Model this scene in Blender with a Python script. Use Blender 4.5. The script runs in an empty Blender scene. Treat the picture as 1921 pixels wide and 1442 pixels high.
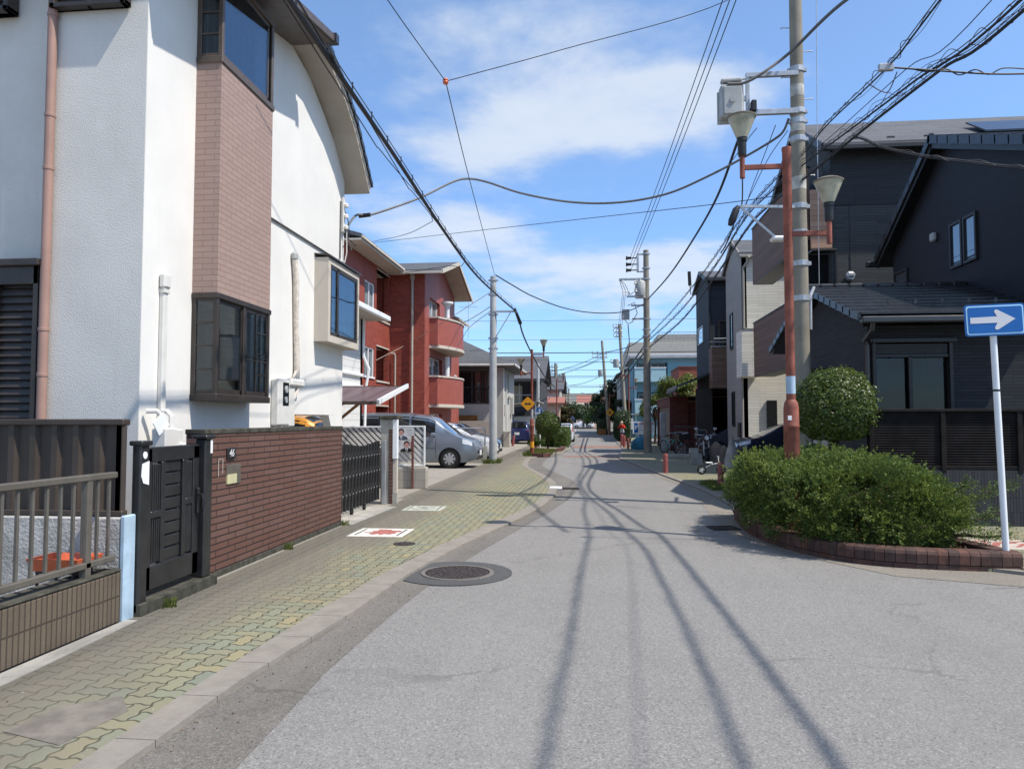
import bpy, math, random
import numpy as np
from mathutils import Vector, Matrix
PI = math.pi
R = math.radians
SC = bpy.context.scene
COL = SC.collection
random.seed(7)
RNG = np.random.default_rng(7)
# ------------------------------------------------------------------ camera geometry (survey of the street)
F, CX, CY, VX, VY, EYE = 1400., 960.5, 721., 1110., 788., 1.6
PHI = math.atan((VY-CY)/F)
YAW = math.atan((VX-CX)/math.hypot(F, VY-CY))
_cp, _sp, _cy, _sy = math.cos(PHI), math.sin(PHI), math.cos(YAW), math.sin(YAW)
def ray(px, py):
    a = (px-CX)/F; b = -(py-CY)/F
    f = _cp-b*_sp; u = _sp+b*_cp
    return (a*_cy-f*_sy, a*_sy+f*_cy, u)
def gz(px, py, z=0.):
    r = ray(px, py); t = (z-EYE)/r[2]
    return (r[0]*t, r[1]*t, z)
def gx(px, py, X):
    r = ray(px, py); t = X/r[0]
    return (X, r[1]*t, EYE+r[2]*t)
def gy(px, py, Y):
    r = ray(px, py); t = Y/r[1]
    return (r[0]*t, Y, EYE+r[2]*t)
# ------------------------------------------------------------------ mesh builder
class MB:
    def __init__(s):
        s.v = []; s.f = []; s.mi = []; s.cur = 0
    def add(s, vs, fs):
        n = len(s.v); s.v += [tuple(v) for v in vs]
        s.f += [tuple(i+n for i in f) for f in fs]; s.mi += [s.cur]*len(fs)
        return s
    def m(s, i):
        s.cur = i; return s
    def box(s, x0, y0, z0, x1, y1, z1):
        if x0 > x1: x0, x1 = x1, x0
        if y0 > y1: y0, y1 = y1, y0
        if z0 > z1: z0, z1 = z1, z0
        return s.add([(x0,y0,z0),(x1,y0,z0),(x1,y1,z0),(x0,y1,z0),(x0,y0,z1),(x1,y0,z1),(x1,y1,z1),(x0,y1,z1)],
                     [(3,2,1,0),(4,5,6,7),(0,1,5,4),(1,2,6,5),(2,3,7,6),(3,0,4,7)])
    def bbox(s, x0, y0, z0, x1, y1, z1, b=.01):
        """box with chamfered edges"""
        if x0 > x1: x0, x1 = x1, x0
        if y0 > y1: y0, y1 = y1, y0
        if z0 > z1: z0, z1 = z1, z0
        b = min(b, (x1-x0)*.45, (y1-y0)*.45, (z1-z0)*.45)
        c = ((x0+x1)/2, (y0+y1)/2, (z0+z1)/2); h = ((x1-x0)/2, (y1-y0)/2, (z1-z0)/2)
        V = []; idx = {}
        for sx in (-1, 1):
            for sy in (-1, 1):
                for sz in (-1, 1):
                    for a in range(3):
                        p = [c[0]+sx*(h[0]-b), c[1]+sy*(h[1]-b), c[2]+sz*(h[2]-b)]
                        p[a] = c[a]+(sx, sy, sz)[a]*h[a]
                        idx[(sx, sy, sz, a)] = len(V); V.append(tuple(p))
        Fs = []
        def q(ks):
            ids = [idx[k] for k in ks]
            p = [Vector(V[i]) for i in ids]
            n = (p[1]-p[0]).cross(p[2]-p[0])
            m_ = sum(p, Vector())/len(p)-Vector(c)
            Fs.append(tuple(ids if n.dot(m_) > 0 else ids[::-1]))
        for a in range(3):
            o = [i for i in range(3) if i != a]
            for sgn in (-1, 1):
                ks = []
                for u, w in ((-1,-1),(1,-1),(1,1),(-1,1)):
                    t = [0,0,0]; t[a] = sgn; t[o[0]] = u; t[o[1]] = w
                    ks.append((*t, a))
                q(ks)
        for a in range(3):
            o = [i for i in range(3) if i != a]
            for u in (-1, 1):
                for w in (-1, 1):
                    t0 = [0,0,0]; t0[a] = -1; t0[o[0]] = u; t0[o[1]] = w
                    t1 = list(t0); t1[a] = 1
                    q([(*t0, o[0]), (*t1, o[0]), (*t1, o[1]), (*t0, o[1])])
        for sx in (-1, 1):
            for sy in (-1, 1):
                for sz in (-1, 1):
                    q([(sx,sy,sz,0),(sx,sy,sz,1),(sx,sy,sz,2)])
        return s.add(V, Fs)
    def cyl(s, p0, p1, r0, r1=None, n=12, cap=True):
        if r1 is None: r1 = r0
        return s.tube([p0, p1], [r0, r1], n, cap)
    def tube(s, pts, r, n=8, cap=True):
        pts = [Vector(p) for p in pts]
        if not isinstance(r, (list, tuple)): r = [r]*len(pts)
        vs = []; fs = []
        t0 = (pts[1]-pts[0]).normalized()
        up = Vector((0,0,1)) if abs(t0.z) < .95 else Vector((1,0,0))
        u = t0.cross(up).normalized()
        for i, p in enumerate(pts):
            if i == 0: t = pts[1]-pts[0]
            elif i == len(pts)-1: t = pts[-1]-pts[-2]
            else: t = (pts[i+1]-p).normalized()+(p-pts[i-1]).normalized()
            t.normalize()
            u = (u-t*u.dot(t)).normalized(); w = t.cross(u)
            for k in range(n):
                a = 2*PI*k/n
                vs.append(p+u*(math.cos(a)*r[i])+w*(math.sin(a)*r[i]))
        for i in range(len(pts)-1):
            for k in range(n):
                fs.append((i*n+k, i*n+(k+1) % n, (i+1)*n+(k+1) % n, (i+1)*n+k))
        if cap:
            fs.append(tuple(range(n))[::-1]); fs.append(tuple(range((len(pts)-1)*n, len(pts)*n)))
        return s.add(vs, fs)
    def bar(s, p0, p1, w, h, up=(0,0,1)):
        """rectangular bar between two points, w across, h along up"""
        p0, p1 = Vector(p0), Vector(p1); t = (p1-p0).normalized()
        up = Vector(up); u = t.cross(up)
        if u.length < 1e-4: u = t.cross(Vector((1,0,0)))
        u.normalize(); k = u.cross(t).normalized()
        vs = []
        for p in (p0, p1):
            for a, b in ((-1,-1),(1,-1),(1,1),(-1,1)):
                vs.append(p+u*(a*w/2)+k*(b*h/2))
        return s.add(vs, [(0,1,2,3),(7,6,5,4),(4,5,1,0),(5,6,2,1),(6,7,3,2),(7,4,0,3)])
    def lathe(s, prof, c=(0,0,0), n=16, axis='z', cap=True):
        vs = []; fs = []
        for r, z in prof:
            for k in range(n):
                a = 2*PI*k/n
                x, y = r*math.cos(a), r*math.sin(a)
                p = (x, y, z) if axis == 'z' else ((z, x, y) if axis == 'x' else (y, z, x))
                vs.append((c[0]+p[0], c[1]+p[1], c[2]+p[2]))
        for i in range(len(prof)-1):
            for k in range(n):
                fs.append((i*n+k, i*n+(k+1) % n, (i+1)*n+(k+1) % n, (i+1)*n+k))
        if cap and prof[0][0] > 1e-5: fs.append(tuple(range(n))[::-1])
        if cap and prof[-1][0] > 1e-5: fs.append(tuple(range((len(prof)-1)*n, len(prof)*n)))
        return s.add(vs, fs)
    def prism(s, poly, vec):
        """polygon (list of 3d points) extruded by vec"""
        n = len(poly); P = [Vector(p) for p in poly]; vec = Vector(vec)
        nn = Vector((0,0,0))
        for i in range(n):
            a, b = P[i], P[(i+1) % n]
            nn += a.cross(b)
        if nn.dot(vec) > 0: P = P[::-1]
        vs = P+[p+vec for p in P]
        fs = [tuple(range(n)), tuple(range(2*n-1, n-1, -1))]
        for i in range(n):
            j = (i+1) % n
            fs.append((j, i, n+i, n+j))
        return s.add(vs, fs)
    def quad(s, a, b, c, d):
        return s.add([a, b, c, d], [(0,1,2,3)])
    def wallx(s, X, y0, y1, z0, z1, holes=(), t=.2):
        """wall in plane x=X going to x=X-t (t may be negative) with rectangular holes (y0,y1,z0,z1)"""
        return s._wall(lambda u, w, d: (X-d, u, w), y0, y1, z0, z1, holes, t)
    def wally(s, Y, x0, x1, z0, z1, holes=(), t=.2):
        return s._wall(lambda u, w, d: (u, Y+d, w), x0, x1, z0, z1, holes, t)
    def _wall(s, fn, u0, u1, w0, w1, holes, t):
        us = sorted(set([u0, u1]+[c for h in holes for c in h[:2] if u0 < c < u1]))
        ws = sorted(set([w0, w1]+[c for h in holes for c in h[2:] if w0 < c < w1]))
        def solid(i, j):
            if i < 0 or j < 0 or i >= len(us)-1 or j >= len(ws)-1: return False
            a = (us[i]+us[i+1])/2; b = (ws[j]+ws[j+1])/2
            return not any(h[0] < a < h[1] and h[2] < b < h[3] for h in holes)
        for i in range(len(us)-1):
            for j in range(len(ws)-1):
                if not solid(i, j): continue
                a, b, c, d = us[i], us[i+1], ws[j], ws[j+1]
                s.quad(fn(a,c,0), fn(b,c,0), fn(b,d,0), fn(a,d,0))
                s.quad(fn(a,d,t), fn(b,d,t), fn(b,c,t), fn(a,c,t))
                if not solid(i-1, j): s.quad(fn(a,c,t), fn(a,c,0), fn(a,d,0), fn(a,d,t))
                if not solid(i+1, j): s.quad(fn(b,c,0), fn(b,c,t), fn(b,d,t), fn(b,d,0))
                if not solid(i, j-1): s.quad(fn(a,c,t), fn(b,c,t), fn(b,c,0), fn(a,c,0))
                if not solid(i, j+1): s.quad(fn(a,d,0), fn(b,d,0), fn(b,d,t), fn(a,d,t))
        return s
    def build(s, name, mat, parent=None, smooth=False, angle=40, bevel=0):
        me = bpy.data.meshes.new(name)
        off = Vector(parent.get('_w', (0,0,0))) if parent is not None else Vector((0,0,0))
        v = np.array(s.v, dtype=np.float32).reshape(-1, 3)-np.array(off, dtype=np.float32)
        me.from_pydata(v.tolist(), [], s.f)
        mats = mat if isinstance(mat, (list, tuple)) else [mat]
        for m_ in mats: me.materials.append(m_)
        if len(mats) > 1: me.polygons.foreach_set('material_index', s.mi)
        me.validate()
        if smooth:
            me.polygons.foreach_set('use_smooth', [True]*len(me.polygons))
            try: me.set_sharp_from_angle(angle=R(angle))
            except Exception: pass
        me.update()
        o = bpy.data.objects.new(name, me); COL.objects.link(o)
        if parent is not None:
            o.parent = parent; o['_w'] = tuple(off)
        if bevel:
            b = o.modifiers.new('bevel', 'BEVEL'); b.width = bevel; b.segments = 2; b.limit_method = 'ANGLE'
        return o
def islands(mb):
    par = list(range(len(mb.v)))
    def find(a):
        while par[a] != a: par[a] = par[par[a]]; a = par[a]
        return a
    for f in mb.f:
        r = find(f[0])
        for i in f[1:]: par[find(i)] = r
    g = {}
    for k, f in enumerate(mb.f): g.setdefault(find(f[0]), []).append(k)
    out = []
    for ks in g.values():
        n = MB(); mp = {}
        for k in ks:
            for i in mb.f[k]:
                if i not in mp: mp[i] = len(n.v); n.v.append(mb.v[i])
            n.f.append(tuple(mp[i] for i in mb.f[k])); n.mi.append(mb.mi[k])
        out.append(n)
    return out
def build_each(mb, name, mat, parent, **k):
    """every separate piece as a part of its own"""
    return [n.build(name, mat, parent, **k) for n in islands(mb)]
def tag(o, label=None, cat=None, group=None, kind=None):
    if label: o['label'] = label
    if cat: o['category'] = cat
    if group: o['group'] = group
    if kind: o['kind'] = kind
    return o
def T(name, label, cat, loc=(0,0,0), group=None, rz=0):
    o = bpy.data.objects.new(name, None); COL.objects.link(o)
    o.empty_display_size = .2
    o.location = loc; o.rotation_euler = (0,0,rz); o['_w'] = tuple(loc)
    return tag(o, label, cat, group)
def copy_tree(o, parent=None):
    c = o.copy(); COL.objects.link(c)
    if parent is not None: c.parent = parent
    for ch in list(o.children): copy_tree(ch, c)
    return c
def put(o, loc, rz=0, label=None, scale=None):
    o.location = loc; o.rotation_euler = (0,0,rz)
    if scale: o.scale = (scale,)*3 if not isinstance(scale, tuple) else scale
    if label: o['label'] = label
    return o
def struct(name, mb, mat, **k):
    return tag(mb.build(name, mat, **k), kind='structure')
def text_part(name, s, size, mat, parent, M, extrude=.002):
    """flat lettering as mesh, placed by 4x4 matrix M (parent-local); returns object"""
    cu = bpy.data.curves.new(name, 'FONT'); cu.body = s; cu.size = size
    cu.align_x = 'CENTER'; cu.align_y = 'CENTER'; cu.extrude = extrude; cu.resolution_u = 3
    to = bpy.data.objects.new(name, cu); COL.objects.link(to)
    dg = bpy.context.evaluated_depsgraph_get()
    me = bpy.data.meshes.new_from_object(to.evaluated_get(dg))
    bpy.data.objects.remove(to)
    me.transform(M); me.materials.clear(); me.materials.append(mat)
    o = bpy.data.objects.new(name, me); COL.objects.link(o)
    if parent is not None: o.parent = parent; o['_w'] = parent.get('_w', (0,0,0))
    return o
# ------------------------------------------------------------------ node maths
class NT:
    def __init__(s, tree): s.t = tree; s.n = tree.nodes; s.l = tree.links
    def new(s, typ, **k):
        n = s.n.new(typ)
        for a, b in k.items(): setattr(n, a, b)
        return n
    def lk(s, a, b):
        s.l.new(a.s if isinstance(a, X) else a, b)
    def setin(s, sock, v):
        if isinstance(v, X): s.l.new(v.s, sock)
        elif hasattr(v, 'is_output'): s.l.new(v, sock)
        elif isinstance(v, (tuple, list)):
            if len(v) == 3 and sock.type == 'RGBA': v = (*v, 1)
            sock.default_value = v
        else:
            if sock.type == 'RGBA': v = (v, v, v, 1)
            elif sock.type == 'VECTOR': v = (v, v, v)
            sock.default_value = v
    def m(s, op, a, b=None, c=None):
        n = s.new('ShaderNodeMath', operation=op)
        s.setin(n.inputs[0], a)
        if b is not None: s.setin(n.inputs[1], b)
        if c is not None: s.setin(n.inputs[2], c)
        return X(s, n.outputs[0])
    def xyz(s, vec):
        n = s.new('ShaderNodeSeparateXYZ'); s.setin(n.inputs[0], vec)
        return [X(s, n.outputs[i]) for i in range(3)]
    def comb(s, x, y, z=0.):
        n = s.new('ShaderNodeCombineXYZ')
        for i, v in enumerate((x, y, z)): s.setin(n.inputs[i], v)
        return X(s, n.outputs[0])
    def mix(s, f, a, b, blend='MIX'):
        n = s.new('ShaderNodeMix', data_type='RGBA', blend_type=blend)
        s.setin(n.inputs[0], f); s.setin(n.inputs[6], a); s.setin(n.inputs[7], b)
        return X(s, n.outputs[2])
    def obj(s):
        return X(s, s.new('ShaderNodeTexCoord').outputs['Object'])
    def noise(s, vec, scale, detail=3, rough=.55, out='Fac', dist=0):
        n = s.new('ShaderNodeTexNoise'); s.setin(n.inputs['Vector'], vec)
        n.inputs['Scale'].default_value = scale; n.inputs['Detail'].default_value = detail
        n.inputs['Roughness'].default_value = rough; n.inputs['Distortion'].default_value = dist
        return X(s, n.outputs[out])
    def voro(s, vec, scale, feature='F1', out='Distance'):
        n = s.new('ShaderNodeTexVoronoi', feature=feature); s.setin(n.inputs['Vector'], vec)
        n.inputs['Scale'].default_value = scale
        return X(s, n.outputs[out])
    def white(s, vec, out='Value'):
        n = s.new('ShaderNodeTexWhiteNoise', noise_dimensions='3D'); s.setin(n.inputs['Vector'], vec)
        return X(s, n.outputs[out])
    def ramp(s, f, pts):
        n = s.new('ShaderNodeValToRGB'); s.setin(n.inputs[0], f)
        e = n.color_ramp.elements
        while len(e) < len(pts): e.new(.5)
        for el, (p, c) in zip(e, pts):
            el.position = p; el.color = (*c, 1) if isinstance(c, (tuple, list)) else (c, c, c, 1)
        return X(s, n.outputs[0])
    def sstep(s, x, a, b):
        n = s.new('ShaderNodeMapRange', interpolation_type='SMOOTHSTEP')
        s.setin(n.inputs[0], x); n.inputs[1].default_value = a; n.inputs[2].default_value = b
        return X(s, n.outputs[0])
    def brick(s, vec, bw, rh, mortar, off=.5, c1=(0,0,0), c2=(1,1,1), smooth=.1):
        n = s.new('ShaderNodeTexBrick'); s.setin(n.inputs['Vector'], vec)
        n.offset = off; n.offset_frequency = 2
        n.inputs['Scale'].default_value = 1
        n.inputs['Brick Width'].default_value = bw; n.inputs['Row Height'].default_value = rh
        n.inputs['Mortar Size'].default_value = mortar; n.inputs['Mortar Smooth'].default_value = smooth
        n.inputs['Color1'].default_value = (*c1, 1); n.inputs['Color2'].default_value = (*c2, 1)
        n.inputs['Mortar'].default_value = (.5, .5, .5, 1)
        return X(s, n.outputs['Color']), X(s, n.outputs['Fac'])
    def bump(s, h, strength=.3, dist=.01):
        n = s.new('ShaderNodeBump'); s.setin(n.inputs['Height'], h)
        n.inputs['Strength'].default_value = strength; n.inputs['Distance'].default_value = dist
        return X(s, n.outputs[0])
class X:
    def __init__(s, nt, sock): s.nt = nt; s.s = sock
    def __add__(a, b): return a.nt.m('ADD', a, b)
    __radd__ = __add__
    def __sub__(a, b): return a.nt.m('SUBTRACT', a, b)
    def __rsub__(a, b): return a.nt.m('SUBTRACT', b, a)
    def __mul__(a, b): return a.nt.m('MULTIPLY', a, b)
    __rmul__ = __mul__
    def __truediv__(a, b): return a.nt.m('DIVIDE', a, b)
    def floor(a): return a.nt.m('FLOOR', a)
    def fract(a): return a.nt.m('FRACT', a)
    def lt(a, b): return a.nt.m('LESS_THAN', a, b)
    def gt(a, b): return a.nt.m('GREATER_THAN', a, b)
    def min(a, b): return a.nt.m('MINIMUM', a, b)
    def max(a, b): return a.nt.m('MAXIMUM', a, b)
    def sin(a): return a.nt.m('SINE', a)
    def abs(a): return a.nt.m('ABSOLUTE', a)
    def pmod(a, b): return a.nt.m('FLOORED_MODULO', a, b)
MATS = {}
def newmat(name):
    m = bpy.data.materials.new(name); m.use_nodes = True
    nt = NT(m.node_tree); b = nt.n['Principled BSDF']
    return m, nt, b
def fin(nt, b, col, rough=.7, spec=.4, metal=0, normal=None):
    nt.setin(b.inputs['Base Color'], col); nt.setin(b.inputs['Roughness'], rough)
    b.inputs['Specular IOR Level'].default_value = spec; nt.setin(b.inputs['Metallic'], metal)
    if normal is not None: nt.lk(normal, b.inputs['Normal'])
def mul(c, k): return tuple(min(1, x*k) for x in c)
def plain(name, col, rough=.6, spec=.4, metal=0, var=.12, scale=3, bump=0, bscale=60, bdist=.004, stain=0):
    """paint / metal / plastic with a little unevenness"""
    m, nt, b = newmat(name)
    o = nt.obj()
    n = nt.noise(o, scale, 4, .6)
    c = nt.mix(nt.sstep(n, .3, .7), mul(col, 1-var), mul(col, 1+var))
    if stain:
        x, y, z = nt.xyz(o)
        st = nt.noise(nt.comb(x*6, y*6, z*.5), 1.5, 5, .7)
        c = nt.mix(nt.sstep(st, .52, .75)*stain, c, mul(col, .45))
    nor = None
    if bump: nor = nt.bump(nt.noise(o, bscale, 3, .6), bump, bdist)
    rr = nt.noise(o, scale*2.3, 3)*.16+(rough-.08)
    fin(nt, b, c, rr, spec, metal, nor)
    return m
def courses(name, col, bw, rh, mort=.006, mcol=None, var=.25, off=.5, rough=.75, bump=.5, hue=None, bdist=.006, uv='wall', spec=.3, grime=.25, aliasvar=None):
    """brick, tile, block or lapped-board cladding; u runs along the wall, v up"""
    m, nt, b = newmat(name)
    o = nt.obj(); x, y, z = nt.xyz(o)
    if uv == 'wall': vec = nt.comb(x+y, z)
    elif uv == 'xy': vec = nt.comb(x, y)
    elif uv == 'roofx': vec = nt.comb(x, y*1.1)       # courses run along x
    elif uv == 'roofy': vec = nt.comb(y, x*1.1)
    elif uv == 'vert': vec = nt.comb(z, x+y)
    c01, fac = nt.brick(vec, bw, rh, mort, off)
    sep = nt.xyz(c01)[0]
    c2 = hue if hue else mul(col, 1+var)
    body = nt.mix(sep, mul(col, 1-var), c2)
    gr = nt.noise(o, 1.3, 5, .65)
    body = nt.mix(nt.sstep(gr, .45, .8)*grime, body, mul(col, .5))
    fine = nt.noise(o, 40, 3, .6)
    body = nt.mix(fine*.25, body, mul(col, .6))
    c = nt.mix(fac, body, mcol if mcol else mul(col, .45))
    nor = nt.bump((1-fac)+fine*.15, bump, bdist)
    fin(nt, b, c, rough, spec, 0, nor)
    return m
# ================================================================== materials
M = {}
M['stucco'] = plain('white stucco', (.66,.635,.585), .95, .15, var=.05, scale=1.2, bump=.75, bscale=66, bdist=.007, stain=.10)
M['plaster'] = plain('white plaster', (.72,.70,.655), .88, .2, var=.04, scale=1.1, bump=.2, bscale=30, bdist=.004, stain=.07)
M['cream'] = plain('cream plaster', (.52,.47,.40), .85, .2, var=.05, scale=1.5, bump=.2, bscale=25, bdist=.004, stain=.1)
M['grout'] = plain('rough rendered wall', (.42,.41,.385), .95, .15, var=.25, scale=2.5, bump=1, bscale=38, bdist=.014, stain=.5)
M['pinkbrick'] = courses('painted pink brick', (.36,.255,.215), .26, .072, .0055, (.27,.17,.14), .05, rough=.7, bump=.6, grime=.12)
M['pink'] = plain('salmon pipe paint', (.33,.20,.16), .5, .4, var=.08, scale=2, stain=.25)
M['brownal'] = plain('dark brown aluminium', (.036,.028,.023), .42, .5, var=.2, scale=5)
M['brownal2'] = plain('brown aluminium', (.10,.075,.058), .45, .5, var=.15, scale=5)
M['rail'] = plain('grey bronze railing paint', (.105,.094,.078), .5, .45, var=.15, scale=6, stain=.15)
M['fencebrown'] = plain('brown sheet metal', (.05,.037,.028), .5, .45, var=.2, scale=2, stain=.3)
M['black'] = plain('black paint', (.014,.014,.014), .45, .5, var=.3, scale=8)
M['blackmetal'] = plain('black gate enamel', (.02,.02,.021), .38, .5, var=.25, scale=6, stain=.2)
M['brickwall'] = courses('red brown tile brick', (.178,.088,.066), .42, .068, .007, (.03,.02,.018), .25, off=.37, rough=.62, bump=.9, hue=(.148,.084,.068), grime=.45, bdist=.012)
M['brickcap'] = plain('mossy brick coping', (.06,.057,.045), .9, .2, var=.4, scale=9, bump=.4)
M['block'] = courses('split ribbed block', (.135,.105,.075), .05, .21, .006, (.06,.047,.036), .07, off=0, rough=.95, bump=1.2, grime=.7, bdist=.014)
M['paleblock'] = courses('weathered concrete block', (.42,.39,.33), .4, .2, .006, (.25,.23,.19), .08, rough=.9, bump=.4, grime=.35)
M['concrete'] = plain('weathered concrete', (.36,.34,.30), .9, .2, var=.2, scale=2.5, bump=.35, bscale=50, stain=.45)
M['polecon'] = plain('pole concrete', (.25,.225,.18), .85, .2, var=.16, scale=2, bump=.25, bscale=70, stain=.35)
M['palepole'] = plain('pale steel pole', (.42,.43,.42), .55, .4, var=.12, scale=2, stain=.3)
M['bluepaint'] = plain('pale blue paint', (.38,.50,.60), .8, .25, var=.12, scale=5, bump=.4, bscale=30, stain=.3)
M['white'] = plain('white paint', (.78,.79,.79), .45, .4, var=.04, scale=3, stain=.06)
M['offwhite'] = plain('off white plastic', (.66,.64,.59), .5, .4, var=.05, scale=4, stain=.12)
M['tape'] = plain('wrapped tape duct', (.62,.55,.47), .8, .25, var=.2, scale=14, bump=.5, bscale=40)
M['soffit'] = plain('beige soffit board', (.42,.37,.31), .8, .2, var=.06, scale=2)
M['galv'] = plain('galvanised steel', (.44,.45,.46), .45, .5, .6, var=.12, scale=6)
M['greybox'] = plain('grey enclosure', (.38,.385,.37), .6, .4, var=.12, scale=4, stain=.4)
M['lampred'] = plain('faded red brown lamp paint', (.25,.082,.055), .6, .3, var=.3, scale=5, stain=.45)
M['darkred'] = plain('dark red brown paint', (.14,.06,.05), .6, .35, var=.2, scale=4, stain=.25)
M['bollard'] = plain('red bollard paint', (.30,.085,.08), .55, .4, var=.15, scale=5, stain=.2)
M['rubber'] = plain('black rubber', (.018,.018,.018), .8, .3, var=.2, scale=10)
M['cable'] = plain('black cable sheath', (.02,.02,.024), .55, .4, var=.1)
M['greycable'] = plain('grey cable sheath', (.13,.125,.12), .6, .3, var=.1)
M['orange'] = plain('orange plastic', (.62,.13,.05), .45, .45, var=.1, scale=8)
M['signblue'] = plain('blue sign film', (.003,.105,.36), .4, .45, var=.04)
M['signedge'] = plain('pale blue sign border', (.42,.68,.86), .4, .4, var=.03)
M['signwhite'] = plain('white sign film', (.62,.61,.62), .4, .4, var=.04)
M['signyellow'] = plain('yellow sign film', (.72,.30,.006), .4, .4, var=.05)
M['yellowband'] = plain('yellow reflective band', (.7,.34,.02), .5, .4, var=.06)
M['skin'] = plain('skin', (.5,.3,.21), .6, .3, var=.05)
M['wood'] = plain('brown timber', (.26,.12,.035), .6, .3, var=.2, scale=6, stain=.3)
M['chrome'] = plain('bright metal', (.6,.6,.6), .25, .5, 1, var=.05)
M['redlight'] = plain('red lamp lens', (.45,.02,.02), .2, .5, var=.05)
M['darkin'] = plain('dark interior', (.012,.012,.013), .9, .1, var=.2)
M['curtain'] = plain('pale curtain', (.55,.55,.52), .9, .1, var=.1, scale=4)
M['soil'] = plain('brown soil', (.12,.075,.045), .95, .1, var=.5, scale=14, bump=1, bscale=40, bdist=.03)
M['bark'] = plain('bark', (.06,.045,.033), .95, .1, var=.4, scale=12, bump=1, bscale=40, bdist=.02)
M['planterbrick'] = plain('dark red planter brick', (.115,.056,.045), .75, .3, var=.3, scale=5, bump=.4, bscale=60, stain=.2)
M['slate'] = courses('grey slate roof', (.105,.108,.115), .9, .22, .008, (.05,.05,.055), .15, uv='roofx', rough=.7, bump=.5, grime=.3)
M['slate2'] = courses('grey slate roof shingles', (.105,.108,.115), .9, .22, .008, (.05,.05,.055), .15, uv='roofy', rough=.7, bump=.5, grime=.3)
M['tileblack'] = plain('black glazed roof tile', (.02,.021,.023), .34, .5, var=.3, scale=5)
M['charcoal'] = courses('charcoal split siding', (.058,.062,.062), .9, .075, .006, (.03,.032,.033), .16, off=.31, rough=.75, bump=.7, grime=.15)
M['blacksiding'] = courses('black fine siding', (.016,.017,.021), .16, .036, .004, (.011,.011,.013), .2, off=.5, rough=.6, bump=.7, grime=.1)
M['navy'] = courses('navy grey siding', (.036,.042,.052), 1.1, .11, .006, (.02,.022,.03), .12, off=.31, rough=.75, bump=.6, grime=.1)
M['creamsiding'] = courses('cream split siding', (.85,.81,.70), .8, .115, .006, (.52,.48,.41), .07, off=.31, rough=.85, bump=.7, grime=.06)
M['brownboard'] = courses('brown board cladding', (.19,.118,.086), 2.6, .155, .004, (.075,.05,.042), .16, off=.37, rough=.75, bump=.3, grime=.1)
M['brownboardlit'] = courses('lit brown board cladding', (.42,.25,.165), 2.6, .155, .004, (.08,.05,.04), .14, off=.37, rough=.75, bump=.3, grime=.1)  # same brown boards, with the sunlight put into the colour
M['teal'] = courses('teal lapped siding', (.16,.31,.37), 6, .2, .012, (.09,.18,.22), .05, rough=.7, bump=.7, grime=.06)
M['tealpale'] = courses('pale teal balcony boards', (.38,.56,.60), 6, .2, .012, (.22,.36,.4), .04, rough=.7, bump=.7, grime=.05)
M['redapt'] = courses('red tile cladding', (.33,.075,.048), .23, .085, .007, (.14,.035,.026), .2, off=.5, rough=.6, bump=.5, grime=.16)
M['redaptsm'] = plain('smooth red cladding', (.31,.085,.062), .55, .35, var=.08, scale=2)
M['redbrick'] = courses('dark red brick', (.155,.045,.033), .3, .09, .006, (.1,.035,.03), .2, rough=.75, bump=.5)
M['salmon'] = plain('salmon render', (.55,.36,.28), .85, .2, var=.05)
M['taupe'] = plain('taupe plaster', (.34,.32,.29), .9, .2, var=.06, scale=2, stain=.15)
M['greyhouse'] = plain('grey plaster', (.44,.43,.40), .9, .2, var=.05, scale=2, stain=.15)
M['darkhouse'] = plain('dark grey render', (.06,.062,.066), .85, .2, var=.1, scale=2)
M['plate'] = plain('number plate', (.72,.73,.7), .5, .4, var=.03)
M['headlight'] = plain('headlight lens', (.75,.77,.8), .12, .6, var=.1, scale=12)
M['tealtarp'] = plain('teal tarpaulin', (.01,.15,.22), .55, .35, var=.35, scale=4, bump=.6, bscale=6, bdist=.06)
M['sack'] = plain('tan cloth cover', (.20,.155,.12), .9, .2, var=.2, scale=6, bump=.5, bscale=12, bdist=.03)
M['beige'] = plain('far beige wall', (.46,.42,.36), .9, .2, var=.06)
def glassmat(name, tint=(.55,.62,.66), refl=1.0, rough=.02):
    m, nt, b = newmat(name)
    nt.n.remove(b)
    out = nt.n['Material Output']
    tr = nt.new('ShaderNodeBsdfTransparent'); tr.inputs[0].default_value = (*tint, 1)
    gl = nt.new('ShaderNodeBsdfGlossy'); gl.inputs['Roughness'].default_value = rough
    gl.inputs['Color'].default_value = (.9,.95,1,1)
    o = nt.obj()
    nor = nt.bump(nt.noise(o, .9, 1, .5), .06, .05); nt.lk(nor, gl.inputs['Normal'])
    fr = nt.new('ShaderNodeFresnel'); fr.inputs[0].default_value = 1.5
    f = X(nt, fr.outputs[0])*refl+.03
    mx = nt.new('ShaderNodeMixShader'); nt.setin(mx.inputs[0], f)
    nt.l.new(tr.outputs[0], mx.inputs[1]); nt.l.new(gl.outputs[0], mx.inputs[2])
    nt.l.new(mx.outputs[0], out.inputs[0])
    return m
M['glass'] = glassmat('window glass', refl=.75); M['glasslow'] = glassmat('shaded window glass', (.34,.38,.40), .16)
M['louvre'] = plain('matt louvre paint', (.020,.017,.016), .85, .12, var=.25, scale=4)
M['glassdk'] = plain('dark window pane', (.012,.016,.02), .06, .8, var=.3, scale=1.5)
M['glassmid'] = plain('curtained window pane', (.16,.19,.2), .12, .7, var=.35, scale=2.2)
M['carglass'] = plain('dark car glass', (.01,.012,.014), .05, .8, var=.2)
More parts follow.
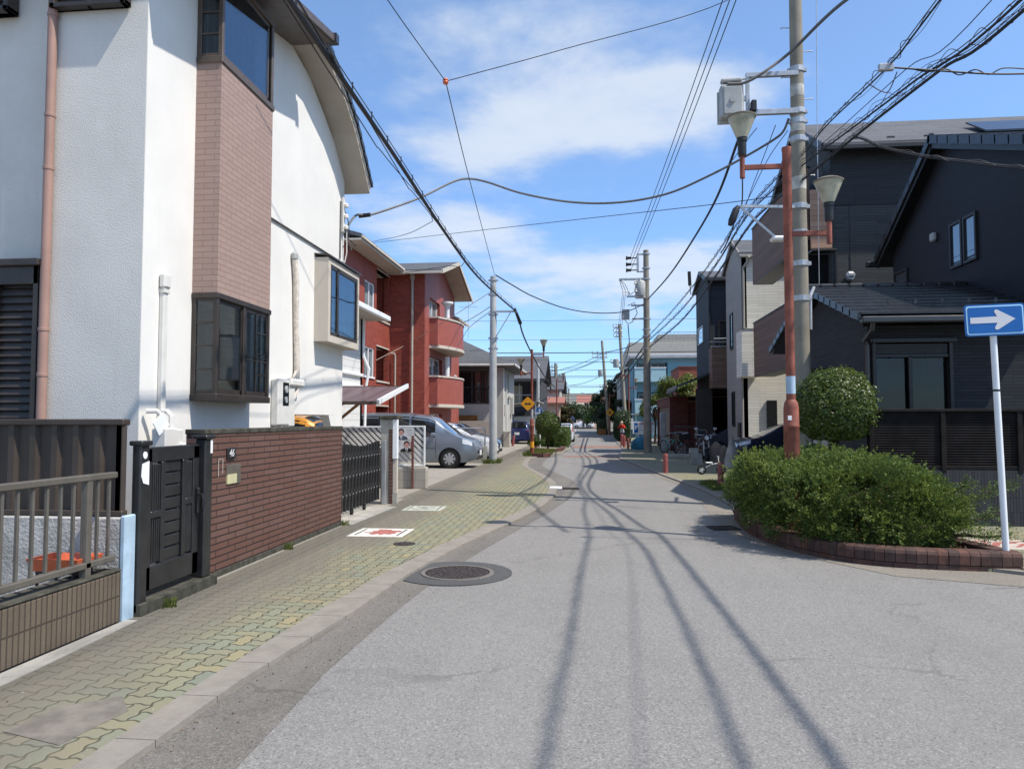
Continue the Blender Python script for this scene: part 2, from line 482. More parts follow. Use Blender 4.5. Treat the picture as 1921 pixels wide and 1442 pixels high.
def carpaint(name, col, metal=.4):
    m, nt, b = newmat(name)
    o = nt.obj(); n = nt.noise(o, 300, 1)
    d = nt.noise(o, 1.5, 4)
    c = nt.mix(n*.25, col, mul(col, 1.4)); c = nt.mix(nt.sstep(d, .4, .8)*.2, c, mul(col, .7))
    fin(nt, b, c, .34, .5, metal)
    b.inputs['Coat Weight'].default_value = .8; b.inputs['Coat Roughness'].default_value = .06
    return m
# ---- ground materials
def mk_asphalt(name, a, bcol, c, patch=.25):
    m, nt, b = newmat(name)
    o = nt.obj(); x, y, z = nt.xyz(o); v2 = nt.comb(x, y)
    cell = nt.voro(v2, 170, out='Color'); k = nt.xyz(cell)[0]
    cell2 = nt.xyz(nt.voro(v2, 90, out='Color'))[1]
    col = nt.ramp(k, [(0, mul(a, .8)), (.35, a), (.7, bcol), (1, mul(c, .96))])
    col = nt.mix(cell2.gt(.9)*.4, col, mul(c, 1.35))
    col = nt.mix(cell2.lt(.08)*.45, col, mul(a, .38))
    big = nt.noise(v2, .55, 5, .6); mid = nt.noise(v2, 3.2, 4, .65)
    col = nt.mix(nt.sstep(big, .42, .72)*patch, col, mul(a, .75))
    col = nt.mix(nt.sstep(mid, .5, .78)*patch*.8, col, mul(bcol, 1.12))
    lane = nt.noise(nt.comb(x*1.6, y*.12), 1.1, 3, .5)
    col = nt.mix(nt.sstep(lane, .42, .7)*patch*.7, col, mul(c, .98))
    oil = nt.noise(nt.comb(x+31, y-7), .9, 5, .75)
    col = nt.mix(nt.sstep(oil, .62, .78)*patch*1.4, col, mul(a, .62))
    # hairline cracks
    cr = nt.voro(nt.comb(x+(mid-.5)*.8, y+(big-.5)*1.6), .33, 'DISTANCE_TO_EDGE')
    crack = cr.lt(.006)*nt.sstep(nt.noise(v2, .8, 2), .5, .6)
    col = nt.mix(crack*.4, col, mul(a, .5))
    nor = nt.bump(k*.6+nt.noise(v2, 220, 2)*.5, .5, .005)
    fin(nt, b, col, .9, .25, 0, nor)
    return m
M['asphalt'] = mk_asphalt('worn grey asphalt', (.196,.187,.174), (.236,.226,.211), (.29,.278,.26))
M['gutter'] = mk_asphalt('old dark gutter asphalt', (.135,.124,.108), (.175,.161,.142), (.23,.212,.188), .5)
M['apron'] = mk_asphalt('pale concrete apron', (.2,.18,.15), (.24,.215,.18), (.28,.25,.21), .4)
M['lot'] = mk_asphalt('concrete parking lot', (.27,.25,.215), (.31,.285,.25), (.35,.325,.28), .4)
M['groundsheet'] = mk_asphalt('grey ground', (.2,.19,.17), (.23,.22,.2), (.26,.25,.23), .5)
M['bandred'] = mk_asphalt('faded red block band', (.24,.15,.12), (.27,.17,.135), (.3,.2,.16), .3)
M['patchasph'] = mk_asphalt('smooth dark patch', (.078,.078,.077), (.09,.09,.089), (.105,.105,.103), .3)
def mk_kerb():
    m, nt, b = newmat('kerb concrete')
    o = nt.obj(); x, y, z = nt.xyz(o)
    n = nt.noise(o, 5, 5, .7); f = nt.noise(o, 90, 2)
    j = (y/.6).fract()
    joint = j.lt(.014)
    c = nt.mix(nt.sstep(n, .3, .72), (.26,.235,.20), (.185,.165,.14))
    c = nt.mix(f*.5, c, (.3,.27,.23)); c = nt.mix(joint*.75, c, (.05,.045,.038))
    fin(nt, b, c, .92, .2, 0, nt.bump(f+n*.6-joint*1., .5, .006))
    return m
M['kerb'] = mk_kerb()
def mk_paver():
    m, nt, b = newmat('interlocking pavers')
    o = nt.obj(); x, y, z = nt.xyz(o)
    U = .1125
    u0 = x/U; v0 = y/U
    # rippled paver edges
    u = u0+(v0*(2*PI)).sin()*.085; v = v0+(u0*(2*PI)).sin()*-.085
    i = u.floor(); j = v.floor(); fx = u.fract(); fy = v.fract()
    k = (i-j).pmod(4.)
    h0 = k.lt(.5); h1 = k.gt(.5)*k.lt(1.5); v2 = k.gt(1.5)*k.lt(2.5); v3 = k.gt(2.5)
    dl = fx+h1*9; dr = (1-fx)+h0*9; db = fy+v2*9; dt = (1-fy)+v3*9
    d = dl.min(dr).min(db).min(dt)
    bi = i-h1; bj = j-v2
    rnd = nt.xyz(nt.white(nt.comb(bi, bj, 0), 'Color'))
    col = nt.ramp(rnd[0], [(0,(.215,.205,.138)), (.3,(.265,.25,.155)), (.55,(.215,.23,.165)), (.8,(.30,.255,.145)), (1,(.195,.21,.165))])
    # broad yellow / green / grey zones, worn and mossy
    zn = nt.noise(nt.comb(x, y*.5), 1.1, 4, .6)
    col = nt.mix(nt.sstep(zn, .52, .72)*.75, col, (.225,.225,.178))
    zn2 = nt.noise(nt.comb(x+40, y*.6), .8, 4, .6)
    grey = nt.sstep(x*-1.0+(zn2-.5)*1.6, 2.35, 3.15)      # dirt gathers along the wall foot
    col = nt.mix(grey*.88, col, (.165,.148,.122))
    fine = nt.noise(o, 70, 3, .7)
    col = nt.mix(nt.sstep(fine, .35, .75)*.4, col, (.15,.14,.105))
    spots = nt.voro(nt.comb(x, y), 9, out='Distance').lt(.06)*nt.white(nt.comb((x*9).floor(), (y*9).floor(), 3)).gt(.72)
    col = nt.mix(spots*.6, col, (.4,.39,.36))
    gap = 1-nt.sstep(d, .03, .085)
    vis = 1-grey*.5
    col = nt.mix(gap*vis*.9, col, (.055,.052,.036))
    fin(nt, b, col, .9, .2, 0, nt.bump(nt.sstep(d, 0, .14)*vis+fine*.25+rnd[1]*.12, .8, .006))
    return m
M['paver'] = mk_paver()
# ================================================================== ground, roads, pavements
KL = [(-2.2,-9),(-2.2,0),(-2.19,3.45),(-2.16,4.55),(-2.02,5.65),(-1.95,7.0),(-1.87,8.3),(-1.55,10.3),(-1.15,12.2),(-.9,14.2),(-.79,16.1),(-.8,17.8),(-.95,19.5),(-1.3,21.6),(-1.75,23.6),(-2.2,25.8),(-2.42,28.4),(-2.55,31.5),(-2.25,34),(-1.75,35.8),(-1.35,38),(-1.2,42),(-1.3,48),(-2.0,52),(-2.6,56),(-2.6,120)]
KLi = [(-2.42,-9),(-2.42,0),(-2.40,3.45),(-2.38,4.5),(-2.33,5.7),(-2.2,7.4),(-2.1,8.6),(-1.76,10.6),(-1.36,12.6),(-1.1,14.5),(-.99,16.3),(-1.,17.8),(-1.16,19.5),(-1.52,21.7),(-1.97,23.8),(-2.42,26.0),(-2.64,28.4),(-2.77,31.5),(-2.45,34.2),(-1.95,36),(-1.55,38),(-1.4,42),(-1.5,48),(-2.2,52.2),(-2.8,56),(-2.8,120)]
GL = [(-1.62,-9),(-1.62,0),(-1.67,3.5),(-1.73,4.9),(-1.66,6.8),(-1.55,8.0),(-1.4,9.28),(-1.1,11.2),(-.75,13.4),(-.42,16.1),(-.33,17.8),(-.36,19),(-.55,20.7),(-.95,22.6),(-1.4,24.6),(-1.75,26.6),(-1.88,29),(-1.88,32.2),(-1.6,34.2),(-1.3,36)]
KR = [(40,8.25),(4.55,8.45),(4.0,8.5),(3.46,8.8),(2.84,9.55),(2.4,10.95),(2.31,12.3),(2.66,14.9),(2.51,18.2),(1.95,23.4),(1.47,28.3),(1.06,32.9),(1.2,35.5),(1.55,38.5),(1.75,44),(1.8,60),(1.85,120)]
GR = [(40,7.55),(4.3,7.75),(3.4,8.0),(2.45,9.2),(2.05,10.8),(1.95,12.5),(2.0,13.3),(2.15,14.9),(2.22,18.9),(1.86,22.3),(1.26,25.8),(.78,28.2),(.56,32),(.85,35.5),(1.2,38.5)]
g_ = MB(); g_.box(-400,-120,-.5,400,700,-.06); struct('ground', g_, M['groundsheet'])
rd = MB()
poly = [(x,y,-.035) for x, y in KL]+[(x,y,-.035) for x, y in KR[::-1]]+[(40,-9,-.035)]
rd.add(poly, [tuple(range(len(poly)))[::-1]])
struct('road', rd, M['asphalt'])
def strip(name, A, B, z, mat, zd=None):
    """ribbon between two polylines resampled to the same parameter"""
    mb = MB(); n = max(len(A), len(B))
    vs = []
    for P in (A, B):
        L = [0]
        for p, q in zip(P, P[1:]): L.append(L[-1]+math.dist(p, q))
        for k in range(n*3):
            s = L[-1]*k/(n*3-1); i = max(j for j in range(len(L)) if L[j] <= s+1e-9); i = min(i, len(P)-2)
            t = (s-L[i])/(L[i+1]-L[i])
            vs.append((P[i][0]+(P[i+1][0]-P[i][0])*t, P[i][1]+(P[i+1][1]-P[i][1])*t, z))
    N = n*3
    fs = [(i, i+1, N+i+1, N+i) for i in range(N-1)]
    p = [Vector(vs[i]) for i in fs[0]]
    if (p[1]-p[0]).cross(p[2]-p[0]).z < 0: fs = [f[::-1] for f in fs]
    mb.add(vs, fs)
    if zd is not None:
        for base in (0, N):
            low = [(vs[base+i][0], vs[base+i][1], zd) for i in range(N)]
            k0 = len(mb.v); mb.v += low
            for i in range(N-1):
                mb.f.append((base+i, base+i+1, k0+i+1, k0+i)); mb.mi.append(0)
    return struct(name, mb, mat)
strip('gutter', KL[:20], GL, -.031, M['gutter'])
strip('gutter', KR[:13], GR[:13], -.031, M['apron'])
strip('kerb', KL, KLi, .004, M['kerb'], -.08)
KRi = [(x+(.16 if i > 3 else 0), y+(.16 if i < 4 else .05)) for i, (x, y) in enumerate(KR)]
strip('kerb', KR[1:], KRi[1:], .004, M['kerb'], -.08)
sw = MB()
P = [(x,y) for x, y in KLi]+[(-4.0,120),(-4.0,31.2),(-3.95,17.2),(-3.8,14),(-3.78,6),(-3.72,5.6),(-3.72,-9)]
sw.prism([(x,y,0) for x, y in P], (0,0,-.085)); struct('pavement', sw, M['paver'])
sw = MB()
P = [(x,y) for x, y in KRi]+[(4.4,120),(4.4,34),(4.9,31),(4.9,13),(5.2,12.15),(40,11.6)]
sw.prism([(x,y,0) for x, y in P], (0,0,-.085)); struct('pavement', sw, M['paver'])
lot = MB(); lot.prism([(-12,15,.002),(-3.95,15,.002),(-3.95,17.2,.002),(-4.0,31.2,.002),(-12,31.2,.002)], (0,0,-.1)); struct('parking_lot', lot, M['lot'])
lot = MB(); lot.prism([(4.4,34,.002),(4.9,31,.002),(4.9,13.2,.002),(16,13.2,.002),(16,60,.002),(4.4,60,.002)], (0,0,-.1)); struct('forecourt', lot, M['lot'])
lot = MB(); lot.prism([(-16,31.3,.002),(-4.0,31.3,.002),(-4.0,75,.002),(-16,75,.002)], (0,0,-.1)); struct('forecourt', lot, M['lot'])
lot = MB(); lot.prism([(-12,-9,.002),(-3.75,-9,.002),(-3.75,5.6,.002),(-3.8,14.9,.002),(-12,14.9,.002)], (0,0,-.1)); struct('yard_ground', lot, M['lot'])
bd = MB()
bd.quad((-1.1,33.1,-.029),(1.0,33.1,-.029),(1.0,34.6,-.029),(-1.4,34.6,-.029))
bd.quad((-1.1,44.2,-.029),(1.7,44.2,-.029),(1.7,48.5,-.029),(-1.2,48.5,-.029))
struct('road_band', bd, M['bandred'])
# concrete apron at the wall foot
ap = MB()
ap.prism([(-3.72,-9,.006),(-3.5,-9,.006),(-3.55,4.4,.006),(-3.62,5.7,.006),(-3.72,5.7,.006)], (0,0,-.02))
ap.prism([(-4.3,11.2,.006),(-3.66,11.2,.006),(-3.6,13.6,.006),(-4.3,13.6,.006)], (0,0,-.02))
struct('path_edge', ap, M['concrete'])
pt = MB()
pt.prism([(-3.02,3.62,.004),(-2.62,3.5,.004),(-2.55,3.95,.004),(-2.72,4.15,.004),(-2.98,3.95,.004)], (0,0,-.01))
struct('path_patch', pt, plain('mortar patch', (.185,.165,.14), .95, .15, var=.2, scale=6, bump=.4, bscale=50, stain=.3))
# ---- manhole
mh = T('manhole_cover', 'round iron manhole cover set in a dark asphalt ring', 'manhole', (-1.47,7.95,-.035))
p = MB(); p.lathe([(.0,.008),(.62,.008),(.62,-.01)], (-1.47,7.95,-.031), 40)
p.build('asphalt_ring', M['patchasph'], mh)
def mk_iron():
    m, nt, b = newmat('cast iron cover'); o = nt.obj(); x, y, z = nt.xyz(o)
    k = nt.voro(nt.comb(x, y), 22, 'DISTANCE_TO_EDGE'); e = nt.sstep(k, .05, .16)
    n = nt.noise(o, 14, 3)
    c = nt.mix(e, (.018,.015,.014), (.06,.046,.042)); c = nt.mix(n*.5, c, (.05,.036,.032))
    fin(nt, b, c, .75, .3, 0, nt.bump(e, .9, .01)); return m
M['iron'] = mk_iron()
p = MB(); p.lathe([(0,.012),(.335,.012),(.34,.002)], (-1.43,7.93,-.027), 40); p.build('iron_lid', M['iron'], mh)
p = MB(); p.lathe([(.345,.013),(.385,.013),(.39,.0)], (-1.43,7.93,-.027), 40, 'z', False); p.build('rim', M['gutter'], mh)
p = MB(); p.lathe([(0,.006),(.14,.006),(.145,-.01)], (-2.42,9.55,.002), 20)
tag(p.build('utility_cover', M['iron']), 'small dark cover set in the left pavement before the mosaic tile', 'cover')
# ---- drain grates
def grate(loc, L, label, rz):
    t = T('drain_grate', label, 'drain', loc)
    f = MB(); f.box(-L/2,-.19,-.012,L/2,-.16,.006); f.box(-L/2,.16,-.012,L/2,.19,.006); f.box(-L/2,-.16,-.012,-L/2+.03,.16,.006); f.box(L/2-.03,-.16,-.012,L/2,.16,.006)
    t['_w'] = (0,0,0)
    f.build('frame', M['iron'], t)
    b = MB(); n = int(L/.055)
    for i in range(n): x = -L/2+.04+i*(L-.08)/(n-1); b.box(x-.011,-.16,-.012,x+.011,.16,.004)
    b.build('bars', M['iron'], t)
    b = MB(); b.box(-L/2,-.17,-.03,L/2,.17,-.014); b.build('pit', M['darkin'], t)
    t.rotation_euler[2] = rz
p0 = gz(1063,917,-.035); grate((p0[0]-.02,p0[1],-.022), .62, 'slotted drain grate by the left kerb bend', .1)
p0 = gz(1352,991,-.035); grate((p0[0]+.04,p0[1],-.022), .42, 'slotted drain grate in shade beside the right planter', .15)
p = MB(); a = gz(1043,914,0); p.bbox(a[0]-.16,a[1]-.2,-.07,a[0]+.14,a[1]+.2,.012,.02)
tag(p.build('kerb_stone', M['white']), 'white painted kerb stone at the drain in the left kerb bend', 'kerb stone')
# ---- mosaic tiles in the pavement
def mosaic(label, x0, y0, x1, y1, inner, figure, cols):
    t = T('mosaic_tile', label, 'mosaic tile', ((x0+x1)/2,(y0+y1)/2,.002))
    p = MB(); p.bbox(x0,y0,-.02,x1,y1,.006,.004); p.build('tile_slab', M[cols[0] or 'mosworn'], t)
    q = MB()
    for s in inner: q.prism([(x0+(x1-x0)*u,y0+(y1-y0)*v,.0085) for u, v in s], (0,0,-.004))
    build_each(q, 'border_line', M['iron'], t)
    q = MB()
    for s in figure: q.prism([(x0+(x1-x0)*u,y0+(y1-y0)*v,.010) for u, v in s], (0,0,-.005))
    q.build('figure', cols[1], t)
M['mosworn'] = plain('worn white mosaic', (.60,.585,.53), .8, .25, var=.12, scale=9, stain=.3)
M['mosred'] = plain('red mosaic', (.37,.13,.11), .7, .3, var=.3, scale=30)
M['mospale'] = plain('pale mosaic', (.42,.43,.36), .8, .3, var=.12, scale=12)
M['mosgreen'] = plain('faded mosaic lines', (.2,.2,.17), .8, .3, var=.2, scale=20)
M['mospink'] = plain('pale pink mosaic', (.46,.40,.34), .8, .3, var=.15, scale=12)
lin = [[(.1,.12),(.13,.12),(.13,.88),(.1,.88)],[(.87,.12),(.9,.12),(.9,.88),(.87,.88)]]
fig = [[(.33,.28),(.42,.2),(.5,.3),(.56,.16),(.62,.3),(.72,.24),(.8,.4),(.76,.52),(.86,.6),(.8,.72),(.66,.7),(.6,.82),(.36,.84),(.4,.66),(.3,.6),(.36,.46)],
       [(.2,.42),(.34,.4),(.34,.47),(.2,.46)]]
mosaic('white pavement tile with a red leaf figure beside the brick wall', -3.38,10.1,-2.6,10.85, lin, fig, (None, M['mosred']))
fig2 = [[(.2,.3),(.35,.22),(.5,.3),(.65,.22),(.8,.34),(.8,.42),(.65,.3),(.5,.38),(.35,.3),(.2,.4)],[(.25,.7),(.5,.6),(.75,.7),(.75,.78),(.5,.68),(.25,.78)],[(.42,.48),(.58,.48),(.58,.55),(.42,.55)]]
mosaic('faded pale pavement tile before the brick gate pier', -3.38,13.08,-2.68,13.75, lin, fig2, ('mospale', M['mosgreen']))
fig3 = [[(.2,.2),(.4,.3),(.5,.55),(.7,.6),(.85,.8),(.6,.72),(.45,.66),(.35,.4)],[(.55,.2),(.62,.2),(.8,.5),(.9,.5),(.9,.56),(.76,.56)],[(.2,.7),(.45,.8),(.4,.88),(.2,.78)],[(.3,.5),(.36,.5),(.36,.62),(.3,.62)]]
mosaic('pale pink pavement tile with a figure behind the sign post', 4.75,9.95,5.75,10.7, lin, fig3, ('mospink', M['mosred']))
# ================================================================== white corner house on the left
H_ = T('white_house', 'large white stucco house with pink brick bay filling the left of the street', 'house', (-8,11,0))
XW = -4.9
p = MB()
p.wallx(XW, 7.654, 14.3, 0, 6.43, holes=[(11.66,13.9,-1,1.7),(8.8,10.08,1.98,3.05),(12.98,14.2,3.14,4.39),(8.8,10.08,6.2,7.2)], t=.16)
p.prism([(XW,7.65,6.43),(XW,14.3,6.43),(XW,13.7,6.9),(XW,13.18,7.22),(XW,12.38,7.62),(XW,11.6,7.84),(XW,10.9,7.72),(XW,10.25,7.55),(XW,10.25,6.43)], (-.16,0,0)) if False else None
p.prism([(XW,10.08,6.43),(XW,14.3,6.43),(XW,13.75,6.9),(XW,13.2,7.22),(XW,12.4,7.62),(XW,11.6,7.8),(XW,10.08,7.52)], (-.16,0,0))
p.prism([(XW,7.654,6.43),(XW,8.8,6.43),(XW,8.8,7.24),(XW,7.654,7.02)], (-.16,0,0))
p.box(XW-.16,8.8,7.2,XW,10.08,7.3)
p.box(XW-.16,14.3,0,-5.6,14.12,1.7) if False else None
# haunch of the garage opening and the garage beam soffit
p.prism([(XW-.002,13.9,1.7),(XW-.002,13.9,1.15),(XW-.002,13.55,1.7)], (-.15,0,0))
p.box(-8.5,14.14,1.7,XW-.16,14.3,6.43)
p.box(-9,11.5,1.7,-5.06,14.14,1.85)
p.box(-11.5,7.92,0,-11.3,14.3,6.4)
p.build('wall', M['plaster'], H_)
p = MB()
p.wally(7.65, -6.02, XW-.004, 0, 7.0, t=.14)
p.wally(7.9, -12, -6.02, 0, 6.9, t=.14)
p.box(-6.02,7.78,0,-5.9,8.04,6.9)
p.build('side_wall', M['stucco'], H_)
p = MB(); p.wally(11.5, -9, -5.06, 0, 1.7, t=.1); p.box(-9.1,11.5,0,-9,14.2,1.7); p.build('garage_wall', M['plaster'], H_)
# roof
prof = [(11.5,7.80),(11.95,7.80),(12.4,7.62),(12.95,7.42),(13.55,7.06),(14.16,6.50),(14.5,6.17)]
def slab(mb, prof, x0, x1, t, up=(0,0,1)):
    n = len(prof)
    for (a, b), (c, d) in zip(prof, prof[1:]):
        vs = [(x0,a,b),(x1,a,b),(x1,c,d),(x0,c,d)]
        vs += [(x,y,z+t) for x, y, z in vs]
        mb.add(vs, [(0,1,2,3),(7,6,5,4),(1,5,6,2),(4,0,3,7),(0,4,5,1),(2,6,7,3)])
rf = MB(); slab(rf, prof, -12, -4.44, .09)
roof = rf.build('roof', M['soffit'], H_)
rf = MB(); slab(rf, [(y, z+.1) for y, z in prof], -12, -4.42, .05); rf.build('fascia', M['white'], roof)
rf = MB(); tl = []
for k in range(len(prof)-1):
    (a, b), (c, d) = prof[k], prof[k+1]; L = math.dist((a,b),(c,d)); n = max(1, round(L/.27))
    for i in range(n):
        t0, t1 = i/n, (i+1)/n
        y0, z0, y1, z1 = a+(c-a)*t0, b+(d-b)*t0+.152, a+(c-a)*t1+.03, b+(d-b)*t1+.152+.03
        vs = [(-12,y0,z0),(-4.38,y0,z0),(-4.38,y1,z1),(-12,y1,z1)]; vs += [(x,y,z+.05) for x, y, z in vs]
        vs[0:4] = [(x,y,z-.05) for x, y, z in vs[0:4]]
        rf.add(vs, [(0,1,2,3),(7,6,5,4),(1,5,6,2),(4,0,3,7),(0,4,5,1),(2,6,7,3)])
rf.build('roof_tiles', M['tileblack'], roof)
near = [(7.5,7.02),(9.61,7.41),(11.62,7.79)]
rf = MB(); slab(rf, near, -12, -4.2, .07); r2 = rf.build('eave', M['brownal2'], H_)
rf = MB(); slab(rf, [(y-.0, z+.075) for y, z in near], -12, -4.16, .06); rf.box(-4.3,11.55,7.78,-4.12,11.68,7.93); rf.build('eave_tiles', M['tileblack'], r2)
rf = MB(); rf.bar((-4.18,7.5,7.09),(-4.18,11.62,7.86),.05,.11); rf.build('verge_board', M['brownal2'], r2)
# dark interior rooms behind the windows
p = MB()
for (y0,y1,z0,z1) in ((8.7,10.2,1.9,3.15),(12.9,14.1,3.1,4.5),(8.7,10.2,6.1,7.3)):
    p.box(-7,y0,z0,-6.9,y1,z1); p.box(-6.9,y0-.1,z0,XW-.17,y0,z1); p.box(-6.9,y1,z0,XW-.17,y1+.02,z1); p.box(-6.9,y0,z0-.1,XW-.17,y1,z0); p.box(-6.9,y0,z1,XW-.17,y1,z1+.02)
build_each(p, 'interior', M['darkin'], H_)
# ---- bay
XB = -4.57; Y0, Y1 = 8.68, 10.18
p = MB(); p.box(XW+.001,Y0,3.17,XB,Y1,6.06); p.build('bay_panel', M['pinkbrick'], H_)
def baywin(name, z0, z1, m_frame, lites, slabs=True):
    f = MB(); w = .055
    # front frame (plane XB), left side frame (plane Y0)
    f.bbox(XW+.002,Y0-.02,z0,XB+.02,Y1+.02,z0+.085,.008); f.bbox(XW+.002,Y0-.02,z1-.07,XB+.02,Y1+.02,z1,.008)
    for y in (Y0, Y1-w): f.bbox(XB-.05,y-.004,z0+.08,XB+.008,y+w,z1-.065,.006)
    ym = 9.42 if lites else Y1-w-.02
    if lites: f.bbox(XB-.045,ym-.035,z0+.08,XB+.004,ym+.035,z1-.065,.006)
    f.bbox(XW+.003,Y0-.006,z0+.08,XW+.06,Y0+.05,z1-.065,.006)
    f.box(XW+.003,Y1-.05,z0+.08,XW+.06,Y1,z1-.065)
    # sash rails
    for a, b, dx in ((Y0+w,ym-.035,-.02),(ym+.035,Y1-w,-.006))[:2 if lites else 1]:
        f.box(XB-.03+dx,a,z0+.085,XB+dx,b,z0+.15); f.box(XB-.03+dx,a,z1-.12,XB+dx,b,z1-.07)
        f.box(XB-.03+dx,a,z0+.1,XB+dx,a+.035,z1-.1); f.box(XB-.03+dx,b-.035,z0+.1,XB+dx,b,z1-.1)
    f.box(XB-.33+.055,Y0+.005,z0+.085,XB-.05,Y0+.035,z0+.13); f.box(XB-.33+.055,Y0+.005,z1-.1,XB-.05,Y0+.035,z1-.07)
    fr = f.build(name, m_frame, H_)
    g = MB(); g.box(XB-.028,Y0+w,z0+.1,XB-.022,ym,z1-.08); g.box(XB-.016,ym,z0+.1,XB-.010,Y1-w,z1-.08)
    g.box(XW+.05,Y0+.014,z0+.1,XB-.045,Y0+.02,z1-.08); g.box(XW+.05,Y1-.02,z0+.1,XB-.045,Y1-.014,z1-.08)
    g.build('pane', M['glass'], fr)
    mu = MB(); n = 4
    for k in range(1, n):
        z = z0+.1+(z1-z0-.18)*k/n
        mu.box(XW+.05,Y0+.004,z-.012,XB-.05,Y0+.03,z+.012)
        if lites: mu.box(XB-.035,ym+.36,z-.008,XB-.005,Y1-w,z+.008)
    if lites:
        for y in (ym+.36, ym+.5): mu.box(XB-.034,y-.008,z0+.12,XB-.006,y+.008,z1-.09)
        mu.box(XB+.0,ym+.05,z0+.56,XB+.012,Y1-w-.01,z0+.575); mu.box(XB+.0,ym+.05,z0+.61,XB+.012,Y1-w-.01,z0+.622)
    mu.build('muntin', m_frame, fr)
    return fr
fr = baywin('bay_window', 1.84, 3.17, M['brownal'], True)
c = MB(); c.box(-4.80,9.82,1.98,-4.785,10.02,3.02); c.build('curtain', M['white'], fr)
c = MB(); c.box(-4.86,9.5,1.98,-4.83,9.76,2.45); c.build('cupboard', M['wood'], fr)
c = MB()
for i in range(7): c.box(-4.82-.02*(i % 2),8.86+i*.075,1.98,-4.80-.02*(i % 2),8.925+i*.075,3.0)
c.build('blind', M['darkhouse'], fr)
fr = baywin('upper_bay_window', 6.06, 7.36, M['brownal2'], False)
c = MB(); c.box(-4.84,8.72,6.12,-4.82,10.1,7.3); c.build('blind', M['darkhouse'], fr)
p = MB()
for k in range(9): y = 8.76+k*.16; p.box(-4.815,y-.004,6.13,-4.805,y+.004,7.28)
p.build('blind_cord', M['galv'], fr)
# ---- box window on the right
p = MB(); XB2 = -4.64
p.box(XW+.001,12.74,3.0,XB2,12.86,4.5); p.box(XW+.001,14.42,3.0,XB2,14.5,4.5); p.box(XW+.001,12.86,3.0,XB2,14.42,3.12); p.box(XW+.001,12.86,4.4,XB2,14.42,4.5)
p.box(XW-.1,14.305,3.0,XW+.001,14.5,4.5)
bw = p.build('box_window', M['cream'], H_)
p = MB(); p.prism([(XW+.001,12.72,4.55),(XW+.001,14.52,4.55),(XB2+.04,14.52,4.51),(XB2+.04,12.72,4.51)], (0,0,.03)); p.build('window_hood', M['brownal'], bw)
p = MB()
for y0, y1, z0, z1 in ((12.87,12.93,3.13,4.39),(14.35,14.41,3.13,4.39),(13.24,13.32,3.13,4.39),(12.93,14.35,3.13,3.19),(12.93,14.35,4.33,4.39)): p.bbox(XB2-.05,y0,z0,XB2-.005,y1,z1,.006)
p.build('frame', M['brownal'], bw)
p = MB(); p.box(XB2-.03,12.92,3.17,XB2-.024,14.36,4.36); p.build('pane', M['glass'], bw)
p = MB()
for i in range(9): p.box(-4.86-.015*(i % 2),13.42+i*.1,3.15,-4.85-.015*(i % 2),13.52+i*.1,4.38)
p.build('curtain', M['curtain'], bw)
# ---- fittings on the wall
p = MB(); p.tube([(XW+.02,10.2,4.70),(XW+.02,13.95,4.70),(XW+.02,14.03,4.76),(XW+.02,14.05,5.9)], .016, 6); p.build('conduit', M['greycable'], H_)
p = MB(); p.tube([(XW+.05,11.72,4.25),(XW+.06,11.78,3.9),(XW+.05,11.82,3.2),(XW+.06,11.86,2.6),(XW+.07,11.84,2.3)], [.045,.05,.045,.05,.045], 9)
p.tube([(XW+.07,11.85,2.45),(XW+.05,11.75,2.28),(XW+.05,11.6,2.22)], .025, 7)
p.tube([(XW+.08,11.85,2.4),(XW+.1,11.8,2.12),(XW+.08,11.7,1.95)], .03, 7)
d = p.build('taped_duct', M['tape'], H_, smooth=True)
p = MB(); p.bbox(XW+.001,11.66,4.22,XW+.1,11.78,4.36,.03); p.build('duct_cap', M['greybox'], d)
p = MB(); p.bbox(XW+.001,10.99,1.52,XW+.13,11.42,2.24,.02); em = p.build('electric_meter', M['offwhite'], H_)
p = MB(); p.box(XW+.131,11.15,1.83,XW+.136,11.37,2.19); p.build('meter_glass', M['glassdk'], em)
p = MB(); p.lathe([(.06,0),(.06,.012),(.045,.02)], (XW+.137,11.26,2.08), 16, 'x'); p.lathe([(.05,0),(.05,.012)], (XW+.137,11.26,1.92), 16, 'x'); p.build('meter_dial', M['greybox'], em)
p = MB(); p.tube([(XW+.06,11.1,1.5),(XW+.06,11.12,1.3),(XW+.06,11.22,1.22),(XW+.06,11.32,1.3),(XW+.06,11.36,1.45)], .022, 7); p.tube([(XW+.04,11.2,1.24),(XW+.04,11.2,.2)], .03, 7); p.build('meter_cable', M['offwhite'], em, smooth=True)
p = MB(); p.bbox(XW+.001,11.46,1.5,XW+.12,11.66,2.14,.015); p.bbox(XW+.001,11.48,.1,XW+.08,11.57,1.52,.01); p.bbox(XW+.001,11.42,2.14,XW+.16,11.98,2.27,.03); p.build('meter_duct', M['offwhite'], H_)
p = MB(); p.bbox(XW+.001,7.98,1.5,XW+.06,8.07,3.1,.01); p.bbox(XW+.001,7.955,3.1,XW+.09,8.09,3.28,.025); p.bbox(XW+.001,7.97,3.05,XW+.075,8.08,3.1,.005); p.build('white_conduit', M['offwhite'], H_)
p = MB(); p.bbox(-4.8,7.72,1.2,-4.62,7.95,1.52,.02); p.bbox(-4.8,7.95,1.3,-4.64,8.1,1.5,.015); p.bbox(-4.78,8.02,1.24,-4.6,8.16,1.34,.01); gm = p.build('gas_meter', M['offwhite'], H_)
p = MB(); p.tube([(-4.72,7.8,1.5),(-4.72,7.8,1.64),(-4.76,7.76,1.7),(-4.85,7.7,1.7)], .028, 8); p.tube([(-4.72,7.98,1.5),(-4.72,7.98,1.64),(-4.78,8.0,1.7),(-4.88,8.02,1.7)], .028, 8); p.build('meter_pipe', M['offwhite'], gm, smooth=True)
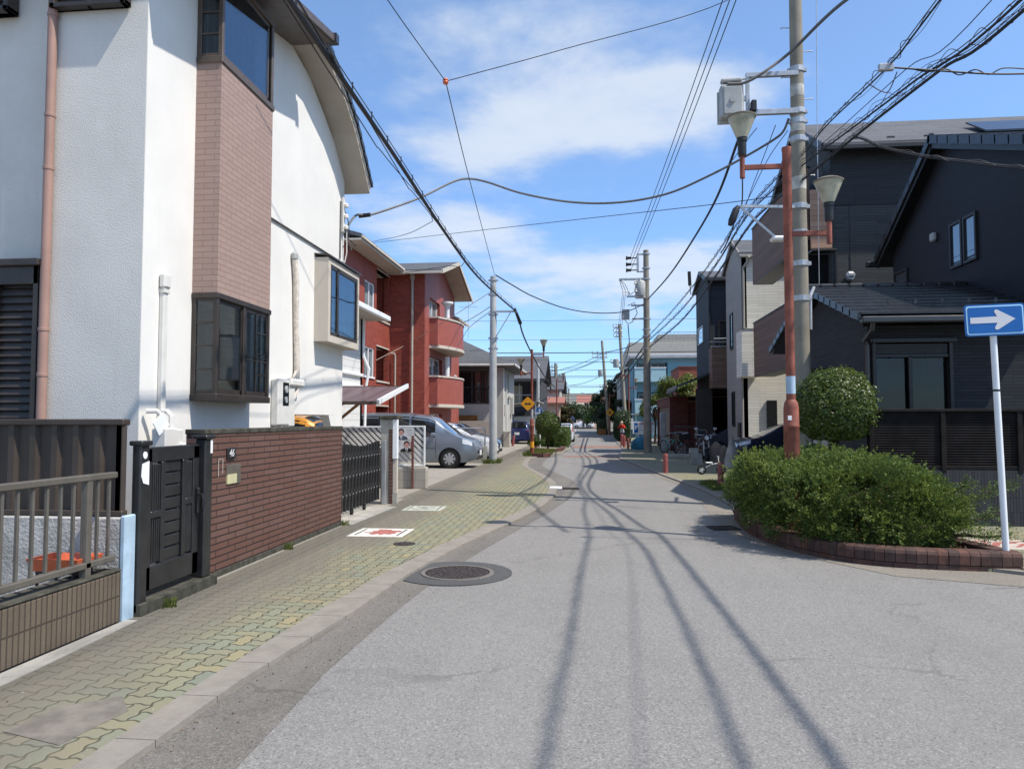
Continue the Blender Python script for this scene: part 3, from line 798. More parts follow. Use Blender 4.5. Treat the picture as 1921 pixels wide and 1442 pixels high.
p = MB(); p.bar((-4.68,7.62,1.5),(-4.66,7.78,1.62),.01,.17); p.build('meter_tag', M['white'], gm)
p = MB(); p.box(-4.599,8.06,1.27,-4.596,8.13,1.315); p.build('meter_window', M['black'], gm)
p = MB(); p.bbox(XW+.001,14.1,5.3,XW+.06,14.2,6.0,.01)
for k in range(3): p.lathe([(.02,-.04),(.05,-.03),(.05,.02),(.02,.05)], (XW+.09,14.16,5.4+k*.22), 10)
p.tube([(XW+.09,14.2,5.35),(XW+.09,14.22,4.9),(XW+.05,14.2,4.7)], .012, 5)
p.build('service_bracket', M['offwhite'], H_)
p = MB(); p.tube([(-6.0,7.59,7.0),(-6.0,7.59,0)], .05, 12)
for z in (6.15,5.0,4.4,2.6,2.1): p.lathe([(.056,-.02),(.058,0),(.056,.02)], (-6.0,7.59,z), 12)
p.build('downspout', M['pink'], H_, smooth=True)
# shutters on the side wall
def shutter(name, x0, x1, z0, z1, Y, yb):
    f = MB(); f.bbox(x0,Y,z0,x0+.06,yb,z1,.005); f.bbox(x1-.06,Y,z0,x1,yb,z1,.005); f.bbox(x0-.03,Y-.05,z1,x1+.03,yb,z1+.08,.01); f.bbox(x0,Y,z1-.2,x1,yb,z1,.005); f.bbox(x0,Y,z0,x1,yb,z0+.05,.005)
    xm = (x0+x1)/2
    n = max(1, round((x1-x0)/.45))
    for i in range(1, n): x = x0+(x1-x0)*i/n; f.bbox(x-.02,Y+.02,z0,x+.02,yb,z1-.2,.004)
    fr = f.build(name, M['brownal'], H_)
    s = MB(); k = int((z1-z0-.25)/.085)
    for i in range(k):
        z = z0+.05+i*.085; s.quad((x0+.05,Y+.05,z),(x1-.05,Y+.05,z),(x1-.05,Y+.085,z+.085),(x0+.05,Y+.085,z+.085)); s.quad((x0+.05,Y+.085,z+.085),(x1-.05,Y+.085,z+.085),(x1-.05,Y+.05,z+.085),(x0+.05,Y+.05,z+.085))
    s.box(x0+.05,Y+.09,z0,x1-.05,yb,z1-.2)
    s.build('shutter_slats', M['brownal'], fr)
shutter('shutter_case', -7.6,-6.06,.3,3.3,7.56,7.88)
shutter('upper_shutter', -6.0,-5.1,6.2,6.9,7.52,7.64)
shutter('upper_shutter', -7.6,-6.66,6.32,6.85,7.7,7.88)
# ================================================================== fences and walls in front of it
bf = T('boundary_wall', 'rough grey rendered boundary wall below the brown sheet fence', 'wall', (-5.8,5.73,0))
p = MB(); p.bbox(-9,5.66,0,-3.76,5.8,.82,.012); p.build('wall', M['grout'], bf)
p = MB(); p.bbox(-3.76,5.655,-.02,-3.715,5.8,.835,.01); p.build('painted_end', M['bluepaint'], bf)
bf = T('sheet_fence', 'dark brown ribbed sheet metal fence standing on the rendered wall', 'fence', (-5.8,5.73,.82))
p = MB(); x = -8.9
while x < -3.82:
    p.box(x,5.735,.83,min(x+.1,-3.79),5.75,1.57); p.add([(x+.1,5.735,.83),(x+.12,5.705,.83),(x+.12,5.705,1.57),(x+.1,5.735,1.57)],[(0,1,2,3)])
    p.box(x+.12,5.7,.83,min(x+.17,-3.79),5.715,1.57); p.add([(x+.17,5.705,.83),(x+.19,5.735,.83),(x+.19,5.735,1.57),(x+.17,5.705,1.57)],[(0,1,2,3)])
    x += .19
p.build('sheet_panel', M['fencebrown'], bf)
p = MB(); p.bbox(-8.95,5.68,1.56,-3.77,5.78,1.61,.008); p.bbox(-8.95,5.69,.825,-3.77,5.77,.87,.008)
p.build('fence_rail', M['fencebrown'], bf)
for x in (-3.82,-5.6,-7.4):
    p = MB(); p.bbox(x-.03,5.70,.8,x+.03,5.77,1.58,.006); p.build('fence_post', M['fencebrown'], bf)
lw = T('block_wall', 'low brown ribbed block wall at the pavement edge lower left', 'wall', (-3.85,2,0))
p = MB(); p.bbox(-3.95,-8,0,-3.735,5.655,.40,.012); p.build('blocks', M['block'], lw)
p = MB(); p.bbox(-3.955,-8,.40,-3.73,5.65,.42,.008); p.build('wall_cap', M['brickcap'], lw)
rl = T('railing', 'grey brown picket railing on the low ribbed block wall', 'railing', (-3.8,2,.42))
p = MB(); p.bbox(-3.82,-8,1.14,-3.76,5.62,1.19,.008); p.build('top_rail', M['rail'], rl)
p = MB(); p.bbox(-3.815,-8,.485,-3.765,5.62,.535,.008); p.build('bottom_rail', M['rail'], rl)
y = 5.55; k = 0
while y > 1.5:
    p = MB(); p.bbox(-3.803,y-.011,.5,-3.777,y+.011,1.16,.004); p.build('picket', M['rail'], rl)
    y -= .135
for y in (5.3,3.4,1.4):
    p = MB(); p.bbox(-3.825,y-.03,.41,-3.765,y+.03,1.15,.006); p.build('post', M['rail'], rl)
# planter tray on a stand
tr = T('plant_tray', 'orange plastic plant trough on a thin black stand behind the railing', 'planter', (-3.98,5.38,0))
p = MB()
def trough(mb, cx, cy, z0, z1, lx, ly, t):
    o0 = [(cx+sx*(lx*.42),cy+sy*ly*.38,z0) for sx, sy in ((-1,-1),(1,-1),(1,1),(-1,1))]
    o1 = [(cx+sx*lx/2,cy+sy*ly/2,z1) for sx, sy in ((-1,-1),(1,-1),(1,1),(-1,1))]
    i1 = [(cx+sx*(lx/2-t),cy+sy*(ly/2-t),z1) for sx, sy in ((-1,-1),(1,-1),(1,1),(-1,1))]
    i0 = [(cx+sx*(lx*.4-t),cy+sy*(ly*.36-t),z0+t) for sx, sy in ((-1,-1),(1,-1),(1,1),(-1,1))]
    n = len(mb.v)
    f = [(3,2,1,0)]
    for a, b in ((0,4),(4,8),(8,12)):
        for i in range(4): j = (i+1) % 4; f.append((a+i,a+j,b+j,b+i))
    f.append((12,13,14,15))
    mb.add(o0+o1+i1+i0, f)
trough(p, -4.0, 5.36, .47, .565, .42, .30, .02)
p.build('trough', M['orange'], tr)
for a, b in ((-4.15,5.26),(-3.86,5.26),(-4.15,5.46),(-3.86,5.46)):
    p = MB(); p.tube([(a,b,0),(a,b,.47)], .012, 6); p.build('leg', M['black'], tr)
p = MB(); p.bar((-4.15,5.26,.46),(-4.15,5.46,.46),.02,.02); p.bar((-3.86,5.26,.46),(-3.86,5.46,.46),.02,.02); p.bar((-4.15,5.26,.46),(-3.86,5.26,.46),.02,.02); p.bar((-4.15,5.46,.46),(-3.86,5.46,.46),.02,.02); p.build('stand_frame', M['black'], tr)
# ---- entrance gate
gt = T('entrance_gate', 'black panelled metal entrance gate beside the red brown brick wall', 'gate', (-3.75,6.4,.1))
def gy_(y0, y1, z0, z1, x0=-3.79, x1=-3.74, b=.006): 
    p.bbox(x0,y0,z0,x1,y1,z1,b)
p = MB()
gy_(5.95,6.05,.16,1.36); gy_(6.72,6.82,.16,1.36); gy_(5.95,6.82,1.24,1.37); gy_(5.95,6.82,.16,.36); gy_(6.2,6.26,.36,1.24); gy_(6.54,6.6,.36,1.24)
gy_(6.05,6.2,.76,.82); gy_(6.6,6.72,.82,.88)
gf = p.build('gate_frame', M['blackmetal'], gt)
p = MB()
for i in range(8): gy_(6.27,6.53,.37+i*.11,.47+i*.11,-3.785,-3.757,.008)
p.box(-3.79,6.262,.365,-3.786,6.538,1.235); p.build('centre_panel', M['blackmetal'], gt)
for (a, b, z0, z1) in ((6.05,6.2,.38,.76),(6.05,6.2,.82,1.22),(6.6,6.72,.38,.82),(6.6,6.72,.88,1.22)):
    p = MB()
    p.box(-3.785,a,z0,-3.775,b,z1)
    for i in range(5): y = a+.012+(b-a-.024)*i/4; gy_(y-.009,y+.009,z0,z1,-3.78,-3.752,.003)
    p.build('gate_slats', M['blackmetal'], gt)
p = MB(); p.bbox(-3.735,6.76,.72,-3.715,6.80,.96,.004); p.tube([(-3.73,6.77,.9),(-3.68,6.77,.9),(-3.67,6.77,.86),(-3.67,6.77,.78)], .012, 7); p.build('handle', M['black'], gt)
p = MB(); p.bbox(-3.77,5.805,.02,-3.69,5.93,1.40,.012); p.bbox(-3.79,5.79,1.39,-3.67,5.945,1.43,.008); pl = p.build('gate_post', M['blackmetal'], gt)
p = MB(); p.lathe([(.03,0),(.03,.004),(0,.005)], (-3.689,5.86,1.31), 14, 'x'); p.prism([(-3.688,5.82,1.24),(-3.688,5.92,1.26),(-3.688,5.92,1.06),(-3.688,5.84,1.08),(-3.688,5.81,1.14)], (.002,0,0)); p.build('sticker', M['white'], pl)
p = MB(); p.bbox(-3.80,6.84,.1,-3.69,6.98,1.42,.012); p.bbox(-3.82,6.82,1.42,-3.67,7.0,1.455,.008); pr_ = p.build('gate_post', M['blackmetal'], gt)
p = MB(); p.box(-3.689,6.93,1.28,-3.687,6.97,1.41); p.build('sticker', M['white'], pr_)
p = MB(); p.bbox(-3.86,6.99,.1,-3.76,7.055,1.42,.008); p.build('jamb_strip', M['concrete'], gt)
st = MB(); st.bbox(-4.9,5.805,-.05,-3.66,7.06,.10,.008)
tag(st.build('gate_step', M['brickcap']), 'low brick edged step under the black entrance gate', 'step')
# ---- brick wall
bw_ = T('brick_wall', 'red brown long brick garden wall with number plate and letter slot', 'wall', (-3.92,9.1,0))
p = MB(); p.box(-4.02,7.07,.0,-3.82,11.17,1.46); p.build('bricks', M['brickwall'], bw_)
p = MB(); p.bbox(-4.03,7.06,1.46,-3.81,11.18,1.51,.006); p.build('coping', M['brickcap'], bw_)
p = MB(); p.box(-4.02,7.06,-.02,-3.80,11.18,.06); p.build('plinth', M['brickcap'], bw_)
p = MB(); p.bbox(-3.82,7.5,1.19,-3.80,7.68,1.31,.006); npz = p.build('number_plate', M['black'], bw_)
Mx = Matrix(((0,0,1,-3.80),(1,0,0,7.59),(0,1,0,1.25),(0,0,0,1)))
Mx = Matrix.Translation(-Vector(bw_['_w'])) @ Mx
sh = Matrix.Identity(4); sh[0][1] = .25
text_part('number', '46', .11, M['signwhite'], npz, Mx @ sh, .003)
p = MB(); p.bbox(-3.82,7.5,1.03,-3.808,7.82,1.13,.004); p.bbox(-3.82,7.73,.92,-3.808,7.82,1.03,.004); ms = p.build('letter_slot', M['rail'], bw_)
p = MB(); p.box(-3.82,7.51,.93,-3.803,7.72,1.03); p.build('slot_plate', plain('cream yellow plate', (.5,.47,.28), .6, .3), ms)
p = MB(); p.box(-3.819,7.34,1.02,-3.817,7.345,1.2); p.box(-3.819,7.43,1.05,-3.817,7.435,1.2); p.box(-3.819,7.34,1.197,-3.817,7.435,1.2); p.build('chalk_mark', M['offwhite'], bw_)
# ---- accordion gate
ag = T('accordion_gate', 'black folding lattice gate on castors across the garage drive', 'gate', (-4.05,12.8,.05))
ys = [11.28+.175*i for i in range(16)]
for i, y in enumerate(ys):
    p = MB(); p.bbox(-4.075,y-.02,.1,-4.02,y+.02,1.18+.03*math.sin(i*.5),.005); p.build('picket', M['blackmetal'], ag)
p = MB()
for z in (.25,.55,.85):
    for i in range(15):
        p.bar((-4.03,ys[i],z),(-4.03,ys[i+1],z+.22),.006,.016,(1,0,0)); p.bar((-4.045,ys[i],z+.22),(-4.045,ys[i+1],z),.006,.016,(1,0,0))
p.m(1)
for i in range(0, 16):
    for z in (.36,.66,.96): p.lathe([(.012,0),(.012,.01),(0,.012)], (-4.02,ys[i],z), 6, 'x')
p.build('lattice', [M['blackmetal'], M['galv']], ag)
for i in (0,2,6,10):
    p = MB(); p.lathe([(.0,-.02),(.045,-.02),(.05,-.01),(.05,.01),(.045,.02),(0,.02)], (-4.045,ys[i]+.02,.052), 14, 'x'); p.bbox(-4.07,ys[i]-.012,.05,-4.02,ys[i]+.05,.13,.006); p.build('castor', M['rubber'], ag)
p = MB(); p.bbox(-3.98,13.93,0,-3.91,13.99,1.22,.006)
tag(p.build('gate_post', M['galv']), 'pale silver receiving post of the folding gate', 'post')
# ---- pier
pi_ = T('gate_pier', 'square gate pier of brick and concrete with a white letterbox panel', 'gate pier', (-3.95,14.2,0))
p = MB(); p.bbox(-4.03,14.02,0,-3.865,14.32,1.62,.01); p.build('concrete_shaft', M['concrete'], pi_)
p = MB(); p.box(-3.865,14.01,.02,-3.795,14.32,1.42); p.build('brick_face', M['brickwall'], pi_)
p = MB(); p.bbox(-4.06,13.96,1.62,-3.69,14.34,1.69,.012); p.build('pier_cap', M['brickcap'], pi_)
p = MB(); p.bbox(-3.795,14.0,.86,-3.70,14.1,1.62,.008); p.build('white_panel', M['white'], pi_)
p = MB(); p.bbox(-3.795,14.02,.2,-3.705,14.1,.85,.008); p.build('lower_panel', M['cream'], pi_)
p = MB(); p.bbox(-3.865,14.02,1.42,-3.795,14.3,1.62,.005); p.box(-3.795,14.02,0,-3.71,14.12,.2); build_each(p, 'pier_base', M['concrete'], pi_)
# ---- louvre fence with posters
lf = T('louvre_fence', 'white framed fence of slanting louvres beyond the gate pier', 'fence', (-4.6,17.3,.5))
def louv(x0, x1, z0, z1, name):
    f = MB(); w = .035
    f.bbox(x0,17.27,z0,x0+w,17.33,z1,.004); f.bbox(x1-w,17.27,z0,x1,17.33,z1,.004); f.bbox(x0+w,17.27,z1-w,x1-w,17.33,z1,.004); f.bbox(x0+w,17.27,z0,x1-w,17.33,z0+w,.004)
    fr = f.build(name, M['white'], lf)
    s = MB(); H2 = z1-z0-2*w; stp = .14
    n = int(((x1-x0)+H2)/stp)
    for i in range(n+1):
        c = x0+w-H2+i*stp
        # slanting slat from (c, top) to (c+H2, bottom), clipped to the frame
        a0 = max(c, x0+w); a1 = min(c+H2, x1-w)
        if a1-a0 < .02: continue
        zt = z1-w-(a0-c); zb = z1-w-(a1-c)
        s.bar((a0,17.3,zt),(a1,17.3,zb),.012,.066,(0,0,1))
    s.build('louvre_slats', M['offwhite'], fr)
louv(-4.66,-3.9,.52,1.47,'fence_panel'); louv(-6.6,-4.72,.95,1.46,'fence_panel')
p = MB(); p.box(-6.6,17.34,.95,-3.92,17.36,1.42); p.build('fence_backing', M['darkhouse'], lf)
lb = T('low_block_wall', 'short weathered cream block wall carrying the louvre fence', 'wall', (-4.6,17.3,0))
p = MB(); p.bbox(-4.68,17.2,0,-3.85,17.42,.5,.015); p.build('blocks', M['paleblock'], lb)
p = MB(); p.bbox(-6.6,17.22,0,-4.68,17.4,.92,.01); p.build('dark_wall', M['darkhouse'], lb)
p = MB(); p.bbox(-4.19,17.13,0,-4.14,17.18,1.24,.004)
tag(p.build('iron_post', M['darkred']), 'thin rusty post standing in front of the louvre fence', 'post')
def poster(label, x0, z0, x1, z1, flip, suit):
    t = T('poster', label, 'poster', ((x0+x1)/2,17.255,(z0+z1)/2), group='election style posters on the louvre fence')
    p = MB(); p.box(x0,17.25,z0,x1,17.258,z1); p.build('sheet', M['signwhite'], t)
    w, h = x1-x0, z1-z0; cx = x0+w*(.36 if not flip else .64); Yp = 17.249
    def disc(u, v, ru, rv, dy, col, nm):
        q = MB(); q.prism([(u+ru*math.cos(2*PI*i/20),Yp-dy,v+rv*math.sin(2*PI*i/20)) for i in range(20)], (0,.0008,0)); return q.build(nm, col, t)
    q = MB(); q.prism([(cx-w*.32,Yp-.001,z0+.005),(cx-w*.3,Yp-.001,z0+h*.22),(cx-w*.1,Yp-.001,z0+h*.36),(cx+w*.1,Yp-.001,z0+h*.36),(cx+w*.3,Yp-.001,z0+h*.22),(cx+w*.33,Yp-.001,z0+.005)], (0,.0008,0)); q.build('suit_print', suit, t)
    q = MB(); q.prism([(cx-w*.07,Yp-.002,z0+h*.38),(cx+w*.07,Yp-.002,z0+h*.38),(cx+w*.02,Yp-.002,z0+h*.02),(cx-w*.02,Yp-.002,z0+h*.02)], (0,.0008,0)); q.build('shirt_print', M['white'], t)
    q = MB(); q.prism([(cx-w*.02,Yp-.003,z0+h*.33),(cx+w*.02,Yp-.003,z0+h*.33),(cx+w*.015,Yp-.003,z0+h*.03),(cx-w*.015,Yp-.003,z0+h*.03)], (0,.0008,0)); q.build('tie_print', M['black'], t)
    disc(cx, z0+h*.68, w*.155, h*.26, .002, M['black'], 'hair_print'); disc(cx, z0+h*.58, w*.125, h*.22, .003, MPOST, 'face_print')
    q = MB(); tx = x0+w*(.78 if not flip else .2)
    for k, (zz, hh, ww) in enumerate(((.78,.07,.3),(.6,.03,.3),(.4,.03,.2))): q.box(tx-w*ww/2,Yp-.001,z0+h*zz,tx+w*ww/2,Yp,z0+h*(zz+hh))
    q.build('text_lines', M['greybox'], t)
    if flip:
        q = MB(); q.box(x1-w*.16,Yp-.001,z0+h*.1,x1-w*.06,Yp,z0+h*.9); q.build('red_column', MPOSTR, t)
MPOST = plain('printed face tint', (.5,.28,.25), .7, .2, var=.15, scale=30); MPOSTR = plain('printed red', (.4,.12,.12), .7, .2)
poster('upper white poster of a man in a blue suit on the louvre fence', -4.64,1.14,-4.16,1.42,False,plain('printed blue suit', (.06,.08,.12), .7, .2))
poster('lower white poster of a man in a black suit with a red column', -4.64,.85,-4.16,1.13,True,M['black'])
# ================================================================== white neighbour and carport
w2 = T('white_neighbour_house', 'white sided house with a thin eave between stucco house and carport', 'house', (-9,19,0))
p = MB(); p.wallx(-7.2, 17.5, 22.9, 0, 5.2, holes=[(19.8,21.0,1.2,2.3)], t=.2); p.wally(17.5,-12,-7.2,0,5.2,t=.2); p.wally(22.7,-12,-7.2,0,5.2,t=.2); p.build('wall', courses('white lapped siding', (.7,.7,.68), 4, .2, .008, (.45,.45,.44), .03, bump=.5, grime=.05), w2)
p = MB(); p.box(-7.26,19.8,1.2,-7.2,21,2.3); p.build('window', M['glassmid'], w2)
p = MB(); p.box(-12,15.0,4.78,-6.5,23.3,4.9); rr = p.build('eave', M['soffit'], w2)
p = MB(); p.bbox(-6.52,15.0,4.76,-6.4,23.3,4.92,.02); p.build('gutter', M['white'], rr)
p = MB(); p.bbox(-7.2,17.5,2.55,-7.1,22.9,2.68,.02); p.bbox(-7.2,17.5,2.95,-7.12,22.9,3.05,.02); p.tube([(-7.1,22.7,4.8),(-7.1,22.7,3.6),(-6.95,22.8,3.2),(-7.05,22.8,2.6),(-7.1,22.8,0)], .045, 8); p.build('downspout', M['white'], w2)
cp_ = T('carport', 'low carport with purple brown polycarbonate roof and white front beam', 'carport', (-6.6,19,0))
A0, A1 = (-5.2,17.75,2.03), (-5.2,20.6,2.55)
p = MB()
vs = [(-9,17.75,2.03),(-5.2,17.75,2.03),(-5.2,20.6,2.55),(-9,20.6,2.55)]; p.add(vs, [(0,1,2,3)])
def polycarb():
    m, nt, b = newmat('smoked polycarbonate'); nt.n.remove(b); out = nt.n['Material Output']
    d = nt.new('ShaderNodeBsdfDiffuse'); d.inputs[0].default_value = (.2,.14,.15,1)
    tl = nt.new('ShaderNodeBsdfTranslucent'); tl.inputs[0].default_value = (.66,.55,.68,1)
    g = nt.new('ShaderNodeBsdfGlossy'); g.inputs['Roughness'].default_value = .15
    a = nt.new('ShaderNodeMixShader'); a.inputs[0].default_value = .65; nt.l.new(d.outputs[0], a.inputs[1]); nt.l.new(tl.outputs[0], a.inputs[2])
    c = nt.new('ShaderNodeMixShader'); c.inputs[0].default_value = .1; nt.l.new(a.outputs[0], c.inputs[1]); nt.l.new(g.outputs[0], c.inputs[2]); nt.l.new(c.outputs[0], out.inputs[0]); return m
p.build('roof_sheet', polycarb(), cp_)
p = MB(); p.bar((-5.17,17.72,2.04),(-5.17,20.62,2.57),.07,.12); p.build('front_beam', M['white'], cp_)
p = MB(); p.bar((-9,17.72,2.02),(-5.2,17.72,2.02),.05,.08)
for x in (-5.62,-6.08,-6.55,-7.05,-7.6): p.bar((x,17.75,1.99),(x,20.6,2.51),.05,.05)
p.bar((-9,20.6,2.54),(-5.2,20.6,2.54),.04,.06)
p.build('roof_rafters', M['brownal2'], cp_)
p = MB()
for i in range(5):
    for j in range(9): x, f = -5.45-.38*j, .12+.19*i; p.lathe([(.018,-.012),(.018,0),(0,.002)], (x,17.75+2.85*f,2.02+.52*f), 6)
p.build('roof_screws', M['white'], cp_)
for (x, y) in ((-6.6,18.0),(-8.6,18.0)):
    p = MB(); p.bbox(x-.05,y-.05,0,x+.05,y+.05,2.0,.008); p.build('post', M['wood'], cp_)
p = MB(); p.bar((-6.6,17.95,1.3),(-5.7,17.85,2.0),.06,.06); p.build('brace', M['wood'], cp_)
# ================================================================== red apartment block
ra = T('red_apartment', 'three storey red tiled apartment block with curved balconies', 'apartment block', (-10,35,0))
XA, XR = -7.5, -9.1
hol = []
p = MB()
w3 = [gx(672,497,XR), gx(693,545,XR)]
ya, yb = 29.15, 30.5
rec = (30.85, 32.85)
WZ = [(6.15,7.3),(3.4,4.6)]
rc = [(5.95,8.05),(3.3,4.75),(.2,2.2)]
holes = [(ya,yb,a,b) for a, b in WZ]+[(rec[0],rec[1],a,b) for a, b in rc]
p.wallx(XR, 26.8, 33.0, 0, 8.3, holes=holes, t=.25)
p.wally(33.0, XR-2.5, XA, 0, 8.35, t=.25)
p.box(-16,26.8,0,XR-.25,27.05,8.3)
p.box(-10.9,30.45,0,-10.7,33,8.3); p.box(-10.7,30.3,0,-9.35,30.45,8.3)
p.build('wall', M['redapt'], ra)
p = MB(); hx = [(34.0,36.4,5.95,7.35),(34.0,37.0,3.2,4.6),(34.0,37.0,.2,1.9)]
p.wallx(XA, 33.25, 40.4, 0, 8.35, holes=hx, t=.25)
p.prism([(XA,33.0,8.35),(XA,40.4,8.35),(XA,36.7,9.35)], (-.25,0,0))
p.box(-8.1,40.4,0,-7.75,43.2,7.3); p.box(-16,43.1,0,-8.1,43.2,7.3)
p.build('street_wall', M['redaptsm'], ra)
p = MB()
for a, b in WZ:
    p.bbox(XR+.001,ya-.05,a-.08,XR+.05,yb+.05,a,.01); p.bbox(XR-.08,ya,a,XR-.02,ya+.06,b,.005); p.bbox(XR-.08,yb-.06,a,XR-.02,yb,b,.005); p.bbox(XR-.08,(ya+yb)/2-.03,a,XR-.02,(ya+yb)/2+.03,b,.005); p.bbox(XR-.08,ya,b-.05,XR-.02,yb,b,.005)
wf = p.build('window_frame', M['white'], ra)
p = MB()
for a, b in WZ: p.box(XR-.1,ya,a,XR-.09,yb,b)
p.build('pane', M['glassmid'], wf)
p = MB()
for a, b in rc: p.bbox(XR-.05,rec[0],a-.08,XR+.05,rec[1],a,.01); p.box(XR-1.5,rec[0],b,XR+.02,rec[1],b+.06)
build_each(p, 'recess_sill', M['cream'], ra)
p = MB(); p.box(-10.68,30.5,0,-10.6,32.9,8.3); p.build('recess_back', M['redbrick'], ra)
# curved balconies
def curvebal(z0, z1, mat_i, nm):
    p = MB(); n = 18; pts = []
    for i in range(n+1):
        a = i/n; y = 34.1+ (39.3-34.1)*a; x = XA+.12+.95*math.sin(PI*(a*.86+.07))**.8
        pts.append((x, y))
    for (x0,y0),(x1,y1) in zip(pts, pts[1:]):
        for dz0, dz1, dx in ((z0,z1,0),):
            vs = [(x0,y0,z0),(x1,y1,z0),(x1,y1,z1),(x0,y0,z1),(x0-.12,y0,z0),(x1-.12,y1,z0),(x1-.12,y1,z1),(x0-.12,y0,z1)]
            p.add(vs, [(0,1,2,3),(7,6,5,4),(3,2,6,7),(4,5,1,0)])
    p.box(XA,34.0,z0,pts[0][0],34.12,z1); p.box(XA,39.28,z0,pts[-1][0],39.4,z1)
    b = p.build('balcony', M['redaptsm'], ra)
    q = MB()
    for zz0, zz1, e in ((z1,z1+.08,.04),(z0-.14,z0,.05)):
        poly = [(XA+.001,34.0,zz0)]+[(x+e,y,zz0) for x, y in pts]+[(XA+.001,39.4,zz0)]
        if zz0 > z0:
            for (x0,y0),(x1,y1) in zip(pts, pts[1:]): q.prism([(x0+e,y0,zz0),(x1+e,y1,zz0),(x1-.15,y1,zz0),(x0-.15,y0,zz0)], (0,0,zz1-zz0))
            q.box(XA+.001,33.95,zz0,pts[0][0]+e,34.13,zz1)
        else: q.prism(poly, (0,0,zz1-zz0))
    q.build('balcony_trim', M['cream'], b)
curvebal(5.1,6.35,0,''); curvebal(2.35,3.6,0,'')
p = MB()
for y0, y1, z0, z1 in hx:
    p.box(XA-.24,y0,z0,XA-.2,y1,z1)
wf = p.build('balcony_window', M['glassmid'], ra)
p = MB()
for y0, y1, z0, z1 in hx:
    for y in (y0, (y0+y1)/2, y1-.06): p.box(XA-.2,y,z0,XA-.15,y+.06,z1)
    p.box(XA-.2,y0,z1-.06,XA-.15,y1,z1)
p.build('frame', M['white'], wf)
p = MB(); p.lathe([(.2,0),(.15,.1),(.12,.2),(.12,1.2),(.16,1.32),(.3,1.42),(.3,1.5)], (XA+.45,36.0,5.9), 14); p.lathe([(.13,0),(.13,1.4)], (XA+.45,36.0,3.3), 12); p.build('column', M['white'], ra, smooth=True)
for y0, y1, z0, z1 in ((41.3,42.3,5.6,6.9),(41.3,42.3,2.9,4.1)):
    p = MB(); p.bbox(-7.749,y0-.06,z0-.06,-7.72,y1+.06,z1+.06,.005); f = p.build('window', M['white'], ra)
    p = MB(); p.box(-7.719,y0,z0,-7.715,y1,z1); p.build('pane', M['glassmid'], f)
# roofs
p = MB()
def gab(mb, x0, x1, y0, ym, y1, ze, zr, t):
    for (a, b, c, d) in ((y0,ze,ym,zr),(ym,zr,y1,ze)):
        vs = [(x0,a,b),(x1,a,b),(x1,c,d),(x0,c,d)]; vs += [(x,y,z+t) for x, y, z in vs]
        mb.add(vs, [(3,2,1,0),(4,5,6,7),(0,1,5,4),(1,2,6,5),(2,3,7,6),(3,0,4,7)])
gab(p, -16, XA+.9, 32.5, 36.7, 40.9, 8.22, 9.42, .12)
rf = p.build('roof', M['slate'], ra)
p = MB()
for (a, b, c, d) in ((32.45,8.16,36.7,9.38),(36.7,9.38,40.95,8.16)): p.bar((XA+.92,a,b+.06),(XA+.92,c,d+.06),.05,.17)
p.bar((-9.5,32.42,8.2),(XA+.9,32.42,8.2),.12,.12)
p.build('bargeboard', M['cream'], rf)
p = MB(); gab(p, -16, XA+.84, 32.55, 36.7, 40.85, 8.19, 9.39, .02); p.build('soffit', M['soffit'], rf)
p = MB()
vs = [(-12.2,26.3,9.4),(XR+.75,26.3,8.3),(XR+.75,33.0,8.3),(-12.2,33.0,9.4)]; p.add(vs+[(x,y,z+.14) for x, y, z in vs], [(3,2,1,0),(4,5,6,7),(0,1,5,4),(1,2,6,5),(2,3,7,6),(3,0,4,7)])
r3 = p.build('wing_roof', M['slate2'], ra)
p = MB(); p.bar((XR+.78,26.3,8.33),(XR+.78,32.5,8.33),.06,.09); p.box(XR,26.3,8.2,XR+.74,33.0,8.27); p.build('wing_eave', M['cream'], r3)
p = MB(); vs = [(-8.6,40.4,7.7),(-7.2,40.4,7.1),(-7.2,43.6,7.1),(-8.6,43.6,7.7)]; p.add(vs+[(x,y,z+.12) for x, y, z in vs], [(3,2,1,0),(4,5,6,7),(0,1,5,4),(1,2,6,5),(2,3,7,6),(3,0,4,7)]); p.build('rear_eave', M['soffit'], ra)
p = MB(); p.tube([(-8.05,32.9,8.2),(-8.05,32.88,0)], .06, 10); p.tube([(-7.65,40.5,7.2),(-7.65,40.5,0)], .05, 8); p.tube([(-9.0,32.9,4.6),(-8.85,32.88,4.6),(-8.82,32.88,4.5),(-8.82,32.88,0)], .045, 8); p.bbox(-8.15,32.82,7.95,-7.95,32.98,8.25,.03); p.build('downspout', M['soffit'], ra)
p = MB(); p.bbox(-16,26.0,0,-10.6,26.8,8.9,.02); p.build('stair_tower', M['salmon'], ra)
# ================================================================== grey roofed house
gh = T('hipped_house', 'pale two storey house with dark hipped roof behind the pale pole', 'house', (-7.5,47,0))
XE = -5.4
p = MB(); p.wally(45.0,-12,XE,0,5.1,holes=[(-9.0,-6.0,2.6,4.9)],t=.25); p.wallx(XE,45.25,52,0,5.1,holes=[(47.6,48.5,3.3,4.6)],t=.25); p.box(-9.2,46.3,0,-5.8,46.5,5.1); p.build('wall', M['greyhouse'], gh)
p = MB(); p.box(-8.3,46.26,2.7,-6.5,46.3,4.6); wf = p.build('balcony_door', M['glassdk'], gh)
p = MB()
for x in (-8.35,-7.45,-6.5): p.bbox(x-.04,46.2,2.7,x+.04,46.27,4.62,.005)
p.bbox(-8.4,46.2,4.6,-6.4,46.27,4.7,.005); p.build('frame', M['rail'], wf)
p = MB()
for i in range(26): x = -9+i*.12; p.box(x-.008,45.02,2.6,x+.008,45.04,3.6)
p.bbox(-9,45.0,3.58,-6,45.06,3.64,.005); p.bbox(-9,45.0,2.58,-6,45.06,2.63,.005); p.build('balcony_rail', M['black'], gh)
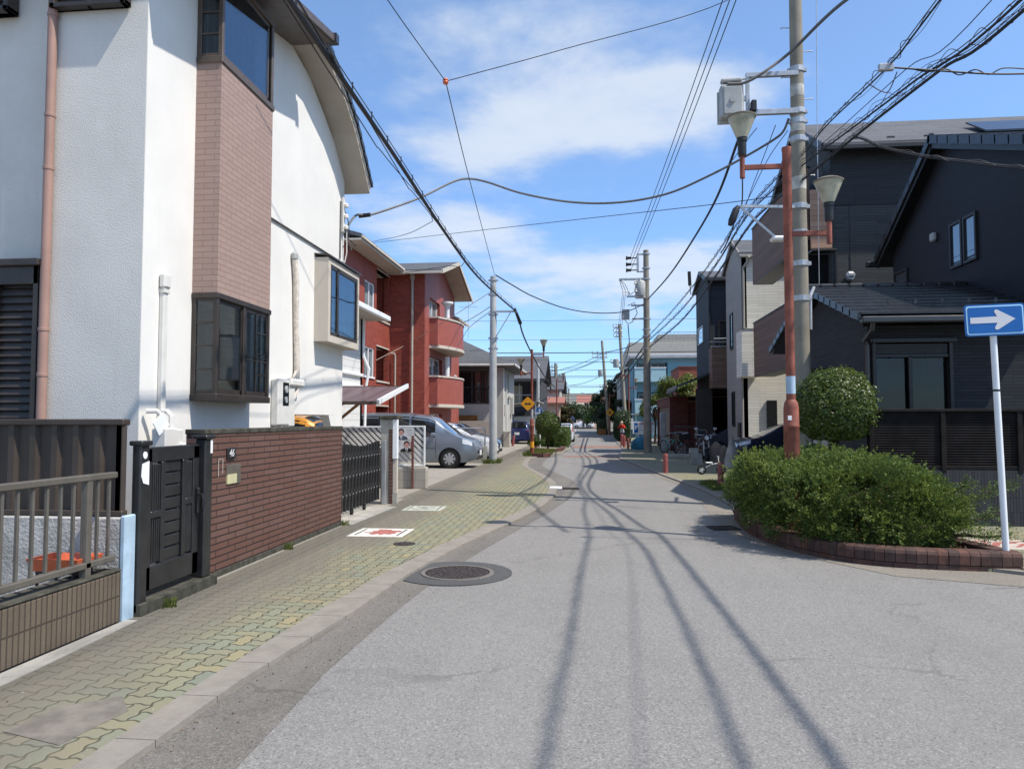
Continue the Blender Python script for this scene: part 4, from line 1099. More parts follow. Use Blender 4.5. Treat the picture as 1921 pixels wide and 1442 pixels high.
p = MB(); p.bbox(XE+.001,47.4,3.0,XE+.25,48.7,3.15,.01); p.bbox(XE+.001,46.0,2.0,XE+.1,46.4,2.6,.01); p.bbox(XE+.001,49.4,2.0,XE+.2,50,3.2,.01); p.build('sill', M['greyhouse'], gh)
p = MB(); p.box(XE-.2,47.6,3.3,XE-.15,48.5,4.6); p.build('window', M['glassdk'], gh)
p = MB(); p.bbox(-8.2,44.94,0,-6.9,44.99,1.9,.01); p.build('door', M['wood'], gh)
p = MB()
e = [(-12,44.2,4.95),(XE+.8,44.2,4.95),(XE+.8,52.8,4.95),(-12,52.8,4.95)]; r_ = [(-10,47.2,6.9),(-8.6,47.2,6.9),(-8.6,49.5,6.9),(-10,49.5,6.9)]
p.add(e+r_+[(x,y,z-.15) for x, y, z in e], [(0,1,5,4),(1,2,6,5),(2,3,7,6),(3,0,4,7),(4,5,6,7),(8,9,1,0),(9,10,2,1),(10,11,3,2),(11,8,0,3),(11,10,9,8)])
rf = p.build('roof', M['slate'], gh)
p = MB(); p.bbox(-12,44.1,4.85,XE+.88,44.2,4.97,.02); p.bbox(XE+.8,44.1,4.85,XE+.9,52.8,4.97,.02); p.build('gutter', M['offwhite'], rf)
p = MB(); p.tube([(XE+.06,45.1,4.9),(XE+.06,45.1,0)], .05, 8); p.tube([(XE+.06,46.9,4.9),(XE+.06,46.9,0)], .04, 8); p.build('downspout', M['offwhite'], gh)
p = MB(); p.tube([(-8,48,6.9),(-8,48,9.3)], .015, 5); p.tube([(-8.6,48,9.0),(-7.4,48,9.0)], .01, 4)
for i in range(7): p.tube([(-8.5+i*.17,47.6,9.0),(-8.5+i*.17,48.4,9.0)], .007, 4)
p.build('antenna', M['galv'], gh)
yw = MB(); yw.bbox(-12,43.6,0,-5.6,43.8,1.55,.01)
tag(yw.build('yard_wall', M['taupe']), 'plain taupe yard wall behind the parked dark car', 'wall')
# ================================================================== dark house beyond
dh = T('dark_house', 'dark grey house with slate roof behind the left lamp post', 'house', (-6.5,60,0))
p = MB(); p.wally(57.0,-9.5,-3.9,0,4.7,holes=[(-8.6,-4.4,2.7,4.5)],t=.3); p.wallx(-3.9,57.3,66,0,4.7,t=.3); p.box(-9.4,58.2,2.4,-4.2,58.3,4.7); p.build('wall', M['darkhouse'], dh)
p = MB(); p.box(-8.2,58.15,2.7,-5.4,58.19,4.3); p.build('window', plain('pale blind window', (.5,.47,.36), .6, .3, var=.1, scale=1), dh)  # pane in one pale blind colour
p = MB(); p.bbox(-8.6,57.0,3.5,-4.4,57.06,3.56,.01); 
for x in (-8.4,-6.9,-5.5): p.box(x-.03,57.06,2.7,x+.03,57.1,4.4)
p.build('balcony_rail', M['galv'], dh)
p = MB(); vs = [(-10,56.2,4.75),(-3.5,56.2,4.75),(-3.5,61.5,6.9),(-10,61.5,6.9),(-3.5,66.5,4.75),(-10,66.5,4.75)]
p.add(vs+[(x,y,z-.2) for x, y, z in vs], [(0,1,2,3),(3,2,4,5),(9,8,7,6),(11,10,8,9),(0,6,7,1),(1,7,8,2),(2,8,10,4),(3,9,6,0),(5,11,9,3),(4,10,11,5)]); p.build('roof', M['slate'], dh)
p = MB(); vs = [(-8.0,50.5,2.35),(-3.6,50.5,2.85),(-3.6,56.5,2.85),(-8.0,56.5,2.35)]; p.add(vs+[(x,y,z+.06) for x, y, z in vs], [(3,2,1,0),(4,5,6,7),(0,1,5,4),(1,2,6,5),(2,3,7,6),(3,0,4,7)])
c2 = T('car_shelter', 'pale curved car shelter over the dark blue hatchback', 'carport', (-5.6,53.5,0))
p.build('roof_sheet', M['taupe'], c2)
for x, y in ((-3.8,50.8),(-3.8,56.2),(-7.8,50.8)):
    p = MB(); p.bbox(x-.04,y-.04,0,x+.04,y+.04,2.8,.005); p.build('post', M['galv'], c2)
p = MB(); p.bbox(-7.6,56.5,0,-3.9,56.7,1.9,.02); tag(p.build('white_screen_wall', M['white']), 'white low wall at the back of the car shelter', 'wall')
p = MB(); p.bbox(-6.9,49.0,0,-5.7,49.2,1.7,.02); tag(p.build('black_fence', M['darkin']), 'black board fence left of the dark blue hatchback', 'fence')
p = MB(); p.bbox(-5.3,44.6,0,-4.9,45.2,.95,.03); tag(p.build('stone_post', M['paleblock']), 'short grey block gate post left of the dark blue hatchback', 'gate post')
# ================================================================== black house at the right corner
ha = T('black_house', 'black clad house with tiled porch roof and gable at the right corner', 'house', (9,16,0))
def quadslab(mb, vs, t):
    """sloping slab: four underside corners, thickness t upward"""
    vs = list(vs); p = [Vector(v) for v in vs]
    if (p[1]-p[0]).cross(p[2]-p[0]).z < 0: vs = vs[::-1]
    mb.add(vs+[(x,y,z+t) for x, y, z in vs], [(3,2,1,0),(4,5,6,7),(0,1,5,4),(1,2,6,5),(2,3,7,6),(3,0,4,7)])
XG = 7.9
gpoly = [(13.9,3.2),(20.4,3.2),(20.4,5.95),(17.45,7.75),(13.9,6.42)]
p = MB()
p.wallx(XG, 13.9, 20.4, 0, 5.95, holes=[], t=-.2)
p.prism([(XG,13.9,5.95),(XG,20.4,5.95),(XG,17.45,7.78),(XG,13.9,6.5)], (.2,0,0))
p.wally(13.9, 7.9, 15, 0, 6.3, holes=[(8.6,10.4,.6,2.6)], t=.2); p.box(8.1,20.2,0,15,20.4,5.9)
p.build('wall', M['blacksiding'], ha)
p = MB()
p.wally(14.0, 4.95, 7.88, 0, 3.3, holes=[(5.02,6.3,1.2,3.0)], t=.2)
p.prism([(4.95,14.2,0),(4.95,19.2,0),(4.95,19.2,3.38),(4.95,16.65,4.26),(4.95,14.2,3.4)], (.2,0,0))
p.build('porch_wall', courses('black large siding', (.030,.031,.036), .45, .06, .005, (.014,.014,.016), .2, bump=.7, grime=.1), ha)
# porch roof: lapped rows of glazed tile
p = MB(); rows = 9
for s, (ya, za, yb, zb) in ((1,(13.4,3.38,16.65,4.42)),(-1,(19.9,3.38,16.65,4.42))):
    for i in range(rows):
        a, b = i/rows, (i+1)/rows+.02
        y0, z0, y1, z1 = ya+(yb-ya)*a, za+(zb-za)*a, ya+(yb-ya)*b, za+(zb-za)*b
        x = 4.62; k = 0
        while x < 7.88:
            x2 = min(x+.33, 7.9)
            quadslab(p, [(x,y0,z0+.05),(x2-.004,y0,z0+.05),(x2-.004,y1,z1+.018),(x,y1,z1+.018)], .03)
            x = x2
        q0 = [(4.58,y0-.0,z0-.05),(4.64,y0,z0-.05),(4.64,y1,z1-.07),(4.58,y1,z1-.07)]
        quadslab(p, q0, .13)
pr_ = p.build('porch_roof', M['tileblack'], ha)
p = MB()
for i in range(11): p.bbox(4.6+.3*i,16.53,4.42+.004*(i % 2),4.895+.3*i,16.77,4.53,.03)
p.build('ridge_tiles', M['tileblack'], pr_)
p = MB(); quadslab(p, [(4.66,13.45,3.3),(7.88,13.45,3.3),(7.88,16.65,4.33),(4.66,16.65,4.33)], .05); quadslab(p, [(4.66,19.85,3.3),(7.88,19.85,3.3),(7.88,16.65,4.33),(4.66,16.65,4.33)], .05); p.build('porch_soffit', M['black'], pr_)
p = MB(); p.bbox(4.62,13.28,3.27,7.9,13.42,3.38,.02); p.tube([(4.82,13.36,3.28),(4.82,13.4,3.16),(4.86,13.9,3.02),(4.92,13.93,2.95),(4.92,13.93,0)], .04, 8); p.build('gutter', plain('glossy black gutter', (.03,.03,.032), .3, .6), pr_)
p = MB()
for x in (5.3,5.75,6.2,6.65,7.1): p.bar((x,13.95,3.68),(x+.03,13.96,3.76),.02,.05)
p.build('snow_guard', M['black'], pr_)
# main roof
p = MB(); t = .12
apx, apz = 17.45, 7.92
for (ya, za) in ((13.3,6.35),(20.85,5.86)):
    n = 9
    for i in range(n):
        a, b = i/n, (i+1)/n+.015
        y0, z0, y1, z1 = ya+(apx-ya)*a, za+(apz-za)*a, ya+(apx-ya)*b, za+(apz-za)*b
        quadslab(p, [(7.62,y0,z0+.05),(15.5,y0,z0+.05),(15.5,y1,z1+.02),(7.62,y1,z1+.02)], .035)
        quadslab(p, [(7.58,y0+(.02 if ya < apx else -.02),z0-.08),(7.68,y0,z0-.08),(7.68,y1,z1-.1),(7.58,y1,z1-.1)], .19)
rf = p.build('roof', M['tileblack'], ha)
p = MB()
for (ya, za) in ((13.3,6.35),(20.85,5.86)): quadslab(p, [(7.66,ya,za-.14),(15.5,ya,za-.14),(15.5,apx,apz-.14),(7.66,apx,apz-.14)], .06); p.bar((7.66,ya,za-.1),(7.66,apx,apz-.1),.06,.2)
p.build('soffit', M['black'], rf)
p = MB(); p.bbox(7.4,20.8,5.72,15,20.98,5.86,.02); p.build('eave_gutter', M['black'], rf)
def winx(par, X, px0, py0, px1, py1, mat, fm, sgn=-1, fw=.06, prot=.05, name='window'):
    """window on a wall facing the street, from photo pixels of two opposite corners"""
    a = gx(px0, py0, X); b = gx(px1, py1, X)
    y0, y1 = sorted((a[1], b[1])); z0, z1 = sorted((a[2], b[2]))
    return winbox(par, X, y0, y1, z0, z1, mat, fm, sgn, fw, prot, name)
def winbox(par, X, y0, y1, z0, z1, mat, fm, sgn=-1, fw=.06, prot=.05, name='window'):
    f = MB(); e = X+sgn*.001; o = X+sgn*prot
    f.bbox(e,y0,z0,o,y0+fw,z1,.004); f.bbox(e,y1-fw,z0,o,y1,z1,.004); f.bbox(e,y0+fw,z0,o,y1-fw,z0+fw,.004); f.bbox(e,y0+fw,z1-fw,o,y1-fw,z1,.004)
    fr = f.build(name, fm, par)
    g = MB(); g.box(X+sgn*.005,y0+fw*.8,z0+fw*.8,X+sgn*.015,y1-fw*.8,z1-fw*.8); g.build('pane', mat, fr)
    return fr
def winy(par, Y, x0, x1, z0, z1, mat, fm, fw=.06, prot=.05, name='window', mull=()):
    f = MB(); e = Y-.001; o = Y-prot
    f.bbox(x0,e,z0,x0+fw,o,z1,.004); f.bbox(x1-fw,e,z0,x1,o,z1,.004); f.bbox(x0+fw,e,z0,x1-fw,o,z0+fw,.004); f.bbox(x0+fw,e,z1-fw,x1-fw,o,z1,.004)
    for x in mull: f.bbox(x-fw/2,e,z0+fw,x+fw/2,o,z1-fw,.004)
    fr = f.build(name, fm, par)
    g = MB(); g.box(x0+fw*.8,Y-.005,z0+fw*.8,x1-fw*.8,Y-.015,z1-fw*.8); g.build('pane', mat, fr)
    return fr
M['glasssky'] = plain('sky reflecting pane', (.03,.04,.05), .03, 1.0, .0, var=.1)
M['glasssky'].node_tree.nodes['Principled BSDF'].inputs['Specular IOR Level'].default_value = 1.0
M['glasssky'].node_tree.nodes['Principled BSDF'].inputs['Coat Weight'].default_value = 1.0
winbox(ha, XG, 16.68,17.22,4.9,5.9, M['glasssky'], M['black']); winbox(ha, XG, 16.08,16.62,4.9,5.9, M['glasssky'], M['black'])
a = gx(1680,545,XG); b = gx(1703,468,XG)
winbox(ha, XG, b[1],a[1],4.35,5.42, M['charcoal'], M['black'])
a = gx(1755,445,XG)
p = MB(); p.bbox(XG-.11,a[1]-.09,a[2]-.1,XG-.001,a[1]+.09,a[2]+.1,.03); p.build('vent_hood', M['greybox'], ha)
# ground floor window with shutter box
p = MB(); p.bbox(4.98,13.86,2.98,6.42,14.0,3.06,.01); p.bbox(5.0,13.9,1.15,5.06,14.0,2.98,.005); p.bbox(6.3,13.9,1.15,6.36,14.0,2.98,.005); p.bbox(5.62,13.93,1.15,5.68,14.0,2.75,.005); p.bbox(5.06,13.93,2.72,6.3,14.0,2.78,.005)
f = p.build('window', M['black'], ha)
p = MB(); p.box(5.06,14.03,1.2,6.3,14.04,2.74); p.build('pane', M['glasslow'], f)
p = MB(); p.box(5.0,14.9,1.1,6.5,14.95,3); p.box(4.98,14.06,1.1,5.0,14.95,3); p.build('interior', M['darkin'], f)
p = MB()
for i in range(5): p.lathe([(.022,1.2),(.022,2.7)], (5.86+i*.09,14.1+.012*(i % 2),0), 8)
p.build('curtain', plain('grey curtain', (.09,.097,.108), .9, .1), f)
p = MB()
for i in range(4): p.lathe([(.02,1.2),(.02,2.7)], (5.22+i*.08,14.1+.012*(i % 2),0), 8)
p.build('curtain', plain('dim curtain', (.03,.033,.037), .9, .1), f)
p = MB()
for i in range(5): p.bbox(5.07,13.94,2.79+i*.035,6.29,13.99,2.815+i*.035,.006)
p.build('shutter_slats', plain('dark shutter slats', (.05,.05,.052), .4, .5), f)
a = gx(1540,690,4.95)
p = MB(); n = 12
pts = [(4.93,a[1]+.45*math.cos(PI*i/n),2.2+.28*math.sin(PI*i/n)) for i in range(n+1)]
p.prism(pts, (-.03,0,0)); p.bbox(4.9,a[1]-.5,1.0,4.945,a[1]+.5,2.2,.01); p.build('door_light', M['greybox'], ha)
p = MB(); p.bbox(4.45,a[1]-.7,2.62,4.94,a[1]+.7,2.67,.008); p.build('door_canopy', M['black'], ha)
p = MB(); p.bbox(7.3,13.0,1.25,8.1,13.3,1.85,.02); ac = p.build('air_conditioner', M['offwhite'], ha)
p = MB(); p.lathe([(.2,0),(.2,.01),(0,.012)], (7.6,12.99,1.55), 18, 'y'); p.build('fan_grille', M['greybox'], ac)
p = MB(); p.bbox(7.35,13.05,0,8.05,13.25,1.25,.01); p.build('stand', M['black'], ac)
# fence and block wall
lfz = T('slat_fence', 'dark brown louvre slat fence in front of the black house', 'fence', (6.6,12.15,.84))
sl = MB(); k = 0
xs = [4.3,5.35,6.45,7.55,8.65,9.75,10.85]
z = .93
while z < 1.72:
    quadslab(sl, [(4.3,12.1,z),(10.85,12.1,z),(10.85,12.135,z+.035),(4.3,12.135,z+.035)], .009); z += .04
sl.box(4.3,12.16,.88,10.85,12.17,1.73)
sl.build('slats', M['louvre'], lfz)
for x in xs:
    p = MB(); p.bbox(x-.035,12.07,.8,x+.035,12.19,1.77,.006); p.build('post', M['louvre'], lfz)
p = MB(); p.bbox(4.26,12.06,1.73,10.9,12.2,1.775,.006); p.bbox(4.3,12.08,.86,10.85,12.18,.91,.006); p.build('fence_rail', M['louvre'], lfz)
p = MB(); p.box(4.5,12.08,0,11,12.24,.845)
tag(p.build('dark_block_wall', courses('dark ribbed block', (.05,.05,.055), .045, .21, .004, (.02,.02,.022), .2, off=0, rough=.85, bump=.8)), 'low dark ribbed block wall under the slat fence', 'wall')
# ================================================================== charcoal three storey house
hb = T('charcoal_house', 'charcoal three storey house with brown boarded balconies behind the big pole', 'house', (9,25,0))
p = MB()
p.wally(22.0, 6.85, 15, 0, 9.45, t=.2); p.wallx(6.85, 22.2, 27.2, 0, 9.45, t=-.2)
p.prism([(6.85,22.0,9.45),(6.85,27.2,9.45),(6.85,24.5,10.95)], (.2,0,0)); p.box(7.05,27.0,0,15,27.2,9.45)
p.build('wall', M['charcoal'], hb)
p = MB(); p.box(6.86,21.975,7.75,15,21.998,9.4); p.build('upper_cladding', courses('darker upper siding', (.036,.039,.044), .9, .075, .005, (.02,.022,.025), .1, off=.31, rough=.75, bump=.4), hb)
p = MB()
for (ya, za) in ((21.5,9.3),(27.7,9.3)): quadslab(p, [(6.5,ya,za),(15.5,ya,za),(15.5,24.5,11.0),(6.5,24.5,11.0)], .1)
rf = p.build('roof', M['slate'], hb)
p = MB()
for (ya, za) in ((21.5,9.3),(27.7,9.3)): p.bar((6.5,ya,za),(6.5,24.5,11.0),.05,.2); p.bbox(6.5,ya-.08,za-.12,15.5,ya+.06,za+.02,.02)
p.build('fascia', M['black'], rf)
p = MB()
for i in range(3): p.bbox(7.4+i*1.0,21.85,9.55,7.6+i*1.0,21.95,9.66,.01)
build_each(p, 'snow_guard', M['black'], rf)
p = MB(); quadslab(p, [(11.0,21.8,9.66),(15.2,21.8,9.66),(15.2,22.9,10.32),(11.0,22.9,10.32)], .05); p.build('solar_panel', plain('solar panel', (.02,.022,.03), .2, .6), rf)
def balc(z0, z1, y0, y1, nm):
    p = MB(); p.wallx(6.25, y0, y1, z0, z1, t=-.12); p.box(6.37,y1-.12,z0,7.0,y1,z1); b = p.build(nm, M['brownboard'], hb)
    p = MB(); p.box(6.26,y0,z0-.03,7.0,y1,z0-.002); p.build('balcony_soffit', M['black'], b)
    p = MB(); p.bbox(6.22,y0-.02,z1,6.42,y1+.02,z1+.05,.01); p.build('balcony_cap', M['black'], b)
    return b
b1 = balc(6.87, 9.0, 22.4, 29.6, 'upper_balcony'); b2 = balc(3.3, 5.32, 22.05, 29.6, 'lower_balcony')
p = MB(); p.wally(22.02, 6.28, 6.845, 6.5, 8.2, t=-.1) ; p.build('balcony_side', M['brownboardlit'], hb)
p = MB(); p.bbox(6.28,21.9,6.42,6.98,22.3,6.48,.01); p.bbox(6.93,21.95,4.7,6.98,22.0,6.42,.005); p.build('awning', M['black'], hb)
p = MB(); p.box(6.3,22.3,4.9,6.84,22.35,6.4); p.build('recess_panel', M['darkin'], hb)
a = gy(1593,520,22.0); p = MB(); p.lathe([(.1,-.14),(.12,-.02),(.1,.0)], (a[0],21.98,a[2]), 14, 'y'); p.bbox(a[0]-.12,21.8,a[2]-.05,a[0]+.12,21.98,a[2]+.14,.06); p.build('vent_hood', M['galv'], hb)
p = MB(); p.bbox(7.35,21.985,0,7.37,22.0,9.3,.002); p.build('panel_joint', M['black'], hb)
p = MB(); a = gy(1515,340,21.9); p.bbox(6.55,21.86,8.05,6.62,21.99,8.9,.01); p.bbox(6.68,21.9,7.9,6.82,21.99,8.1,.03); p.build('light_fitting', M['black'], hb)
# ================================================================== cream gabled house
hc = T('cream_house', 'tall narrow cream sided house with gabled front right of centre', 'house', (9,33,0))
p = MB(); p.wally(31.0, 6.1, 14, 0, 8.35, t=.2); p.build('side_wall', M['creamsiding'], hc)
p = MB(); p.wallx(6.09, 31.0, 34.5, 0, 8.35, t=-.2); p.prism([(6.09,31.0,8.35),(6.09,34.5,8.35),(6.09,32.5,9.15)], (.2,0,0)); p.box(6.3,34.3,0,14,34.5,8.35); p.build('street_wall', courses('taupe smooth panel', (.36,.335,.30), 3, .45, .004, (.2,.19,.17), .04, bump=.3), hc)
p = MB()
for (ya, za) in ((30.85,8.32),(34.9,8.2)): quadslab(p, [(5.98,ya,za),(14.5,ya,za),(14.5,32.5,9.2),(5.98,32.5,9.2)], .1)
rf = p.build('roof', M['slate'], hc)
p = MB()
for (ya, za) in ((30.85,8.32),(34.9,8.2)): p.bar((5.98,ya,za+.02),(5.98,32.5,9.22),.04,.16)
p.bbox(5.98,30.8,8.2,14,30.9,8.32,.02); p.build('bargeboard', M['taupe'], rf)
p = MB(); p.tube([(6.35,30.65,8.2),(6.3,30.85,8.0),(6.16,30.95,7.8),(6.16,30.95,4.2),(6.05,30.9,4.0),(6.05,30.9,0)], .05, 8); p.build('downspout', M['taupe'], hc)
winx(hc, 6.09, 1370,590,1376,655, M['glassdk'], M['black']); winx(hc, 6.09, 1374,735,1380,800, M['glassdk'], M['black'])
p = MB(); p.bbox(5.85,29.9,3.3,6.6,30.99,5.15,.01); p.build('balcony', M['creamsiding'], hc)
p = MB(); p.bbox(5.83,29.88,5.15,6.62,31,5.2,.01); p.build('balcony_cap', M['taupe'], hc)
p = MB(); p.bbox(7.0,30.9,2.4,7.4,30.99,.4,.01); p.build('door', M['black'], hc)
p = MB(); p.bbox(5.98,31.2,.9,6.08,31.7,1.5,.01); p.build('meter_box', M['black'], hc)
# ================================================================== navy house
hd = T('navy_house', 'narrow navy grey house with brown balcony and black canopy', 'house', (8.5,39,0))
p = MB(); p.wally(36.5, 5.6, 13, 3.1, 8.4, t=.2); p.wallx(5.6, 36.7, 40.6, 3.1, 8.4, t=-.2); p.prism([(5.6,36.5,8.4),(5.6,40.6,8.4),(5.6,38.4,9.0)], (.2,0,0)); p.box(5.8,40.4,0,13,40.6,8.4); p.build('wall', M['navy'], hd)
p = MB(); p.box(5.0,36.5,0,5.75,36.8,3.1); p.box(5.62,40.2,0,5.9,40.6,3.1); p.box(8,36.9,0,8.2,40.4,3.1); build_each(p, 'pillar', plain('dark brown pillar', (.05,.042,.037), .8, .2), hd)
p = MB()
for (ya, za) in ((36.2,8.34),(40.9,8.34)): quadslab(p, [(5.45,ya,za),(13.5,ya,za),(13.5,38.4,9.05),(5.45,38.4,9.05)], .1)
rf = p.build('roof', M['slate'], hd)
p = MB(); p.bbox(5.45,36.08,8.22,13,36.22,8.36,.02)
for (ya, za) in ((36.2,8.34),(40.9,8.34)): p.bar((5.44,ya,za),(5.44,38.4,9.06),.04,.15)
p.tube([(5.75,36.3,8.2),(5.7,36.42,8.0),(5.64,36.45,7.8),(5.64,36.45,3.2)], .045, 8); p.build('gutter', M['black'], rf)
winx(hd, 5.6, 1310,618,1320,642, M['glasssky'], M['galv'])
p = MB(); p.wally(35.5, 5.6, 7, 3.15, 5.0, t=.12); p.wallx(5.6, 35.62, 36.5, 3.15, 5.0, t=-.12); p.box(5.6,35.5,3.1,7,36.5,3.15); b = p.build('balcony', M['brownboard'], hd)
p = MB(); p.bbox(5.55,35.45,5.0,7,35.65,5.05,.01); p.tube([(5.5,35.5,5.25),(6.6,35.5,5.25)], .03, 6); p.tube([(5.7,35.5,5.4),(6.6,35.5,5.4)], .03, 6); p.build('balcony_rail', M['galv'], b)
winy(hd, 36.5, 6.05,6.5,5.0,6.4, M['glassdk'], M['black'])
p = MB(); quadslab(p, [(4.05,36.4,3.15),(5.6,36.4,3.75),(5.6,41,3.75),(4.05,41,3.15)], .12); p.build('canopy', M['tileblack'], hd)
p = MB(); p.bbox(4.0,36.4,3.0,4.12,41,3.14,.02); p.build('canopy_gutter', M['black'], hd)
p = MB(); p.box(5.92,40.2,0,8,40.35,3.1); p.box(5.8,36.9,3.02,8.2,40.4,3.1); p.build('carport_wall', M['darkin'], hd)
# ================================================================== garage and walls further along
gg = T('brick_garage', 'dark red brick garage with brown roller shutter behind the second pole', 'garage', (4.6,43.5,0))
p = MB(); p.wally(40.0, 4.1, 5.05, 0, 2.8, t=.2); p.box(4.1,40.2,2.35,4.3,47.8,2.8); p.box(4.1,47.4,0,4.3,47.8,2.35); p.box(4.12,40.2,0,4.3,40.5,2.35); p.box(5.05,40.2,0,9,47.8,2.6); p.build('wall', M['redbrick'], gg)
p = MB(); p.bbox(4.05,39.95,2.8,9,47.85,2.86,.01); p.build('coping', M['darkred'], gg)
p = MB(); p.box(4.24,40.5,0,4.28,47.4,2.35)
for i in range(22): p.bbox(4.215,40.5,.05+i*.105,4.24,47.4,.13+i*.105,.006)
p.build('roller_shutter', M['brownal2'], gg)
pg = T('picket_gate', 'rusty red picket gate beside the brick garage', 'gate', (5.1,39,0))
p = MB()
for i in range(13): x = 4.25+i*.105; p.bbox(x-.014,38.98,.1,x+.014,39.02,1.25,.004)
p.build('pickets', M['darkred'], pg)
p = MB(); p.bbox(4.15,38.97,1.25,5.6,39.03,1.31,.005); p.bbox(4.15,38.97,.1,5.6,39.03,.15,.005); p.build('gate_rail', M['brownal2'], pg)
rb = T('red_brick_block', 'red brick block with flat parapet above the black canopy', 'building', (6.8,54,0))
p = MB(); p.wally(52,5.95,8.5,0,5.2,t=.2); p.wallx(5.95,52.2,57,0,5.2,t=-.2); p.build('wall', courses('orange red brick', (.33,.09,.055), .25, .08, .008, (.2,.08,.06), .2, bump=.5), rb)
p = MB(); p.bbox(5.9,51.95,5.2,8.5,57,5.3,.01); p.build('coping', M['darkred'], rb)
# ================================================================== teal apartments
te = T('teal_apartments', 'three storey teal clad apartments with pale balconies beyond the garage', 'apartment block', (7,73,0))
p = MB(); p.wally(70,3.85,12,0,7.3,holes=[(4.2,7.0,5.2,6.9),(4.2,7.0,2.3,4.2)],t=.2); p.wallx(3.85,70.2,80,0,7.3,t=-.2); p.box(4.05,71.0,0,12,71.1,7.3); p.build('wall', M['teal'], te)
p = MB(); p.bbox(3.5,69.5,7.3,12.5,80.5,7.55,.03); quadslab(p, [(3.5,69.6,7.55),(12.5,69.6,7.55),(12.5,75,8.1),(3.5,75,8.1)], .08); p.build('roof', plain('grey metal roof', (.32,.33,.34), .6, .4), te)
for z0 in (5.2, 2.3):
    p = MB(); p.wally(69.0,3.95,6.75,z0,z0+1.15,t=.08); p.box(3.95,69.08,z0,4.03,70,z0+1.15); p.box(6.67,69.08,z0,6.75,70,z0+1.15); p.box(3.95,69.0,z0-.08,6.75,70,z0-.002); b = p.build('balcony', M['tealpale'], te)
    p = MB(); p.bbox(3.9,68.95,z0+1.15,6.8,69.12,z0+1.22,.01); p.build('balcony_rail', M['white'], b)
    p = MB()
    for x0, x1 in ((4.4,5.4),(5.6,6.8)):
        p.bbox(x0-.05,70.9,z0+.2,x0+.03,70.98,z0+1.75,.005); p.bbox(x1-.03,70.9,z0+.2,x1+.05,70.98,z0+1.75,.005); p.bbox(x0,70.9,z0+1.68,x1,70.98,z0+1.76,.005); p.bbox((x0+x1)/2-.03,70.9,z0+.2,(x0+x1)/2+.03,70.98,z0+1.7,.005)
    f = p.build('window_frame', M['white'], te)
    p = MB()
    for x0, x1 in ((4.4,5.4),(5.6,6.8)): p.box(x0,70.96,z0+.2,x1,70.99,z0+1.7)
    p.build('pane', M['glassmid'], f)
winy(te,70,7.6,8.2,5.3,6.1,M['glassdk'],M['white']); winy(te,70,9.4,10.2,5.3,6.4,M['glassmid'],M['white'])
p = MB(); p.bbox(3.95,69.9,.0,4.15,69.99,7.3,.02); p.build('downspout', M['tealpale'], te)
p = MB(); p.bbox(3.6,69.2,2.1,5.6,70,2.2,.02); p.build('porch_hood', M['white'], te)
p = MB(); p.wally(69.6,4.05,6.4,.3,1.15,t=.06); p.build('garden_screen', M['tealpale'], te)
fb = T('flat_roof_block', 'large beige flat roofed block behind the teal apartments', 'apartment block', (9,95,0))
p = MB(); p.wally(88,4.3,25,0,10.6,t=.3); p.wallx(4.3,88.3,110,0,10.6,t=-.3); p.box(4.4,88.1,10.6,25,109,10.7); p.build('wall', M['beige'], fb)
p = MB(); p.bbox(7.8,89,10.7,25,104,11.7,.02); p.build('roof_house', M['taupe'], fb)
p = MB()
for i in range(22): x = 7.9+i*.45; p.box(x-.02,88.6,10.7,x+.02,88.64,11.9)
p.bbox(7.6,88.58,11.85,18,88.66,11.93,.005); p.build('roof_railing', M['galv'], fb)
p = MB(); p.bbox(7.3,87.94,8.9,9.4,87.99,9.2,.01); p.build('vent_slot', M['darkin'], fb)
ch = T('cream_shed_house', 'grey white sided house left of the teal apartments', 'house', (3.4,84,0))
p = MB(); p.wally(78,2.95,3.8,0,6.3,t=.2); p.wallx(2.95,78.2,90,0,6.3,t=-.2); p.build('wall', courses('pale grey siding', (.42,.42,.4), 4, .25, .01, (.3,.3,.29), .05, bump=.4), ch)
p = MB(); quadslab(p, [(2.5,77.5,6.2),(3.84,77.5,6.9),(3.84,90.5,6.9),(2.5,90.5,6.2)], .12); p.build('roof', M['slate2'], ch)
p = MB(); p.bbox(2.6,77.0,2.3,3.8,78,2.4,.02); p.build('porch_hood', M['darkhouse'], ch)
# ================================================================== distant houses closing the view
def simple_house(name, label, x0, x1, y0, y1, h, rh, wall, roofm, wins=()):
    t = T(name, label, 'house', ((x0+x1)/2,(y0+y1)/2,0))
    p = MB(); p.box(x0,y0,0,x1,y1,h); p.build('wall', wall, t)
    p = MB(); ym = (y0+y1)/2; o = .5
    for ya in (y0-o, y1+o): quadslab(p, [(x0-o,ya,h),(x1+o,ya,h),(x1+o,ym,h+rh),(x0-o,ym,h+rh)], .15)
    p.prism([(x0,y0,h),(x0,y1,h),(x0,ym,h+rh)], (.1,0,0)); p.prism([(x1-.1,y0,h),(x1-.1,y1,h),(x1-.1,ym,h+rh)], (.1,0,0))
    p.build('roof', roofm, t)
    for (a, b, c, d) in wins: winy(t, y0, a, b, c, d, M['glassdk'], M['white'])
    return t
M['redroof'] = plain('faded red roof', (.3,.13,.1), .8, .2, var=.1)
M['pinkwall'] = plain('pale peach wall', (.55,.38,.3), .9, .2)
simple_house('far_house','grey roofed house left of the far signal poles',-7.5,-3.3,76,86,4.6,1.7,M['greyhouse'],M['slate'],((-6.8,-5.8,2.9,4.0),(-5.0,-4.0,2.9,4.0)))
simple_house('far_house','low house with faded red roof band beyond the dark house',-6.5,-3.0,70,75,3.1,.6,M['pinkwall'],M['redroof'],((-5.6,-4.4,1,2),))
